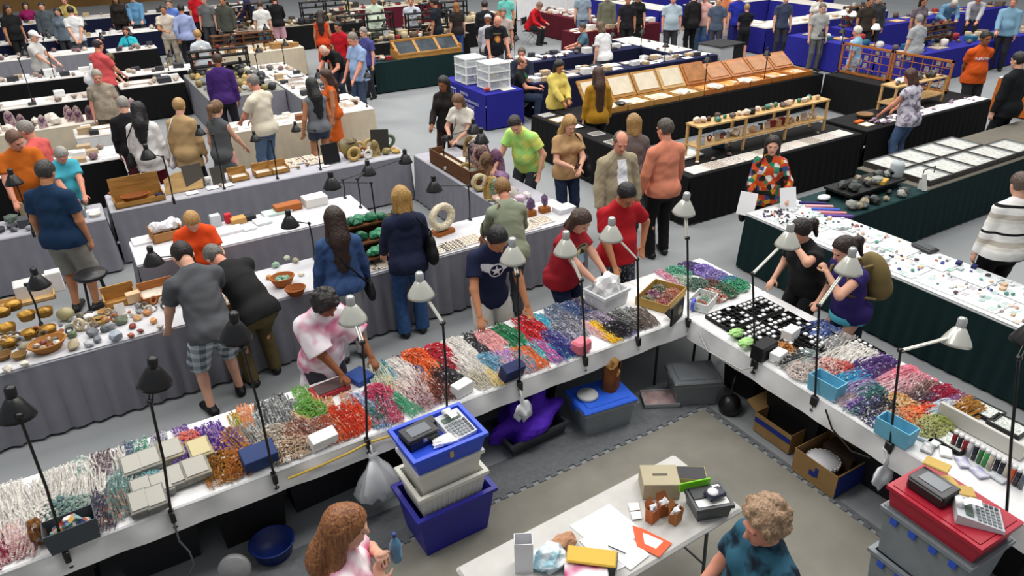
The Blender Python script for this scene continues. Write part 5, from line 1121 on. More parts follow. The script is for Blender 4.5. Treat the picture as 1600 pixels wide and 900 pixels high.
x,y=P2(75,540,.80); put('basket',x,y,Z1,(.30,.24,.22),'#b07838','#7a4c20',.3,'large brown basket of pebbles at the front of the grey table')
for i in range(9): put('rock',x+.07*math.cos(i*.7)*(1+.2*(i%3)),y+.055*math.sin(i*.7)*(1+.3*(i%2)),Z1+.035+.01*(i%3),.033,['#d8d0c4','#6a6460','#b09a80','#8a4a48'][i%4],None,i,'pebble heaped in the large brown basket, %s around its rim'%nth(i),group='pebbles in the basket')
x,y=P2(102,490,.82); put('sphere',x,y,Z1,(.16,.16,.12),'#b89a60','#8a9a80',0,'banded tan stone dome beside the white disc'); x,y=P2(138,492,.8); put('sphere',x,y,Z1,(.10,.10,.05),'#eeece8',None,0,'white round disc on the long grey table')
for i,(px,py,s,k,c) in enumerate([(30,555,.12,'basket','#8a6a3a'),(35,540,.10,'rock','#8f8a72'),(12,575,.10,'rock','#d8d0c0'),(38,568,.09,'rock','#e0dacb'),(5,556,.13,'basket','#7a5a30'),(115,540,.13,'rock','#a89a7a'),(125,512,.14,'ring','#c8b898'),(112,522,.10,'rock','#5a6a4a'),(145,520,.12,'rock','#6a6c74'),(152,530,.11,'rock','#7c8088'),(138,537,.10,'rock','#b8bcc0'),(165,512,.10,'rock','#53565c'),(182,526,.14,'rock','#9aa4b0'),(155,500,.14,'bowl','#a88a4a'),(172,510,.10,'rock','#8a8c90'),(206,508,.08,'rock','#8a3a28'),(204,522,.07,'rock','#a85a40'),(219,516,.07,'rock','#7a3020'),(190,500,.13,'rock','#5c6650'),(105,478,.07,'rock','#7a7c6a'),(122,470,.09,'rock','#6a6258'),(135,472,.08,'rock','#4a3c38'),(160,485,.10,'bowl','#b08a50'),(178,490,.09,'rock','#777066'),(215,495,.09,'rock','#c89a6a'),(250,510,.08,'rock','#b8b0a8'),(240,500,.08,'rock','#d89a60'),(228,488,.10,'rock','#b87a48'),(238,482,.07,'rock','#efe9e0')]):
    x,y=P2(px,py,.79); put(k,x,min(y,7.54),Z1,(s*.55 if k=='rock' else s),c,None,i*.9,None,wG,'minerals on the long grey table')
scatter('G1',60,[('rock',.05,.09),('rock',.04,.08),('bowl',.07,.1),('ring',.08,.1)],'in the crowd of minerals on the long grey table',29,['#8a8c90','#6a5a48','#b89a70','#c8c0b4','#54585a','#a86a40','#7a7c6a'],'small minerals on the grey table',area=(-1.2,.55,7.22,7.52),cov=1)
x,y=P2(188,468,.80); r=crate('wooden tray of white cards beside the grey shirt',x,y+.02,Z1,.03,.30,.22,.10,WD,.16)
x,y=P2(186,478,.83); put('frame',x,y-.06,Z1,(.09,.09,.12),'#f0eeea',None,.05,'white price card leaning on the wooden tray'); x,y=P2(208,463,.83); put('box',x,y,Z1+.015,(.13,.09,.10),'#d8b890',None,.1,'tan box inside the wooden tray of white cards'); 
x,y=P2(245,462,.80); crate('orange wooden tray in front of the grey shirt',x+.02,y+.06,Z1,.03,.34,.26,.10,WDO,.14,'#e8dccb')
x,y=P2(348,470,.80); crate('wooden tray of white crystals between the two bending men',x,y,Z1,.03,.22,.34,.10,WDO,.12,'#f0e6dc')
for i in range(6): put('rock',x-.06+.06*(i%3),y-.08+.12*(i//3),Z1+.06,.035,'#efe6dc','#caa890',i,'white crystal in the tray between the bending men, %s of six'%nth(i),group='white crystals')
x,y=P2(442,440,.80); put('basket',x,y,Z1,(.24,.20,.26),'#b8682c','#7a4018',.1,'brown basket of green stones beside the denim jacket')
for i in range(6): put('rock',x+.05*math.cos(i),y+.045*math.sin(i),Z1+.05,.04,['#7aa890','#b8b09a','#5a8a70'][i%3],None,i,'green stone in the basket beside the denim jacket, %s of six'%nth(i),group='green stones')
x,y=P2(455,452,.78); put('basket',x+.02,y-.1,Z1,(.2,.18,.2),'#a8602a','#6e3a16',.1,'low brown basket at the table edge beside the denim jacket')
for i,(px,py,s,c) in enumerate([(430,412,.1,'#8fb09a'),(448,402,.11,'#b8c0a8'),(462,405,.1,'#a8a488'),(435,425,.08,'#d0c8b0'),(470,425,.08,'#e8e0d0'),(420,430,.08,'#c08040')]): x,y=P2(px,py,.8); put('rock',x,y,Z1,s*.55,c,None,i,None,wG,'minerals on the long grey table')
# malachite risers
x,y=P2(585,392,.80); rs=thing('wooden_riser','stepped wooden riser loaded with green malachite','stand',(2.58,7.28,Z1)); b=MB()
for yy,zz in((-.16,.09),(.0,.22),(.17,.36)): b.box((0,yy,zz-.01),(.95,.17,.02)); b.box((0,yy+.07,zz/2),(.95,.015,zz)); [b.box((sx*.46,yy,zz/2),(.02,.16,zz)) for sx in(-1,1)]
b.build('riser_steps',WDD,rs)
for i in range(48):
    rr=random.Random(i+5); st=i%3; u=rr.uniform(-.43,.43) ; yy=(-.16,0,.17)[st]; zz=(.09,.22,.36)[st]
    put('rock',2.58+u,7.28+yy+rr.uniform(-.03,.02),Z1+zz,rr.uniform(.045,.085),rr.choice(['#1f7a52','#2f9a68','#58b088','#2a8a5c','#90c0a0','#a08a60','#1a6444']),'#14583c',i,'green malachite lump on the %s step of the riser, %s of its step'%(('lowest','middle','top')[st],nth(i//3)),group='malachite on the riser')
for i,(px,py,k,s,c,h) in enumerate([(500,310,'cathedral',.2,'#4a5238',.02),(508,330,'rock',.07,'#8a7a3a',.0),(525,322,'rock',.08,'#6a5a30',.0),(540,308,'ring',.2,'#c8b078',.2),(552,320,'rock',.07,'#b8a070',.2),(480,330,'rock',.08,'#7a5a30',0),(495,345,'rock',.07,'#5a4a28',0),(470,335,'rock',.06,'#c05a28',0),(486,355,'bowl',.1,'#8a6a38',0),(560,300,'box',.2,'#ece8e2',.2),(592,312,'jar',.08,'#e8e8e6',.2),(598,385,'box',.14,'#8a4a28',0)]):
    x,y=P2(px,py,.8+h); y=min(max(y,6.95),7.55); put(k,x,y,Z1,s if k!='box' else (s,s*.6,s*.5),c,'#b8a878' if k=='cathedral' else None,0 if k in('cathedral','ring') else i,None,'around the malachite riser','minerals by the riser')
x,y=P2(688,345,.9); put('ring',x,y-.05,Z1+.05,(.40,.40,.34),'#e6dcc4','#9a9070',.2,'large cream geode ring on a wooden base beside the shoulder bag'); put('box',x,y-.05,Z1,(.26,.17,.05),'#a05a28',None,.2,'brown wooden base under the large cream geode ring')
for i,(px,py,c) in enumerate([(600,425,'#f0ede8'),(640,400,'#efece6'),(705,385,'#f2efe9'),(735,375,'#efe9e0'),(720,395,'#f1eee8'),(825,355,'#f2f0ec'),(845,345,'#f0ece6'),(800,352,'#eeebe6'),(665,395,'#efeae2'),(690,400,'#ece6dc'),(580,430,'#eee8e0')]):
    x,y=P2(px,py,.76); put('grid',x,min(max(y,7.02),7.5),Z1,(.27,.24,.10),c,'#d8cdbd',.02,None,wG,'pale specimen trays on the long grey table')
for i,(px,py) in enumerate([(822,322),(846,318)]):
    x,y=P2(px,py,.85); put('box',x,min(y,7.3),Z1,(.13,.10,.07),'#9a5a24',None,0,'orange wooden block under the purple amethyst, %s'%('nearer the sage shirt' if i==0 else 'nearer the white book')); put('rock',x,min(y,7.3),Z1+.071,(.075,.06,.14),'#6a4a78','#3a2848',i,'purple amethyst on its wooden block, %s'%('nearer the sage shirt' if i==0 else 'nearer the white book'))
x,y=P2(880,326,.78); put('box',x,y-.02,Z1,(.26,.18,.06),'#e2e4ea','#d0d4dc',.05,'white book lying at the far end of the long grey table')
# side table with geodes
gi=0
for px,py,k,s,c,c2 in [(725,297,'ring',.17,'#d8c890','#6a5a30'),(747,290,'ring',.17,'#e8e2d8','#8a8478'),(708,300,'ring',.15,'#d0b888','#7a6a40'),(733,315,'cathedral',.2,'#8a8c80','#7aa890'),(718,320,'rock',.05,'#d8b0a0',None),(735,325,'rock',.05,'#3a9a6a',None),(748,322,'rock',.06,'#d89a88',None),(757,315,'rock',.05,'#e0c8b8',None),(722,332,'rock',.05,'#e8c0b0',None),(740,335,'rock',.05,'#ece4dc',None),(760,330,'rock',.05,'#c8b8a8',None),(705,315,'cathedral',.2,'#b89048','#8a6a28'),
   (752,262,'cathedral',.30,'#e0c8b4','#6a4058'),(742,255,'cathedral',.30,'#d8d0c0','#5a3a50'),(765,248,'cathedral',.26,'#8a6078','#583850'),(760,270,'cathedral',.26,'#b09070','#6a5040'),(775,268,'cathedral',.28,'#a07890','#6a4868'),(785,280,'rock',.10,'#8a6890','#583a60'),(775,290,'rock',.08,'#7a5a80',None),(728,270,'ring',.16,'#c8a860','#5a4a28'),(740,275,'sphere',.12,'#5c6258',None),(750,275,'sphere',.07,'#d8b060',None),(722,262,'sphere',.08,'#c8a868',None),(715,275,'sphere',.06,'#d0b078',None),(735,240,'cathedral',.24,'#b89a60','#6a4a30'),(790,300,'rock',.10,'#c8c4bc',None),(800,305,'rock',.10,'#a8a49a',None),(770,305,'cathedral',.22,'#c8a868','#8a7a48'),(765,285,'sphere',.08,'#c89a48',None),
   (800,315,'rock',.06,'#e8e0e4',None),(812,308,'rock',.06,'#c8b0c0',None),(822,302,'rock',.06,'#e0d8d8',None),(805,295,'rock',.05,'#b8a0b0',None),(700,262,'rock',.06,'#d8d0c4',None),(690,250,'rock',.06,'#b8a890',None)]:
    x,y=P2(px,py,.82); x=min(max(x,4.56),5.14); put(k,x,min(max(y,6.98),10.2),Z1,s*(1.45 if k!='rock' else 1.35),c,c2,-.6+random.Random(gi).uniform(-.4,.4),None,'piled near the end of the grey side table','geodes on the side table'); gi+=1
x,y=P2(695,255,.80); crate('long brown crate along the grey side table',4.62,9.25,Z1,1.57,1.3,.22,.22,WDD,.22,'#b8a888')
for i,(yy,zz) in enumerate([(8.9,.0),(9.3,.0),(9.7,0)]): put('tray',4.95,yy,Z1,(.3,.26,.12),'#d8d4cc','#efeae2',.05,None,'on the grey side table','trays on the side table')
# inner grey table
x,y=P2(262,372,.80); r=crate('brown cardboard box stuffed with white tissue behind the orange vest','0' and x,y+.12,Z1,.1,.34,.24,.16,mat('#a87848',.8,kind='noise',scale=5),.16,name='cardboard_box')
for i,(u,v) in enumerate([(-.09,.02),(.03,.0),(.12,.05)]): crumple('tissue_wad','white tissue wad in the brown cardboard box, %s of three'%nth(i),'tissue',(x+u,y+.12+v,Z1+.10),(.08,.07,.08),mat('#eef0f4',.7),80+i,'tissue wads',n=2)
for i,(px,py,w,d,h,c,l) in enumerate([(335,345,.12,.1,.14,'#c8ccd0','grey jar box on the inner grey table'),(352,338,.08,.08,.12,'#c02838','small red box on the inner grey table'),(372,345,.18,.14,.07,'#c89a58','tan paper bag on the inner grey table'),(390,340,.14,.12,.06,'#2a2a2e','black and white box on the inner grey table'),(345,362,.5,.2,.03,'#f2f2f2','long white box lid along the inner grey table'),(390,355,.16,.12,.02,'#dfe4e8','grey white box beside the long white box lid'),(437,312,.34,.16,.09,'#a8602c','orange brown wooden tray on the inner grey table'),(432,330,.36,.18,.03,'#c8e0d8','pale green flat box below the orange brown tray'),(410,345,.2,.2,.03,'#dfe6ea','pale plastic sheet on the inner grey table'),(230,372,.34,.24,.02,'#e8e8ea','white paper covering the near end of the inner grey table'),(480,305,.30,.22,.12,'#e0ddd8','large white box behind the denim jacket')]):
    x,y=P2(px,py,.78); put('box',x,min(max(y,8.62),9.2),Z1,(w,d,h),c,None,.05,l)
# rear grey table
x,y=P2(208,318,.78); crate('open wooden crate with a basket, nearest on the rear grey table',.52,10.62,Z1,.03,.62,.26,.10,WD,.34); put('basket',.48,10.60,Z1+.015,(.34,.2,.26),'#a8602c','#6a3c18',.05,'brown basket inside the open wooden crate'); put('box',.78,10.58,Z1+.015,(.1,.1,.06),'#23284a',None,.3,'dark blue cloth in the open wooden crate')
put('tray',.5,10.95,Z1,(.5,.4,.3),'#a87840','#8a5a2c',.05,'shallow wooden tray behind the open wooden crate')
for i in range(5): put('rock',.15+.02+.16*i*.8+.05,10.98,Z1+.035,.05,'#a06038','#6a3c20',i,'reddish brown rock in the shallow wooden tray, %s along'%nth(i),group='reddish rocks')
r=thing('folding_sign','tan carved board leaning beside the open wooden crate','board',(1.12,10.7,Z1)); b=MB().prism([(-.26,0),(.24,0),(.27,.22),(.12,.28),(-.08,.27),(-.24,.2)],-.012,.012); o=b.build('board_panel',WDL,r); o.rotation_euler=(R_(72),0,0); b=MB().box((0,.12,.09),(.05,.16,.02),tilt=-.7); b.build('prop',WDD,r)
for i,(px,py,w,h,c) in enumerate([(306,283,.26,.34,'#55504a'),(343,276,.18,.24,'#4a4844')]):
    x,y=P2(px,py,.9); put('frame',x,10.75,Z1,(w,.3,h),c,None,.05,'dark framed panel standing on the rear grey table, %s'%('taller one' if i==0 else 'smaller one')); 
for i,(px,py) in enumerate([(370,272),(408,266),(434,262)]): x,y=P2(px,py,.8); crate('small wooden case on the rear grey table, %s from the dark frames'%nth(i),x,10.78,Z1,.03,.26,.20,.09,WD,.16,'#ece4d8')
for i,(px,py,k,c) in enumerate([(325,285,'sphere','#ece8e0'),(332,292,'card','#f0f0ee'),(300,300,'card','#e8e8ea'),(345,290,'rock','#c8b8a8'),(355,288,'card','#f0eee8'),(460,250,'grid','#f2ece2'),(478,248,'grid','#f4f0e8'),(495,250,'grid','#f0e8dc'),(466,262,'rock','#8a6a48'),(480,258,'rock','#7a5a40'),(505,258,'card','#f0ece8'),(445,258,'grid','#efe6da')]):
    x,y=P2(px,py,.77); put(k,x,min(max(y,10.52),11.1),Z1,{'sphere':.1,'card':(.16,.2,.3),'rock':.035,'grid':(.3,.3,.1)}[k],c,'#d8c8b4' if k=='grid' else None,.02,None,'on the rear grey table','goods on the rear grey table')
x,y=P2(522,245,.9); put('frame',x,10.72,Z1,(.26,.3,.3),'#17171a',None,.1,'black picture frame standing on the rear grey table'); x,y=P2(548,235,.9); r=thing('plate','oval olive stone plate on a stand beside the black frame','plate',(x,10.78,Z1)); MB().lathe([(0,.0),(.15,.0),(.17,.012),(.15,.02),(0,.02)],(0,0,.17),24,ax=(.1,-1,.5),sx=1,sy=.9).build('plate_disc',mat('#7a6a3a',.3,kind='noise',c2='#5a4c28',scale=8),r); MB().box((0,.06,.03),(.12,.14,.06)).build('plate_stand',WDD,r)
scatter('G3',22,[('rock',.1,.2),('ring',.14,.24),('bowl',.12,.2),('box',.12,.25),('cathedral',.18,.28)],'toward the far end of the rear grey table',31,{'*':['#8a7a48','#b89858','#5a6a4a','#c8c4b8','#8a5a30','#3a8a68','#d8d4cc'],'box':['#e0ddd8','#8a4a28','#2a4aa0','#b03028'],'cathedral':[('#b8a070','#8a7a4a'),('#6a7a60','#a8b090')]},'minerals at the end of the rear grey table',area=(3.45,4.4,10.5,11.15))
for px,py,l,w,h,d in [(648,172,'tilted dark mirror panel standing on the rear grey table',.28,.34,0),(598,165,'round dark bowl mirror on a stand beside the tilted panel',.2,.2,1)]:
    x,y=P2(px,py,1.0)
    if d: put('bowl',3.6,10.9,Z1+.18,(.26,.26,.2),'#4a3c34',None,0,l); put('stand',3.6,10.9,Z1,(.16,.16,.18),'#2a2a2c',None,0,'black stand under the round dark bowl mirror')
    else: put('frame',4.1,10.85,Z1,(w,.4,h),'#33312e',None,-.5,l)
# far-left grey table
scatter('G4',40,[('rock',.1,.18),('box',.14,.26),('card',.14,.24),('bowl',.12,.18),('tray',.2,.3)],'on the grey table by the orange shirt',32,{'*':['#c8c4bc','#8a8c90','#5a6a60','#e0dcd4','#4a4c50'],'card':['#f0f0f0','#e4ecf0'],'tray':[('#8a8c8e','#d8d8d4')]},'goods by the orange shirt')
# green sheets table
for i in range(13):
    y=5.6-i*.43
    put('card',7.22,y,Z1+.0005,(.40,.55,.25),['#e8eaec','#dfe3e5','#eceded'][i%3],None,1.6,'white display sheet on the green table, %s from the floral blouse along the front'%nth(i),group='white sheets front'); put('card',7.63,y-.1,Z1+.0015,(.38,.52,.25),['#e2e6e8','#e9ebec','#d9dee0'][i%3],None,1.56,'white display sheet on the green table, %s from the floral blouse along the back'%nth(i),group='white sheets back')
scatter('GR',330,[('rock',.025,.055),('rock',.025,.045),('card',.04,.09),('card',.05,.08),('box',.03,.07)],'on the white sheets of the green table',33,{'rock':['#3a3440','#6a5060','#4a8a7a','#b85a48','#c8a890','#2a2a3a','#88a8a0','#c0b8b4','#4858a0','#d8a090','#8a7a68','#58a090'],'card':['#b8c8c8','#c4d4d0','#a8c4bc','#dcc8bc','#c0bcc4','#cfd4d8'],'*':['#dfe2e4','#b8c4c4','#c8d0d0','#d8b898']},'small stones on the white sheets',zoff=.010,area=(7.0,7.84,.9,5.8))
for i in range(44): rr=random.Random(i); put('rock',7.22+rr.uniform(-.2,.25),5.55+rr.uniform(-.22,.2),Z1+.010,rr.uniform(.012,.022),rr.choice(['#2a2430','#4a3a58','#3a3a40']),None,i,'dark bead chip on the first white sheet, %s from the table corner'%nth(i),group='dark bead chips')
x,y=P2(1480,392,.78); r=thing('tablet_box','black tablet case lying at the back of the green table','device',(7.80,4.02,Z1+.012),-.2); MB().box((0,0,.02),(.16,.26,.04),bev=.012).build('case_body',mat('#1a1a1d',.4),r); MB().box((0,0,.042),(.12,.2,.006)).build('screen',mat('#4a4e52',.2),r)
for i,(px,py) in enumerate([(1498,412),(1522,418)]): x,y=P2(px,py,.77); put('box',x,y,Z1+.01,(.07,.05,.03),'#20245a',None,.2,'small navy box behind the white sheets, %s'%('nearer the tablet case' if i==0 else 'farther from the tablet case'))
x,y=P2(1360,330,.78)
for i,c in enumerate(['#2a2a6a','#e0a0a8','#3a58b8','#d88a90','#5a3a8a']): x,y=P2(1270+i*10,318+i*5,.77); put('box',x,min(max(y,5.12),5.82),Z1,(.05,.34,.03),c,None,.9,'%s slim box in the fan of boxes beside the floral blouse'%cname(c))
# black mineral heaps
tr=thing('black_riser','black tray riser heaped with minerals on the green table','stand',(8.85,5.55,Z1)); b=MB(); b.box((0,0,.10),(1.15,.42,.03)); b.box((0,-.12,.05),(1.1,.02,.1)); b.box((0,.18,.05),(1.1,.02,.1)); b.build('riser_board',mat('#151517',.6),tr)
for i in range(34):
    rr=random.Random(i+70); up=i%2; put('rock',8.85+rr.uniform(-.52,.52) if up else 8.6+rr.uniform(-.55,.75),5.55+rr.uniform(-.17,.17) if up else 5.22+rr.uniform(-.07,.08),Z1+(.117 if up else 0),rr.uniform(.05,.09),rr.choice(['#1f2624','#2a302e','#3c4640','#15181a','#585e58','#b8bcb4','#c8b898','#2c3a34']),'#101412',i,'dark mineral lump, %s along the %s'%(nth(i//2),'black riser' if up else 'green cloth before the black riser'),group='dark mineral lumps')
put('box',9.0,5.42,Z1+.117,(.18,.12,.05),'#c8a048',None,.3,'yellow tan box on the black mineral riser'); put('jar',9.42,5.5,Z1,(.18,.18,.30),'#a8b0b4',None,0,'grey plastic wrapped tub beside the display cases'); put('sphere',8.12,5.62,Z1,(.2,.14,.07),'#dfe2e2',None,0,'white flat dish at the end of the green mineral table'); put('frame',9.5,5.13,Z1,(.05,.3,.22),'#d8d8d4',None,0,'white card standing at the corner of the mineral table')
# framed cases
for i in range(9):
    cx=9.98+.44*(i//2*1.0)*1.25; cy=5.42+.52*(i%2); r=thing('display_case','glass topped display case, %s from the mineral heap in the %s row'%(nth(i//2),'front' if i%2==0 else 'back'),'case',(cx,cy,Z1),0,'glass topped cases'); b=MB(); rim_box(b,.53,.50,.07,t=.022,taper=1,lip=0); b.build('case_frame',mat('#3a3632',.5),r); MB().box((0,0,.04),(.48,.45,.02)).build('stones',mat('#e4dccf',.6,kind='cell',c2='#f0ebe2',scale=22),r); MB().box((0,0,.066),(.485,.455,.004)).build('glass_lid',GLS,r)
r=thing('carry_handle','dark wire stand on the front glass topped case','stand',(9.95,5.35,Z1+.071)); MB().tube([(-.13,0,0),(-.13,0,.09),(.13,0,.09),(.13,0,0)],.008,6).build('wire_frame',mat('#2a2826',.5),r)
# long black table with pale riser shelves
def riser(label,x,y,z,L,D,H,lv,m=WDL,rz=0):
    r=thing('riser_shelf',label,'shelf',(x,y,z+.001),rz); n=max(2,int(L/.8)+1)
    for i in range(n):
        for s_ in(-1,1): MB().box((-L/2+.03+(L-.06)*i/(n-1),s_*(D/2-.02),H/2),(.035,.035,H)).build('post',m,r)
    for h in lv: MB().box((0,0,h),(L,D,.025)).build('shelf_board',m,r)
    return r
riser('pale wooden two-tier riser behind the salmon shirt',9.30,7.82,Z1,2.9,.30,.52,(.20,.51))
for i in range(26): rr=random.Random(i+200); put(rr.choice(['rock','sphere','rock','jar']),7.98+i*.103,7.82+rr.uniform(-.07,.07),Z1+.524,rr.uniform(.05,.09) if i%3 else .07,rr.choice(['#e8d8c8','#d8b898','#c8a888','#5a4a44','#e0d0c0','#b89a80','#2f2c2c','#3a7a6a']),None,i,'stone on the top board of the pale riser, %s from the salmon shirt'%nth(i),group='stones on the top board')
for i in range(22): rr=random.Random(i+260); put(rr.choice(['rock','box','ring','frame']),8.0+i*.122,7.82+rr.uniform(-.05,.05),Z1+.214,rr.uniform(.08,.12),rr.choice(['#e4dcd2','#5a4a44','#8a3030','#d0c0b0','#b8c8d8','#2a2a2c','#c8a07a']),None,rr.uniform(-.3,.3),'piece on the lower board of the pale riser, %s from the salmon shirt'%nth(i),group='pieces on the lower board')
scatter('CB3',89,[('grid',.2,.32),('tray',.2,.3),('card',.2,.32),('rock',.08,.14)],'along the front of the long black table',34,{'grid':[('#efece8','#d8d0c8'),('#f2f0ee','#b8a898'),('#e8e4e0','#c8c0b8')],'tray':[('#e8e2da','#f4f2ee'),('#d8c8b0','#efe8de')],'card':['#f2f2f2','#ecebe8'],'rock':['#c8a888','#5a4840','#d8c8b8','#8a7a70']},'pale trays on the long black table',area=(7.36,11.08,7.54,7.68))
for i in range(10): put('grid' if i%3 else 'tray',7.58+.355*i,7.40,Z1,(.335,.27,.08),['#efece8','#e8e4de','#f2f0ee'][i%3],['#d8d0c8','#c8bcb0','#e0d8d0'][i%3],.01,'pale tray in the front row of the long black table, %s from the salmon shirt'%nth(i),group='front row trays')
put('jar',8.62,8.0,Z1,(.2,.2,.26),'#3a5a72',None,0,'blue grey bin behind the white tray by the blond bob'); put('tray',7.9,7.98,Z1,(.5,.3,.15),'#ecebe8','#f4f4f2',.02,'wide white tray beside the blond bob')
scatter('CBl',52,[('grid',.24,.34),('tray',.24,.36)],'on the black table by the lime shirt',35,{'grid':[('#e8e8e8','#b8b4b0'),('#1a1a1c','#e8e8e6'),('#f0f0f0','#8a8680')],'tray':[('#1c1c1e','#efefec'),('#c8a878','#f2f0ea'),('#e8e8e8','#dcdcd8')]},'small trays by the lime shirt')
# honey coloured wooden cases
k=0
for i in range(9):
    cx=8.55+i*.64; 
    if cx>14.1: break
    m=WD if i<4 else WDO; r=thing('wooden_case','open honey coloured wooden case, %s from the mustard top'%nth(i),'case',(cx,10.78,Z1),.0,'open wooden cases'); b=MB(); rim_box(b,.61,.50,.10,t=.02,taper=1,lip=0); b.build('case_body',m,r); MB().box((0,0,.05),(.56,.45,.03)).build('lining',mat('#e8d8b0' if i<4 else '#d89a50',.6,kind='cell',c2='#f0e8d8' if i<4 else '#c87a30',scale=14),r)
    b=MB(); a=.9 if i<5 else .6
    b.box((0,.27+.22*math.cos(a),.11+.22*math.sin(a)),(.61,.46,.03),tilt=a); b.build('lid',m if i!=3 else WDL,r); b=MB().box((0,.255+.22*math.cos(a)-.0,.115+.22*math.sin(a)+.010),(.50,.35,.022),tilt=a); b.build('lid_panel',mat('#d8cdb8' if i<4 else '#b87a40',.4,kind='noise',c2='#c8bca4' if i<4 else '#8a5a2c',scale=6),r)
for i in range(20): rr=random.Random(i+300); put(rr.choice(['grid','card','rock']),8.35+i*.285,10.70+rr.uniform(-.05,.05),Z1+.068,(.2,.2,.08) if i%3 else .05,rr.choice(['#f2efe8','#e8e2d4','#f0ece0']),'#d8ccb4',0,'pale card or stone in the honey coloured cases, %s from the mustard top'%nth(i),group='pale things in the cases')
put('bowl',8.75,10.62,Z1+.11,(.2,.2,.12),'#3a3c42',None,0,'dark bowl at the front of the honey coloured cases')
# lattice screens
def lattice(label,x,y,rz,L,H,z):
    r=thing('lattice_screen',label,'screen',(x,y,z),rz); b=MB()
    for s_ in(-1,1): b.box((s_*(L/2-.02),0,H/2),(.04,.03,H)); b.box((0,0,H/2+s_*(H/2-.02)),(L,.03,.04))
    b.build('frame_rails',WDO,r); b=MB(); n=int(L/.2)
    for i in range(1,n): b.box((-L/2+L*i/n,0,H/2),(.014,.014,H-.05))
    for j in range(1,4): b.box((0,0,H*j/4),(L-.05,.012,.012))
    for i in range(n):
        for j in range(4):
            if (i*7+j*3)%4<2: b.box((-L/2+L*(i+.5)/n,-.015,H*(j+.45)/4),(.09,.012,.10),m=1)
    b.build('lattice',[WDO,mat('#b8a8a0',.5,kind='noise',c2='#6a5a68',scale=14)],r)
lattice('wooden lattice screen hung with trinkets, half nearer the honey cases',14.72,9.85,math.pi/2,1.2,.62,Z1); lattice('wooden lattice screen hung with trinkets, half nearer the riser table',14.72,8.60,math.pi/2,1.25,.62,Z1)
# right black table
riser('wooden riser table of dark trinkets behind the lavender blouse',13.35,7.85,Z1,1.55,.32,.46,(.14,.45))
for i in range(16): rr=random.Random(i+330); put(rr.choice(['rock','stand','sphere']),12.7+i*.088,7.85+rr.uniform(-.08,.08),Z1+.464,rr.uniform(.06,.10),rr.choice(['#2a2826','#4a4440','#c8602c','#e0dad0','#6a5a50']),None,i,'dark trinket on the riser table top, %s from the lattice'%nth(i),group='dark trinkets')
scatter('BR',71,[('grid',.2,.32),('rock',.06,.12),('tray',.22,.34),('card',.2,.3)],'on the black table by the lavender blouse',36,{'grid':[('#e8e6ea','#c0b8c4'),('#efeff0','#d8d4d8')],'rock':['#8a7088','#a088a0','#d8d0d8','#6a5a4a','#b09ab0'],'tray':[('#e8e8e6','#f4f4f2'),('#b8a080','#e8e0d4')],'card':['#f0f0f2','#e4e4e8']},'goods by the lavender blouse',area=(11.4,14.9,7.3,7.66))
for i in range(7): put('card',12.75+.34*i,7.42,Z1,(.32,.36,.4),['#e8e8ea','#f0f0f0','#e4e2e6'][i%3],None,.01,'white sheet under the lavender blouse goods, %s from the orange strip'%nth(i),group='white sheets right')
put('box',11.62,7.66,Z1,(.2,.08,.03),'#e86a20',None,.1,'orange strip box at the near end of the lavender blouse table'); put('bowl',12.0,7.82,Z1,(.3,.26,.2),'#8a6a48',None,0,'brown basket bowl at the near end of the right black table')
# wire cabinets on the blue table
for i,(x,y,l) in enumerate([(7.62,14.3,'white wire display cabinet nearer the white cap on the blue table'),(7.75,13.55,'white wire display cabinet at the corner of the blue table')]):
    r=thing('wire_cabinet',l,'cabinet',(x,y,Z1),.0); b=MB()
    for sx in(-1,1):
        for s_ in(-1,1): b.box((sx*.24,s_*.24,.26),(.03,.03,.52))
    b.build('cabinet_posts',mat('#e4e4e2',.4),r)
    for h in(.02,.19,.36,.52): MB().box((0,0,h),(.52,.52,.02)).build('cabinet_shelf',mat('#e8e8e6',.4),r)
    b=MB()
    for q in(-1,1): b.box((q*.245,0,.27),(.006,.46,.48)); b.box((0,q*.245,.27),(.46,.006,.48))
    b.build('glass_sides',mat('#dfe6ea',.1,alpha=.3),r)
    for j in range(8): rr=random.Random(j+i*9); put('box',x-.14+.1*(j%4)*.95,y-.1+rr.uniform(0,.15),Z1+.031+.17*(j//4),(.08,.08,.1),rr.choice(['#2a3a8a','#d8b078','#e8e0d8','#6a4a38']),None,rr.uniform(-.5,.5),'small box in the wire cabinet %s, %s of eight'%('nearer the white cap' if i==0 else 'at the blue corner',nth(j)),group='boxes in the wire cabinets')
put('rock',7.45,13.3,Z1,.07,'#c84a38',None,0,'red trinket on the corner of the blue table'); put('card',7.9,13.25,Z1,(.3,.3,.3),'#e8e4dc',None,0,'pale card on the corner of the blue table')
# lettering on the blue cloth: monument outline and faint lines of text, unreadable in the photograph, as light strokes
def blue_print():
    b=MB(); X=7.272
    def bar(y0,y1,z0,z1): b.box((X,(y0+y1)/2,(z0+z1)/2),(.004,abs(y1-y0),z1-z0))
    for k in(0,1,2): bar(14.62-.1*k,14.59-.1*k,.25,.60)
    bar(14.66,14.36,.62,.65); bar(14.66,14.36,.20,.23)
    for row,(z,y0,y1) in enumerate([(.58,14.15,13.85),(.46,14.15,13.35),(.36,14.15,13.55),(.26,14.15,13.75)]):
        y=y0
        rr=random.Random(row)
        while y>y1:
            w=rr.uniform(.025,.05); bar(y,y-w*.35,z,z+.06); bar(y,y-w,z,z+.014); 
            if rr.random()<.6: bar(y,y-w,z+.048,z+.06)
            if rr.random()<.5: bar(y-w*.7,y-w,z,z+.06)
            y-=w+.018
    o=b.build('cloth_lettering',mat('#b8bcd8',.6)); t=[q for q in COL.objects if q.get('label','').startswith('royal blue table with white lettering')][0]
    o.parent=t; o.location=(-t.location[0],-t.location[1],0)
blue_print()
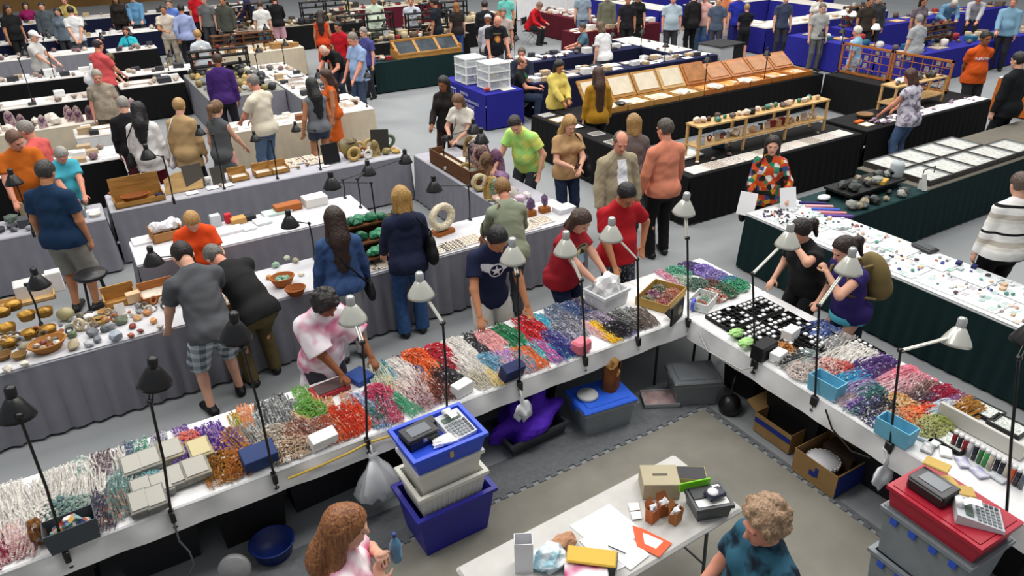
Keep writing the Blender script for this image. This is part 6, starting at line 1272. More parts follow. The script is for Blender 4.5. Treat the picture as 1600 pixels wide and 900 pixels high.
# three glazed wooden cases
r=thing('glazed_case','long honey wood case with three glazed panels on the green table','case',(8.15,17.62,Z1)); b=MB()
L=1.75;b.box((0,-.2,.05),(L,.05,.10)); b.box((0,.2,.20),(L,.05,.4)); b.box((-L/2,0,.10),(.05,.42,.2)); b.box((L/2,0,.10),(.05,.42,.2))
a=.62
for u in(-L/2+.03,-L/6,L/6,L/2-.03): b.box((u,.0,.235),(.07,.50,.03),tilt=a)
b.box((0,-.2,.105),(L,.07,.04)); b.box((0,.2,.37),(L,.07,.04)); b.build('case_frame',WD,r); MB().box((0,0,.215),(L-.06,.46,.012),tilt=a).build('glass_panels',mat('#2c3238',.12,kind='noise',c2='#4a5258',scale=3),r)
scatter('greenB',26,[('rock',.08,.14),('box',.1,.2),('bowl',.1,.16)],'crowding the green table by the glazed case',37,['#8a2a2a','#c8c0b4','#5a5a58','#b8a888','#3a3430'],'trinkets by the glazed case',area=(6.66,7.26,17.45,18.15)); scatter('greenB',10,[('rock',.07,.1),('card',.1,.16)],'in front of the glazed case',38,['#e8dcc8','#c8b8a0','#8a2a2a'],'trinkets before the glazed case',area=(7.3,9.0,17.44,17.40+.2))
put('sphere',7.45,17.75,Z1,(.2,.1,.08),'#4a90d0',None,0,'blue dish beside the glazed case')
# tall grey box beside navy tables
r=thing('crate_box','tall grey box with a black side at the end of the navy tables','box',(14.5,13.75,0),.1); MB().box((-.2,0,.45),(.5,.7,.9)).build('grey_side',mat('#b0b2b4',.6),r); MB().box((.25,0,.45),(.4,.7,.9)).build('black_side',mat('#151517',.6),r); MB().box((0,0,.91),(.95,.75,.03)).build('lid',mat('#2a2a2c',.6),r)
# far tables: generic goods seen small
FARW=[(0,'on the back left table by the white cap',30,['w']),(1,'on the grey table by the clasped hands',14,['w']),(2,'on the navy table behind the clasped hands',26,['w']),(3,'on the black table end by the turquoise shirt',8,['w']),(4,'on the black table by the coral shirt',18,['w']),(5,'on the black table behind the tan cardigan',18,['w']),(6,'on the black table in front of the coral shirt',18,['w']),(8,'on the white table end by the dark cardigan',6,['w']),(9,'on the black table behind the cyan shirt',22,['w']),(10,'on the navy table by the beige shirt',12,['w']),(11,'on the beige table of wooden trays',16,['wood']),(13,'on the grey table of white trays',22,['w']),(14,'on the crowded black table by the red shirt',40,['d']),(15,'on the far black table with pale boxes',22,['d']),(16,'on the black table of small stands',40,['d']),(17,'on the farthest navy table',24,['w']),(18,'on the far burgundy table',16,['d']),(19,'on the far royal blue table',14,['w']),(20,'on the royal blue table at the very back',12,['w']),(21,'on the white table at the far back',16,['d'])]
SETS={'w':([('tray',.24,.4),('grid',.22,.36),('card',.2,.34),('box',.12,.24),('rock',.1,.16)],{'*':['#e8e4de','#d8d0c8'],'tray':[('#e8e4e0','#f4f2ee'),('#b8a898','#efe8de'),('#2a2a2c','#e8e8e6')],'grid':[('#efece8','#c8beb4'),('#e8e4e0','#a89a90')],'card':['#f4f4f2','#e8e8e8'],'rock':['#8a7a70','#5a5250','#b8a898','#7a5a60'],'box':['#e8e8e6','#3a3a40','#b8a080']}),
 'wood':([('tray',.24,.4),('box',.14,.24),('grid',.24,.36)],{'tray':[('#b8935a','#efe6d6'),('#a88048','#f2ece0')],'grid':[('#c8b890','#f0ebe0')],'*':['#a88050','#e8e0d0']}),
 'd':([('box',.14,.28),('rock',.1,.2),('stand',.12,.22),('bowl',.12,.2),('jar',.1,.18),('tray',.2,.34)],{'*':['#3a3634','#6a5a4a','#b8a888','#8a2a30','#d8d0c4','#2a2a30','#8a7a5a','#c8b898'],'tray':[('#5a5048','#d8d0c4'),('#c8b890','#e8e0d0')]})}
for i,w,n,t in FARW: kk,cc=SETS[t[0]]; scatter('L%d'%i,int(n*2.1),kk,w,50+i,cc,'goods '+w,smul=1.15)
# purple geodes on the beige table, dark minerals on the grey table
scatter('L7',30,[('cathedral',.22,.34),('rock',.16,.28)],'on the beige table of purple geodes',80,{'cathedral':[('#c8b0a0','#6a4068'),('#8a7068','#5a3a58'),('#d8c8b8','#7a5078')],'rock':['#7a5068','#b8a090','#e0d8cc','#5a4438']},'purple geodes on the beige table')
scatter('L12',93,[('rock',.14,.26),('rock',.12,.2),('bowl',.16,.24),('sphere',.12,.2)],'on the grey table of dark minerals',81,['#2e3230','#4a4e4a','#8a7a4a','#23282a','#b89858','#6a6e6c','#c8c8c4','#1c1f22'],'dark minerals on the grey table')
scatter('navy1',46,[('tray',.26,.4),('card',.24,.4),('box',.12,.22),('grid',.26,.38)],'on the navy table behind the mustard top',82,SETS['w'][1],'goods on the navy table'); scatter('navy2',40,[('tray',.26,.4),('card',.24,.4),('box',.12,.22),('rock',.1,.16)],'on the navy table by the white blouse',83,SETS['w'][1],'goods by the white blouse')
scatter('navy3',8,[('card',.3,.45),('rock',.06,.1)],'on the navy end table',84,SETS['w'][1],'goods on the navy end table',zoff=.0)
scatter('burg1',14,[('box',.14,.26),('card',.2,.3)],'on the burgundy table by the red shirt',85,['#e8e4de','#b8a080','#f0eeea'],'boxes by the red shirt'); scatter('burg2',40,[('box',.12,.24),('rock',.1,.18)],'on the burgundy corner table',86,['#e8e4de','#c8a080','#f0eeea','#5a4038'],'boxes on the burgundy corner'); scatter('burg3',46,[('box',.12,.24),('rock',.1,.18),('tray',.2,.3)],'along the burgundy side table',87,{'*':['#e8e4de','#c8a080','#f0eeea','#5a4038'],'tray':[('#e8e4e0','#f4f2ee')]},'goods along the burgundy side')
scatter('blueF2',24,[('tray',.24,.4),('box',.12,.2),('card',.2,.3)],'on the royal blue table by the child in black',88,SETS['w'][1],'goods by the child in black'); scatter('blueF',10,[('tray',.24,.4),('card',.2,.3)],'on the royal blue corner table',89,SETS['w'][1],'goods on the blue corner'); scatter('blueF3',16,[('tray',.24,.4),('card',.2,.3),('box',.12,.2)],'on the blue table behind the pale grey shirt',90,SETS['w'][1],'goods behind the pale grey shirt')
for kk,wh,n,sd in [('blueR','on the royal blue table behind the lattice',46,91),('blueR2','on the royal blue side table',16,92),('blueR3','on the royal blue table farthest right',34,93)]:
    scatter(kk,n,[('tray',.3,.45),('box',.14,.26),('grid',.3,.42),('rock',.1,.18),('jar',.12,.18)],wh,sd,{'tray':[('#8a5a30','#c8a070'),('#2a2a2c','#d8d4cc'),('#a87848','#e0c8a0')],'grid':[('#b8a890','#d8ccb8'),('#3a3836','#c8c0b4')],'*':['#b8a890','#e8e4de','#6a5a50','#2a6a80','#a83838']},'goods '+wh)
scatter('beige',10,[('grid',.24,.36),('card',.24,.34),('box',.12,.18)],'on the beige table end',94,{'*':['#f2ece2'],'grid':[('#f2ece2','#5a4038'),('#f0ebe4','#3a3030')],'box':['#4a3430','#e8d8c8']},'goods on the beige end'); scatter('beige2',24,[('grid',.24,.36),('tray',.22,.32),('box',.12,.2)],'on the beige table by the grey vest',95,{'*':['#e8e0d4','#8a5a40'],'grid':[('#f0eae2','#c8b8a8')],'tray':[('#e8e4de','#f4f2ee')]},'goods by the grey vest')
r=thing('picture','dark patterned picture hung on the beige cloth end','picture',(5.045,13.95,.0)); MB().box((.008,0,.55),(.02,.30,.28)).build('picture_panel',mat('#3a3834',.6,kind='noise',c2='#6a665e',scale=18),r)
# lamps on the other tables
def lampT(label,hp_,base,col='black',ph=.75,hs=1.1,dz=0):
    x,y=base[:2]; e=np.array([x,y,.75+ph]); h=WY(hp_[0],hp_[1],y+(base[2] if len(base)>2 else .12)); e[2]=h[2]-.06
    lamp(label,(x,y,.745),(x,y,min(e[2],.75+ph)),(x,y,min(e[2],.75+ph)),h,col,hs=hs)
lampT('black lamp above the near end of the grey table by the bar stool',(58,438),(-.75,7.62,-.1))
lampT('black lamp beside the orange vest',(238,403),(.72,7.60,.0)); lampT('black lamp behind the black tee man in khaki trousers',(452,345),(1.95,7.58,.05)); lampT('black lamp above the large cream geode ring',(678,290),(3.95,7.60,.1))
lampT('black lamp over the malachite riser',(518,285),(2.72,7.61,.1),ph=.95); lampT('black lamp behind the malachite riser on the inner table',(575,265),(2.95,8.75,.1),ph=.85); lampT('black lamp at the rear above the white sheet of paper',(633,247),(2.9,9.2,.2),ph=.8)
lampT('black lamp in front of the orange tee on the left grey table',(20,280),(-.75,10.27,.05)); lampT('black lamp in front of the white jacket',(230,240),(.92,10.47,.05),ph=.8)
for i,(px,py,x,y) in enumerate([(312,205,1.6,10.5),(398,215,2.35,10.5),(462,200,3.0,10.52)]):
    lampT('tall black lamp pole on the rear grey table, %s from the white jacket'%nth(i),(px,py),(x,y,.06),ph=.9,hs=.8)
for i,(px,py,x,y) in enumerate([(740,200,4.6,9.6),(752,215,4.65,8.9)]): lampT('black lamp rising behind the geode pile, %s the white blouse'%('nearer' if i==0 else 'farther from'),(px,py),(x,y,.02),ph=.9,hs=1.2)
# bar stool
r=thing('bar_stool','black round bar stool beside the grey front table','stool',(*W(140,425,.72)[:2],0)); MB().lathe([(0,.66),(.16,.66),(.175,.685),(.16,.71),(0,.715)],n=24).build('seat',mat('#1d1d20',.4),r)
for k in range(4):
    t=math.pi/4+k*math.pi/2; MB().tube([(.11*math.cos(t),.11*math.sin(t),.67),(.19*math.cos(t),.19*math.sin(t),0)],.014,8).build('leg',mat('#1d1d20',.4),r)
MB().tube([(.165*math.cos(t),.165*math.sin(t),.22) for t in np.linspace(0,6.2832,25)],.009,6).build('foot_ring',mat('#1d1d20',.4),r)
# folding chairs glimpsed behind the geodes, and the seated folks' chairs
def chair(label,x,y,rz,h,c='#2a2a2c'):
    r=thing('folding_chair',label,'chair',(x,y,0),rz); MB().box((0,.02,h-.014),(.40,.40,.025),bev=.01).build('seat',mat(c,.6),r); MB().box((0,-.235,h+.27),(.40,.025,.22),bev=.01).build('backrest',mat(c,.6),r)
    for s_ in(-1,1): MB().tube([(s_*.19,-.24,h+.38),(s_*.19,-.19,h-.02),(s_*.19,.2,.0)],.011,6).build('leg',GRYM,r); MB().tube([(s_*.17,.18,h-.02),(s_*.17,-.22,.0)],.011,6).build('leg',GRYM,r)
# lamps with glowing shades on the far blue tables
for i,(px,py,x,y) in enumerate([(1335,20,18.0,13.2),(1392,22,19.8,13.9),(1345,42,17.9,11.9),(1472,25,21.5,13.9)]):
    q=W(px,py,1.35); x_,y_=(min(max(q[0],17.6),18.3),min(max(q[1],11.6),14.1)) if x<19 else (min(max(q[0],19.6),27),min(max(q[1],13.7),14.3)); z=min(max(VH(py,x_,y_),1.15),1.5); lamp('white shaded lamp on the far royal blue tables, %s from the lattice screens'%nth(i),(x_,y_,.745),(x_,y_,z-.1),(x_,y_,z-.1),(x_+.05,y_+.1,z),'black',hs=1.3)
    # white shade colour stands in for their glow
    o=[q for q in COL.objects if q.name.startswith('lamp_shade')][-1]; o.material_slots[0].link='OBJECT'; o.material_slots[0].material=mat('#f4f2ec',.4)
for i,(px,py,x,y) in enumerate([(100,55,-.05,20.3),(68,85,-.55,17.7),(175,10,2.2,26.2),(40,30,-.9,26.3),(290,90,2.3,19.5),(440,120,3.95,13.4),(560,120,4.95,13.6),(440,45,4.9,20.7),(1000,55,13.2,15.3),(890,110,9.3,13.5),(1195,55,14.2,10.6),(1250,50,14.6,10.4),(240,45,1.0,26.3),(130,60,1.0,20.3),(345,60,4.0,20.7),(370,85,3.2,18.5),(400,80,3.9,17.5),(430,70,4.8,18.6),(210,70,1.9,23.4),(20,60,-1.6,17.7),(620,40,8.0,20.1),(700,30,9.6,20.2),(780,60,9.4,15.4),(1020,85,12.4,13.5),(1130,95,10.9,10.65),(1210,85,12.6,10.65),(955,60,12.3,15.4)]):
    z=min(max(VH(py,x,y),1.1),1.75); lamp('slim dark lamp on the tables at the back, %s from the coral shirt'%nth(i),(x,y,.745),(x,y,z-.08),(x,y,z-.08),(x+.12,y+.12,z),'black',hs=.9)

# dark racks that crowd the far tables
BLKW=mat('#1a1918',.5)
for l,x,y,L,H,m in [('black trinket rack behind the dark minerals near the purple shirt',3.3,18.45,1.3,.55,BLKW),('black trinket rack nearer the red shirt on the crowded black table',7.7,20.5,1.6,.7,BLKW),('black trinket rack farther from the red shirt on the crowded black table',9.6,20.5,1.4,.6,BLKW),('black stand rack nearer the olive grey jacket at the back',5.6,24.9,1.8,.7,BLKW),('black stand rack farther from the olive grey jacket at the back',8.0,24.9,1.6,.6,BLKW),('dark rack on the far black table with pale boxes',10.9,22.1,1.6,.6,BLKW),('dark wooden rack among the wooden trays on the beige table',4.5,21.35,1.6,.4,WDD),('dark rack at the lamp end of the far royal blue table',20.6,14.15,1.6,.55,WDD),('dark rack on the royal blue table behind the lattice screens',19.2,11.15,1.5,.5,WDD)]:
    riser(l,x,y,.751,L,.26,H,(H*.35,H*.70,H-.02),m)
    for i in range(int(L*9)):
        rr=random.Random(int(x*100)+i); hh=(H*.35,H*.70,H-.02)[i%3]; put(rr.choice(['stand','jar','box','sphere']),x-L/2+.08+(L-.16)*i/(int(L*9)-1),y+rr.uniform(-.05,.05),.752+hh+.013,(.07,.07,.09),rr.choice(['#2a2826','#6a5a48','#b8a080','#8a2a2a','#d8d0c4','#4a4a50']),None,0,None,'on the '+' '.join(l.split()[:2])+' '+' '.join(l.split()[-3:]),'trinkets on the '+' '.join(l.split()[:2])+' '+' '.join(l.split()[-3:]))
# ------------------------------------------------------------------ the people
TIE=mat('#efe6ea',.85,kind='tiedye',c2='#d87898',scale=5.); PLAID=mat('#c4ccd0',.85,kind='plaid',c2='#5a6870',scale=9); FLOR=mat('#c84a20',.8,kind='multi',c2='#1e2420',scale=17); LAVP=mat('#c8c4d0',.8,kind='tiedye',c2='#6a6478',scale=11)
STRP=mat('#e8e6e2',.85,kind='stripe',c2='#d8d4cc',scale=3.4); DEN=mat('#3a5a8a',.9,kind='noise',c2='#2c4870',scale=16); DEND=mat('#22304e',.9,kind='noise',c2='#1a2640',scale=16); TEAL=mat('#2a5a70',.75,kind='tiedye',c2='#0e1c28',scale=9); LIMEM=mat('#a8e078',.8,kind='tiedye',c2='#d8e070',scale=6)
SPK=mat('#3a404c',.9,kind='cell',c2='#5a626e',scale=70); DENJ=mat('#3a5480',.85,kind='noise',c2='#2e4670',scale=14)
def lk(o): return o['root']
b_l,b_r=(-.17,.40,.92),(.17,.40,.92)
# --- near people
p=person('woman in white and pink tie-dye top with long auburn hair holding a blue bottle',545,793,1.66,-15,('tee',TIE),('trousers','#55585e'),('long','#a06a3c','#74442a',12),'fair',hp=18,hy=0,rh=(.10,.17,1.31,(1,-.25,-.8)),lh=(-.07,.20,1.35,(-1,-.1,-.9)),sex='f',vox=.0075,fat=.45,curl=1.1,topopt=dict(hl=.42))
def held(pp,i,off,): 
    r=pp['root']; w=pp['arms'][i][2]; v=np.array(w)+np.array(off); a=r.rotation_euler[2]; return (r.location[0]+v[0]*math.cos(a)-v[1]*math.sin(a),r.location[1]+v[0]*math.sin(a)+v[1]*math.cos(a),v[2]),a
def localthing(pp,name,label,cat): return thing(name,label,cat,pp['root'].location,pp['root'].rotation_euler[2])
c,a=held(p,0,(.04,.09,.02)); r=thing('bottle','small blue bottle held up by the woman in tie-dye','bottle',(c[0],c[1],c[2]-.05),a); MB().lathe([(0,0),(.030,0),(.033,.01),(.033,.11),(.02,.14),(.012,.15),(.012,.17),(0,.17)],n=16).build('bottle_body',mat('#5a88a8',.15,alpha=.85),r); MB().lathe([(0,.17),(.014,.17),(.014,.19),(0,.19)],n=12).build('cap',mat('#2a3a7a',.4),r)
hd,hx,HF,HU,hk=p['head']; b=MB(); cc=hd-HF*.10+HU*.055; b.box(cc,(.07,.03,.025),bev=.008); b.build('hair_clip',mat('#c8a888',.4),p['root'])
person('woman in teal and black patterned top with short curly blond hair',1194,789,1.66,168,('tee',TEAL),('trousers','#2a2c30'),('curly','#b4967a','#8c6c50',14),'pink',hp=16,hy=0,sex='f',vox=.0075,fat=.65,rh=(.18,.30,1.0),lh=(-.2,.32,.98))
p=person('young man in navy t-shirt with a white winged star emblem',781,360,1.74,262,('tee','#1a2240'),('shorts','#c8c6be'),('short','#141416'),'tan',lean=11,hp=30,hy=8,vox=.009,fat=.15,lh=(-.26,.34,.80),rh=(.27,.40,.86,(1,-.8,-.2)))
def star(cx,cy,r,r2,n=5,a0=math.pi/2): return [(cx+(r if k%2==0 else r2)*math.cos(a0+math.pi*k/n),cy+(r if k%2==0 else r2)*math.sin(a0+math.pi*k/n)) for k in range(2*n)]
def disc(cx,cy,r,n=24,sx=1.): return [(cx+sx*r*math.cos(6.2832*k/n),cy+r*math.sin(6.2832*k/n)) for k in range(n)]
wing=lambda s:[(s*.03,.075),(s*.15,.085),(s*.158,.06),(s*.148,.052),(s*.15,.035),(s*.136,.028),(s*.135,.012),(s*.118,.006),(s*.11,-.008),(s*.085,-.012),(s*.03,-.03)]
decal(p['top'],p['frame'],[(wing(1),0,False),(wing(-1),0,False),(disc(0,.0,.075),0,False),(disc(0,.0,.063),0,True),(star(0,.0,.058,.023),0,False)],[mat('#e8eaee',.7)],'shirt_print',p['root'],res=.005)
p=person('woman in pink and white tie-dye poncho with dark curly hair',513,462,1.60,283,('poncho',mat('#ece4ea',.85,kind='tiedye',c2='#d07898',scale=4.2)),('trousers','#3a3a44'),('curly','#1c1614'),'brown',lean=10,hp=34,hy=10,sex='f',vox=.009,fat=.5,rh=(.02,.46,.86,(1,-.3,-.3)),lh=(-.26,.40,1.02,(-1,-.3,-.5)),curl=.9,topopt=dict(hem=.26))
p=person('woman in dark red graphic t-shirt with brown bob sorting white bags',916,331,1.64,292,('tee','#9a1e2a'),('trousers',DEND),('bob','#4a3428','#3a2820',20),'fair',lean=10,hp=28,hy=0,sex='f',vox=.009,fat=.7,rh=(.10,.46,1.0,(1,-.5,-.5)),lh=(-.10,.48,1.0,(-1,-.5,-.5)),curl=.9)
decal(p['top'],p['frame'],[([(-.10,-.13),(.10,-.13),(.10,.06),(-.10,.06)],0,False),([(-.09,-.12),(.09,-.12),(.09,-.03),(-.09,-.03)],1,False),([(-.085,.035),(.085,.035),(.085,.052),(-.085,.052)],2,False),(disc(.03,-.0,.035),3,False),([(-.08,-.03),(-.03,.02),(.01,-.03)],2,False)],[mat('#8a8468',.7),mat('#88a8b8',.7),mat('#2a2620',.7),mat('#d8c890',.7)],'shirt_print',p['root'],res=.007)
person('man in red polo shirt with hand on hip at the bead table',985,291,1.74,262,('polo','#ac1822'),('trousers',SPK),('short','#141212'),'tan',hp=42,hy=5,vox=.009,fat=.6,lh=(-.30,.02,.98,(-1,-.6,.1)),rh=(.20,.30,.92,(1,-.6,-.2)),gl=True)
p=person('woman in black t-shirt reaching one bent arm up by a silver lamp',1247,345,1.62,175,('tee','#1a1a1c'),('trousers','#1e1e22'),('pony','#1e1614'),'fair',lean=18,hp=8,hy=-10,sex='f',vox=.009,fat=.55,lh=(-.06,.34,1.50,(-1,-.1,-.6)),rh=(.22,.22,.95))
p=person('woman in purple top with ponytail touching her chin',1316,372,1.62,165,('cap','#33286a'),('skirt','#1e2238'),('pony','#2a1a16'),'fair',lean=15,hp=10,sex='f',vox=.009,fat=.4,lh=(-.02,.34,1.38,(-1,.2,-.9)),rh=(.2,.18,.92),curl=1.4)
# tan backpack on her back
def pack(pp,label,c,w=.30,h=.38,d=.15,strap=True,low=.0):
    r=localthing(pp,'backpack',label,'bag'); Xr,Fd,T2=pp['X']; nb=pp['nb']; s=pp['frame'][4]; ct=nb-T2*(.26+low)-Fd*(.155+d/2)
    V,F=surf([ell(ct,np.stack([Xr,Fd,T2]),np.array([w/2,d/2+.02,h/2]),.02),cone(ct-T2*h*.22-Xr*w*.2,ct-T2*h*.22+Xr*w*.2,d*.55,d*.55,.05)],.012); rawmesh('bag_body',V,F,mat(c,.8,kind='noise',scale=9),r,None,True)
    if strap:
        for sg in(-1,1):
            P=[ct+T2*h*.35+Xr*sg*.07+Fd*.05,nb-T2*.02+Xr*sg*.105-Fd*.04,nb-T2*.04+Xr*sg*.115+Fd*.09,nb-T2*.22+Xr*sg*.13+Fd*.145,ct-T2*h*.25+Xr*sg*.165+Fd*.12]
            MB().tube(P,.014,6).build('strap',mat(c,.7),r)
    return r
pack(p,'tan backpack worn by the woman in purple','#7a6a42',.36,.50,.20)
Xr,Fd,T2=p['X']; hc=p['hc']; b=MB(); n=30; s=p['frame'][4]
b.lathe([(.180*s,-.035),(.188*s,0),(.180*s,.035)],(hc[0],hc[1]+.0,hc[2]-.085*s),n); b.build('belt',mat('#58b8d0',.6),p['root'])
p=person('woman in denim jacket with long dark hair at the grey table',519,322,1.66,82,('long',DENJ),('trousers','#a8a8ac'),('long','#3a2418','#1c120e',5),'fair',hp=14,sex='f',vox=.009,fat=.45,rh=(.27,.12,.84),lh=(-.27,.10,.84),topopt=dict(hl=.36,hem=.05))
def shoulder_bag(pp,label,c,side=1,w=.30,h=.24,d=.10,drop=.48,cross=False,name='handbag',back=.0,fwd=0.):
    r=localthing(pp,name,label,'bag'); Xr,Fd,T2=pp['X']; nb=pp['nb']; s=pp['frame'][4]; X=np.array([1.,0,0]);Z=np.array([0,0,1.]);Y=np.array([0,1.,0])
    ct=nb+X*side*(.25)-Z*(drop)-Y*back+Y*fwd
    V,F=surf([cone(ct-Y*w*.3-Z*h*.15,ct+Y*w*.3-Z*h*.15,d*.9,d*.9,.03,(X,.55)),cone(ct-Y*w*.25+Z*h*.3,ct+Y*w*.25+Z*h*.3,d*.55,d*.55,.06,(X,.6))],.011); rawmesh('bag_body',V,F,mat(c,.6,kind='noise',scale=9),r,None,True)
    ss=-side if cross else side
    top=nb-T2*.045*s+Xr*ss*.10*s+T2*.06
    for k in(-1,1):
        mid=nb-T2*.2+Xr*(0 if cross else side*.2)+Fd*k*.175
        MB().tube([ct+Y*k*w*.25+Z*h*.35,mid if cross else ct+Y*k*.10+Z*(drop*.55),top+Fd*k*.07,top+T2*.012],.009,6).build('strap',mat(c,.6),r)
    return r
shoulder_bag(p,'black crossbody bag of the woman in denim jacket','#17171a',1,.24,.2,.09,.62,True)
p=person('woman in navy hoodie with blond hair and flared jeans',624,290,1.68,80,('hoodie','#1f2640'),('flare',DEN),('bob','#b8904c','#94703a',16),'fair',hp=14,hy=0,sex='f',vox=.009,fat=.4,rh=(.2,.26,.98),lh=(-.2,.30,.95))
shoulder_bag(p,'large black shoulder bag of the woman in navy hoodie','#141416',1,.36,.30,.13,.40)
p=person('woman in sage green shirt with a brown strap leaning over the grey table',782,277,1.66,78,('threeq','#8d9780'),('trousers','#4a4c50'),('short','#9a7440','#7a5a34',18),'pink',lean=14,hp=24,hy=-10,sex='f',vox=.0095,fat=.55,rh=(.2,.40,.98),lh=(-.2,.40,.95))
shoulder_bag(p,'brown strapped bag with green side of the woman in sage shirt','#5a3a24',-1,.28,.24,.1,.52)
person('man in grey t-shirt and plaid shorts bending over the grey table',277,380,1.76,98,('tee','#54565a'),('shorts',PLAID),('short','#231a16'),'fair',lean=24,hp=34,vox=.009,fat=.5,rh=(.20,.50,.84),lh=(-.28,.34,.80),feet=((-.16,-.02),(.17,.12)),shoe='#17171a')
person('man in black t-shirt and khaki trousers stooping sideways with grey hair',318,366,1.74,104,('tee','#1d1f1f'),('trousers','#5e5334'),('short','#77746e','#5a5853',25),'pink',lean=42,side=-8,hp=22,vox=.009,fat=.5,rh=(.12,.66,.80),lh=(-.16,.62,.84),feet=((-.15,.0),(.14,.05)),foot=(417,592))
person('blond woman in bright orange top seated behind the grey front table',297,336,1.62,262,('polo','#e84e1c'),('trousers','#33343a'),('short','#c09458','#9a7440',18),'fair',lean=10,hp=36,sex='f',vox=.011,fat=.5,hip=.74,feet=((-.13,.30),(.13,.30)),rh=(.16,.42,.86),lh=(-.16,.42,.86))
person('man in navy polo shirt and grey shorts with arm hanging by the grey table',68,249,1.80,58,('polo','#15304e'),('shorts','#8e8c84'),('short','#3a3836','#2a2826',25),'tan',hp=20,vox=.010,fat=.75,lh=(-.32,.08,.80))
person('man in orange t-shirt behind the left grey table',20,205,1.76,285,('tee','#c4641a'),('trousers','#a89878'),('short','#6a4a38'),'pink',lean=8,hp=20,hy=20,vox=.011,fat=.7,lh=(-.24,.34,.92),rh=(.26,.32,.90))
person('older woman in cyan t-shirt with short grey hair looking down',96,232,1.53,290,('tee','#48b0c4'),('trousers','#4a4c52'),('short','#a8a49c','#8a8780',22),'pink',lean=8,hp=36,sex='f',vox=.011,fat=.6,lh=(-.05,.42,1.0,(-1,-.5,-.4)),rh=(.1,.42,.98,(1,-.5,-.4)))
person('person in coral shirt with grey hair behind the orange t-shirt',32,188,1.76,150,('tee','#d8605c'),('trousers','#4a4c52'),('short','#9a968e','#807c76',22),'pink',hp=20,vox=.013,fat=.6)
person('grey-haired person in dark jacket beside the white jacket',186,150,1.70,80,('long','#1e1c20'),('trousers','#5a2028'),('short','#a09c96','#86827c',22),'fair',hp=20,vox=.013,fat=.4)
p=person('woman with long black hair in white jacket and maroon trousers',214,158,1.68,70,('long','#e6e4e2'),('trousers','#6a1424'),('long','#151317'),'fair',hp=16,sex='f',vox=.011,fat=.4,topopt=dict(hl=.3,hem=.2))
shoulder_bag(p,'black handbag of the woman in white jacket','#1a1a1e',-1,.26,.22,.1,.55)
p=person('woman in long tan cardigan and dark trousers',278,152,1.68,60,('cardigan','#b89a6e'),('trousers','#22222a'),('short','#b8945c','#94744a',18),'fair',hp=18,sex='f',vox=.011,fat=.4)
shoulder_bag(p,'white bag hanging beside the tan cardigan','#dcdce0',-1,.24,.22,.08,.66)
person('young woman in grey vest dress over pink with a side braid',338,156,1.64,40,('tank','#55585a'),('short_shorts','#d89a94'),('pony','#7a5a38','#5c4228',20),'fair',hp=18,sex='f',vox=.011,fat=.25,topopt=dict(hem=.24),rh=(.18,.32,.98))
person('man in cream shirt and blue jeans with grey hair and folded arms',390,115,1.80,125,('tee','#dcd4c0'),('trousers',mat('#5a7090',.9,kind='noise',scale=14)),('balding','#8a8680','#706c66',22),'pink',hp=24,vox=.011,fat=.6,lh=(-.12,.34,1.05,(-1,-.4,-.6)),rh=(.14,.34,1.02,(1,-.4,-.6)))
person('woman in grey vest top and denim shorts with long black hair',484,121,1.66,98,('tank','#6a6e74'),('short_shorts','#3a4658'),('long','#121114'),'tan',hp=14,sex='f',vox=.011,fat=.35,topopt=dict(hl=.38),rh=(.26,.08,.86),lh=(-.28,.06,.84))
person('man in purple shirt standing near the dark minerals',338,82,1.76,70,('long','#41246a'),('trousers','#1c1c22'),('balding','#4a3428','#38281e',22),'brown',hp=18,vox=.013,fat=.5)
person('blond woman in pale print t-shirt among the back tables',313,50,1.66,95,('tee','#c8d0d8'),('trousers','#33425a'),('short','#c09a5c','#a07c48',20),'fair',hp=12,sex='f',vox=.014,fat=.45)
person('woman in turquoise top sitting behind a black table end',195,42,1.60,250,('long','#30b8c8'),('trousers','#2a2a30'),('bob','#4a2418'),'pink',hp=10,sex='f',vox=.014,fat=.5,hip=.50,feet=((-.12,.3),(.12,.3)),lh=(-.16,.36,.80),rh=(.16,.36,.80))
person('bald man in coral t-shirt facing the back tables',152,60,1.80,35,('tee','#d8585a'),('trousers','#3a3c44'),('balding','#2e2622'),'pink',hp=16,vox=.013,fat=.65,rh=(.15,.35,1.02),lh=(-.15,.34,1.02))
person('older grey-haired person in beige print top facing the purple geodes',150,111,1.64,265,('tee',mat('#9a8e7e',.85,kind='tiedye',c2='#7c7468',scale=8)),('trousers','#4a443c'),('short','#aaa294','#8a8478',22),'pink',hp=20,sex='f',vox=.012,fat=.7)
p=person('woman in white t-shirt with a dark strap bending over a table',176,86,1.66,330,('tee','#e6e6ea'),('trousers','#33343c'),('short','#6a5a3a','#52462e',20),'fair',lean=38,hp=25,sex='f',vox=.013,fat=.4,rh=(.15,.55,.82),lh=(-.15,.5,.82))
person('person in white cap and pale grey shirt at the back left',52,50,1.68,330,('tee','#c8c6c4'),('trousers','#5a5c62'),('hat','#e4e2e0'),'fair',hp=18,vox=.014,fat=.5,rh=(.15,.38,1.0),lh=(-.15,.38,1.0))
person('man in white t-shirt with hands clasped behind him',108,9,1.76,85,('tee','#dcdcdc'),('trousers','#4a5666'),('short','#1e1a18'),'fair',hp=12,vox=.014,fat=.3,lh=(-.06,-.22,.90,(-1,-.4,-.2)),rh=(.06,-.22,.92,(1,-.4,-.2)))
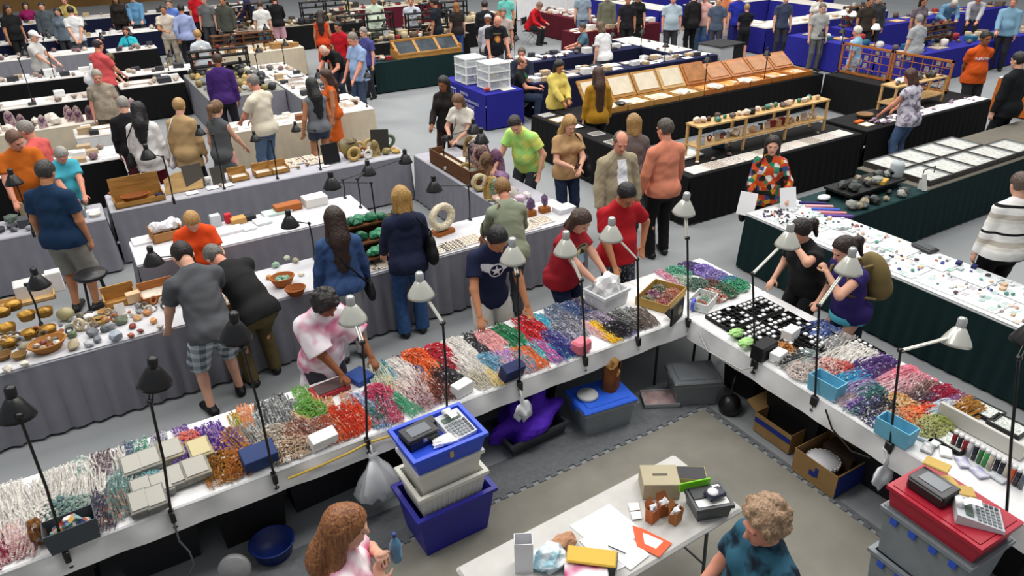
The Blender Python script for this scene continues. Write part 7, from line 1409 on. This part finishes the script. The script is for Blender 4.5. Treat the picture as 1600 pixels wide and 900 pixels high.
# --- far left
for lab,px,py,h,az,tp,bt,hr,sk,kw in [
 ('tall person in black with arms bare at the left edge of the back',10,5,1.82,300,('tee','#17171a'),('trousers','#17171a'),('long','#2a1c16'),'tan',dict(fat=.5)),
 ('seated person in magenta top at the back left',38,3,1.62,280,('long','#8e1c5a'),('trousers','#2a2a30'),('bob','#2a1c18'),'fair',dict(hip=.6,feet=((-.12,.3),(.12,.3)),sex='f')),
 ('person in slate grey jacket beside the magenta top',63,4,1.70,260,('jacket','#4e565c'),('trousers','#33343a'),('short','#2a2624'),'fair',dict()),
 ('person in grey blue jacket next to the slate grey jacket',86,9,1.64,255,('jacket','#6a7682'),('trousers','#33343a'),('bob','#2a2220'),'fair',dict(sex='f')),
 ('person in pale yellow shirt behind the grey jackets',98,-6,1.72,250,('polo','#c8b468'),('trousers','#5a5650'),('short','#4a3028'),'pink',dict(rh=(.1,.36,1.1))),
 ('person in denim blue shirt behind the navy table',206,-10,1.76,260,('shirt','#5a86a8'),('trousers','#33343a'),('short','#3a2c24'),'fair',dict(fat=.5,rh=(.15,.36,1.0),lh=(-.15,.36,1.0))),
 ('dark dressed person left of the denim blue shirt',178,-8,1.68,260,('long','#2a2422'),('trousers','#1c1c20'),('bob','#1c1614'),'tan',dict(sex='f')),
 ('man in pale beige t-shirt with one hand at his chest',253,7,1.76,255,('tee','#d4c8b8'),('trousers','#b8ac98'),('short','#3a3434'),'tan',dict(rh=(.02,.30,1.12,(1,-.3,-.6)))),
 ('man in light blue shirt seen from behind in the back rows',281,6,1.78,80,('long','#98a4cc'),('trousers','#22222a'),('short','#1e1a1a'),'tan',dict(lh=(-.22,-.08,.9))),
 ('person in periwinkle top behind the pale beige t-shirt',262,-2,1.76,250,('long','#5a78c0'),('trousers','#33343a'),('short','#5a4a40'),'fair',dict()),
 ('man in red t-shirt with white print in the back rows',302,-16,1.80,245,('tee','#bc1420'),('trousers','#1c1c20'),('short','#7a6a60'),'pink',dict(fat=.6)),
 ('man in dark olive grey jacket with a shoulder strap',342,-8,1.80,240,('jacket','#4a4c44'),('trousers','#2e2e30'),('short','#2a2220'),'tan',dict()),
 ('person in grey shirt left of the olive grey jacket',324,-8,1.74,240,('tee','#6a6c6c'),('trousers','#3a3a3e'),('short','#9a948c'),'fair',dict()),
 ('man in navy polo shirt and khaki trousers turned left',378,-18,1.82,165,('polo','#221f4c'),('trousers','#9a7c50'),('short','#4a3a30'),'tan',dict(fat=.6,rh=(.05,.34,1.0))),
 ('person in black top and pale pink shorts',425,-9,1.70,75,('long','#141417'),('shorts','#d8a8b4'),('short','#5a3a2c'),'pink',dict(sex='f',rh=(.15,.36,1.05))),
 ('person in white top and blue jeans beside the pink shorts',405,0,1.68,70,('tee','#dcdcd8'),('trousers','#4a7088'),('short','#4a3830'),'fair',dict())]:
    person(lab,px,py,h,az,tp,bt,hr,sk,vox=.016,hp=14,**kw)
# --- centre back
p=person('man in light blue polo shirt with grey hair beside the green table',547,51,1.82,195,('polo','#8ea6cc'),('trousers','#3c4c66'),('short','#8a7e74','#6e645c',22),'pink',hp=26,vox=.012,fat=.55,rh=(.26,.2,.88),lh=(-.2,.3,.92))
person('older man in black shirt with white hair bending over the tables',500,76,1.72,205,('tee','#151518'),('trousers','#2a2e3a'),('balding','#d0c8b8','#b8b0a0',22),'pink',lean=40,hp=26,vox=.013,fat=.5,rh=(.2,.55,.80),lh=(-.2,.5,.84))
for lab,px,py,h,az,tp,bt,hr,sk,kw in [
 ('person in red shirt behind the light blue polo',526,33,1.70,220,('tee','#b81424'),('trousers','#2a2a30'),('short','#1c1a1a'),'tan',dict()),
 ('person in violet blue shirt behind the light blue polo',566,42,1.64,200,('tee','#4a4a88'),('trousers','#2a2a30'),('short','#8a8680'),'fair',dict()),
 ('person in orange top with long dark hair at the white tray table',505,108,1.64,170,('tank','#c85a1c'),('skirt','#c85a1c'),('long','#3a2018'),'tan',dict(sex='f')),
 ('person in orange red dress by the black table',500,16,1.68,60,('tank','#c8401c'),('skirt','#c8401c'),('long','#2a1c18'),'tan',dict(sex='f')),
 ('person in pale mint shirt at the back centre',583,-8,1.78,250,('long','#c4d4c0'),('trousers','#8a9a88'),('short','#4a3028'),'tan',dict(fat=.6)),
 ('person in white patterned shirt behind the glazed case',655,-2,1.72,240,('tee','#c4ccd8'),('trousers','#3a3c44'),('short','#8a6a5a'),'pink',dict()),
 ('man in dark navy t-shirt behind the glazed case',676,-4,1.80,130,('tee','#181c28'),('trousers','#1c1e26'),('short','#1c1a1a'),'tan',dict(rh=(.15,.34,.95))),
 ('person in black jacket with rounded shoulders near the white cap',757,0,1.76,60,('jacket','#1c1e26'),('trousers','#2a2a30'),('short','#2a2422'),'fair',dict()),
 ('person in denim skirt behind the navy t-shirt',706,2,1.62,80,('tee','#2a2422'),('trousers','#3a5a9a'),('bob','#8a5a30'),'fair',dict(sex='f')),
 ('grey-haired person between the white cap and the black t-shirt',786,12,1.72,240,('tee','#b8a8a0'),('trousers','#4a4a50'),('short','#6a6460'),'pink',dict()),
 ('person in aqua top at the far back centre',790,-14,1.70,240,('tee','#68c0b4'),('trousers','#8a8a60'),('short','#1c1a18'),'tan',dict())]:
    person(lab,px,py,h,az,tp,bt,hr,sk,vox=.016,hp=14,**kw)
person('person in white knit cap and pale grey sweater beside the wire cabinet',762,23,1.66,60,('long','#b8b6bc'),('trousers','#6a6a70'),('beanie','#dcdad8'),'brown',hp=18,vox=.013,fat=.4,lh=(-.24,.20,.85),rh=(.22,.2,.9))
p=person('bald man in black t-shirt with a round orange print leaning forward',797,30,1.80,262,('tee','#1b1e24'),('trousers','#6a6c72'),('bald',''),'pink',lean=14,hp=26,vox=.012,fat=.7,lh=(-.24,.3,.86),rh=(.24,.28,.86))
decal(p['top'],p['frame'],[(disc(0,-.05,.075),0,False),(disc(0,-.05,.045),1,False),([(-.10,.06),(.10,.06),(.10,.075),(-.10,.075)],2,False)],[mat('#b8702c',.7),mat('#c8904c',.7),mat('#6a6448',.7)],'shirt_print',p['root'],res=.012)
p=person('man in red long-sleeved shirt seated among the burgundy tables',846,4,1.76,300,('long','#b4141f'),('trousers','#2a2a30'),('short','#8a6a5a','#6a5248',22),'pink',lean=22,hp=18,vox=.014,fat=.6,hip=.55,feet=((-.13,.35),(.13,.35)),rh=(.22,.50,.62),lh=(-.2,.48,.66))
person('man in dark suit and white shirt seated next to the black and green shirt',815,74,1.74,235,('jacket','#23283a'),('trousers','#23283a'),('short','#5a4a40'),'pink',hp=14,vox=.014,fat=.5,hip=.50,feet=((-.13,.38),(.13,.38)),lh=(-.12,.36,.72),rh=(.12,.36,.72))
p=person('seated bald man in black shirt with green sleeve print',827,86,1.74,320,('tee','#151719'),('trousers','#2c3850'),('balding','#6a5040'),'pink',hp=14,vox=.013,fat=.6,hip=.50,feet=((-.13,.38),(.13,.38)),lh=(-.1,.40,.72),rh=(.14,.40,.70))
decal(p['top'],p['frame'],[([(-.16,.0),(-.10,.0),(-.08,.10),(-.15,.11)],0,False),([(-.12,-.08),(-.07,-.06),(-.09,.0),(-.13,-.01)],0,False)],[mat('#1f8a48',.7)],'shirt_print',p['root'],res=.012)
p=person('woman in pale yellow jacket with dark hair looking down',876,94,1.58,275,('jacket','#ddc868'),('trousers','#1c1c20'),('bob','#1c1818'),'tan',hp=26,sex='f',vox=.011,fat=.5,lh=(-.06,.32,1.02,(-1,-.4,-.6)),rh=(.10,.34,1.0,(1,-.4,-.6)))
p=person('woman in mustard top with very long brown hair seen from behind',934,104,1.66,72,('long','#a87a1c'),('trousers','#1a1a1e'),('long','#4a2c1c','#341e14',14),'fair',hp=14,sex='f',vox=.011,fat=.4,topopt=dict(hl=.56,hem=.12))
person('woman in white blouse and grey trousers at the navy tables',940,35,1.68,95,('tee','#e4e4e6'),('trousers','#6a6c74'),('bob','#6a4e38','#523c2c',20),'fair',hp=22,sex='f',vox=.013,fat=.5,lean=10)
person('seated man in teal grey shirt beside the white blouse',920,37,1.72,150,('tee','#4a6a78'),('trousers','#4a4a50'),('short','#4a4440'),'pink',hp=16,vox=.014,fat=.5,hip=.55,feet=((-.13,.36),(.13,.36)),rh=(.15,.4,.75),lh=(-.15,.4,.75))
person('man in pale grey t-shirt and dark trousers standing by the blue tables',1053,-10,1.80,235,('tee','#a8b8c2'),('trousers','#35353a'),('short','#5a4a42'),'pink',hp=10,vox=.014,fat=.7)
person('person in black clothes with a bag next to the pale grey t-shirt',1084,-14,1.78,80,('jacket','#1c1a1c'),('trousers','#141416'),('short','#3a2a24'),'fair',hp=10,vox=.015,fat=.4)
person('person in pink shirt and blue jeans by the royal blue corner',1102,-12,1.72,200,('tee','#d8a8a0'),('trousers','#4a6a86'),('short','#6a4a3a'),'pink',hp=10,vox=.015,fat=.4)
person('person in slate top behind the royal blue corner',1124,-6,1.70,220,('tee','#4a566a'),('trousers','#3a3c44'),('short','#4a3a30'),'fair',hp=10,vox=.015)
person('child in black shirt and shorts with blond hair at the blue tables',1168,5,1.46,60,('tee','#15171a'),('shorts','#17181b'),('short','#a88a5c','#86704a',20),'pink',hp=10,vox=.012,fat=.1,lh=(-.12,.3,1.0),rh=(.12,.3,1.0))
p=person('man in lime green t-shirt with one arm hanging beside the geodes',800,184,1.74,205,('tee',LIMEM),('trousers','#33363c'),('short','#2a2422'),'fair',lean=24,hp=16,hy=20,vox=.010,fat=.75,lh=(-.30,.12,.84),rh=(.26,.42,.9))
p=person('woman in white blouse with brown hair holding a black camera',712,149,1.59,215,('tee','#ded8ce'),('trousers','#232c40'),('bob','#7a5a3a','#5c4430',18),'fair',hp=30,sex='f',vox=.011,fat=.4,lean=8,rh=(.12,.30,1.02,(1,-.5,-.5)),lh=(-.05,.34,1.0,(-1,-.5,-.5)))
c,a=held(p,1,(.0,.06,.0)); r=thing('camera','black camera held against the white blouse','camera',c,a); MB().box((0,0,0),(.13,.05,.09),bev=.012).build('camera_body',mat('#141416',.4),r); MB().lathe([(.034,0),(.036,.06),(.03,.062),(0,.055)],(0,.025,-.005),16,ax=(0,1,0)).build('lens',mat('#1c1c20',.2),r); MB().tube([(-.06,0,.04),(-.09,-.12,.2),(-.04,-.24,.36)],.007,6).build('strap',mat('#1c1c20',.6),r)
person('person in black clothes beside the white blouse by the blue table',691,119,1.66,215,('long','#1c1818'),('trousers','#3a2420'),('bob','#1a1414'),'brown',hp=16,sex='f',vox=.012,fat=.3,rh=(.14,.3,1.0))
p=person('blond woman in tan blouse and jeans looking at her phone',893,182,1.66,262,('polo','#b8946a'),('trousers','#23304a'),('long','#c09a60','#94703c',14),'fair',hp=28,sex='f',vox=.010,fat=.35,topopt=dict(hl=.22),rh=(.06,.30,1.10,(1,-.4,-.6)),lh=(-.04,.33,1.08,(-1,-.4,-.6)))
c,a=held(p,1,(-.03,.08,.03)); MB().box((0,0,0),(.07,.012,.13),bev=.005,tilt=-.7).build('phone',mat('#23242c',.2),None,c,a); tag(COL.objects[-1],'dark phone in the hands of the blond woman in tan','phone')
shoulder_bag(p,'large black tote bag of the blond woman in tan','#17171b',-1,.36,.34,.13,.46)
p=person('older man in cream jacket over a white shirt walking in the aisle',973,206,1.78,262,('jacket','#a89c82'),('trousers','#2a2e3a'),('balding','#6a5a4c','#544840',22),'pink',hp=20,hy=-15,vox=.010,fat=.5,lh=(-.30,.06,.84),rh=(.28,.10,.84))
decal(p['top'],p['frame'],[([(-.06,.15),(.06,.15),(.085,-.40),(-.085,-.40)],0,False)],[mat('#e8eaee',.7)],'white_shirt',p['root'],res=.012,off=.006)
person('person with blond bob and grey brown top at the black table',990,177,1.66,70,('long','#6a605e'),('trousers','#2e2c30'),('bob','#a88450','#866838',20),'fair',hp=14,sex='f',vox=.012,fat=.5)
person('man in salmon shirt and black trousers seen from behind',1039,184,1.80,82,('long','#d8886c'),('trousers','#17171a'),('short','#3e3630','#5a524a',22),'pink',hp=16,hy=15,vox=.010,fat=.55,lh=(-.33,.04,.85),rh=(.30,.16,.88))
p=person('woman in colourful floral blouse carrying white papers',1210,212,1.56,222,('threeq',FLOR),('skirt','#141416'),('bob','#241812','#180f0c',18),'fair',hp=6,sex='f',vox=.010,fat=.45,topopt=dict(hem=.16),lh=(-.28,.22,1.0),rh=(.22,.26,.92))
for i,(k,o_) in enumerate([(0,(-.02,.04,-.02)),(1,(.02,.05,-.06))]):
    c,a=held(p,k,o_); b=MB().box((0,0,0),(.22,.008,.30),tilt=.35); tag(b.build('paper_sheets',mat('#ecedef',.6),None,c,a+(.5 if i==0 else -.3)),'white papers in the %s hand of the floral blouse woman'%('raised' if i==0 else 'lower'),'paper')
shoulder_bag(p,'black shoulder bag behind the floral blouse','#141416',1,.28,.26,.1,.75)
person('woman in lavender print blouse and blue jeans seen from behind',1421,107,1.66,92,('cap',LAVP),('trousers',mat('#4c6488',.9,kind='noise',scale=14)),('bob','#4a2a22','#38201a',20),'pink',hp=22,sex='f',vox=.011,fat=.6,lean=6,rh=(.2,.40,.95),lh=(-.2,.40,.95),topopt=dict(hem=.12))
p=person('man in orange t-shirt with white lettering and hands behind his back',1544,48,1.80,246,('tee','#cc5418'),('trousers','#2a2a2e'),('short','#1a1614'),'brown',hp=8,vox=.011,fat=.6,lh=(-.08,-.20,.92,(-1,-.4,-.2)),rh=(.08,-.20,.92,(1,-.4,-.2)))
def letters():
    # the line of lettering is unreadable in the photograph: eight block-like strokes in white
    out=[]
    for i in range(8):
        x=-.15+i*.038; out.append(([(x,-.02),(x+.012,-.02),(x+.012,.03),(x,.03)],0,False)); out.append(([(x+.012,.018 if i%2 else -.02),(x+.030,.018 if i%2 else -.02),(x+.030,.03 if i%2 else -.008),(x+.012,.03 if i%2 else -.008)],0,False)); out.append(([(x+.02,-.02),(x+.030,-.02),(x+.030,.03),(x+.02,.03)],0,False)) if i%3 else None
    out.append(([(-.14,-.045),(.14,-.045),(.14,-.035),(-.14,-.035)],1,False)); return out
decal(p['top'],p['frame'],letters(),[mat('#e8e4f0',.7),mat('#5a4a9a',.7)],'shirt_lettering',p['root'],res=.009)
person('man in black jacket with a pale back print at the right edge',1594,80,1.84,85,('jacket','#15171b'),('trousers','#17191e'),('short','#1c1a1a'),'fair',hp=12,vox=.012,fat=.6)
p=person('person in black and cream striped sweater at the right edge',1598,268,1.70,60,('long',STRP),('trousers','#141417'),('short','#5a4a40'),'fair',hp=14,vox=.010,fat=.75,sex='f')
shoulder_bag(p,'dark brown bag hanging beside the striped sweater','#2a1c1a',1,.3,.28,.1,.5)
for lab,px,py,h,az,tp,bt,hr,sk,kw in [
 ('older man in light blue shirt at the far right edge',1586,-6,1.82,200,('shirt','#7aa0b8'),('trousers','#23242c'),('short','#8a8a88'),'pink',dict(fat=.6,rh=(.15,.36,1.0))),
 ('person in denim shirt with white hair bending over the far blue table',1494,2,1.74,230,('shirt','#6a94b0'),('trousers','#2a3a5a'),('short','#c8c0b0'),'pink',dict(lean=45,rh=(.15,.5,.85),lh=(-.15,.5,.85))),
 ('person in pale grey cardigan reaching across the far blue table',1530,-4,1.74,210,('long','#b8b8bc'),('trousers','#2a2a30'),('short','#b86a60'),'pink',dict(lean=38,rh=(.15,.5,.8),lh=(-.1,.5,.82))),
 ('seated person in light grey print shirt before the far blue table',1437,22,1.66,80,('tee','#a8acb0'),('trousers','#3c4656'),('short','#8a8884'),'fair',dict(fat=.7)),
 ('seated person in pale blue shirt behind the lattice screens',1340,40,1.60,110,('tee','#8ab4d0'),('trousers','#9ab8d4'),('short','#e0d8d0'),'pink',dict(fat=.3)),
 ('person in white top near the lit lamps',1292,4,1.70,240,('tee','#a8a8a4'),('trousers','#5a5a5c'),('short','#6a625a'),'fair',dict()),
 ('person in dark top between the glowing lamps',1362,-6,1.72,240,('tee','#3a332c'),('trousers','#2a2a2c'),('short','#2a2420'),'tan',dict()),
 ('person in black coat with arms folded at the back right',1376,-10,1.74,240,('jacket','#3a3c40'),('trousers','#2a2a2c'),('short','#3a302a'),'fair',dict()),
 ('person in grey patterned dress at the back right',1446,-6,1.70,250,('tee','#6a6068'),('skirt','#5a5058'),('bob','#2a2020'),'tan',dict(sex='f')),
 ('person in orange cloth skirt at the royal blue corner',1135,-16,1.72,220,('tee','#c87a50'),('trousers','#c8c0b8'),('short','#4a3a30'),'pink',dict()),
 ('person in royal blue shirt at the back of the blue tables',1157,-14,1.76,230,('tee','#2430a0'),('trousers','#23246a'),('short','#8a8680'),'fair',dict()),
 ('person in dark patterned shirt behind the white blue tables',1230,-10,1.74,240,('tee','#3a4258'),('trousers','#33343a'),('short','#2a2624'),'fair',dict()),
 ('person in cream dress by the back blue tables',1285,-12,1.68,240,('tee','#e0dcd0'),('skirt','#e0dcd0'),('bob','#5a3a2a'),'fair',dict(sex='f')),
 ('person in black t-shirt behind the burgundy side table',982,-8,1.74,240,('tee','#1c1a20'),('trousers','#1c1c20'),('short','#2a201c'),'tan',dict()),
 ('person in light jeans at the back of the burgundy tables',915,-18,1.72,240,('tee','#8a9aa8'),('trousers','#5a7aa0'),('short','#4a3a30'),'fair',dict()),
 ('person in khaki green jacket at the far back',960,-14,1.74,230,('jacket','#6a6a58'),('trousers','#4a4a40'),('short','#3a302a'),'fair',dict()),
 ('person in black dress at the very back centre',996,-12,1.70,230,('tee','#151517'),('skirt','#151517'),('bob','#c8a060'),'fair',dict(sex='f'))]:
    person(lab,px,py,h,az,tp,bt,hr,sk,vox=.016,hp=14,**kw)
for l_,x_,y_,r_,h_ in SEATED: chair('folding chair under the '+' '.join(l_.split()[:9]).removesuffix(' the').removesuffix(' and').removesuffix(' a'),x_,y_,r_,h_)
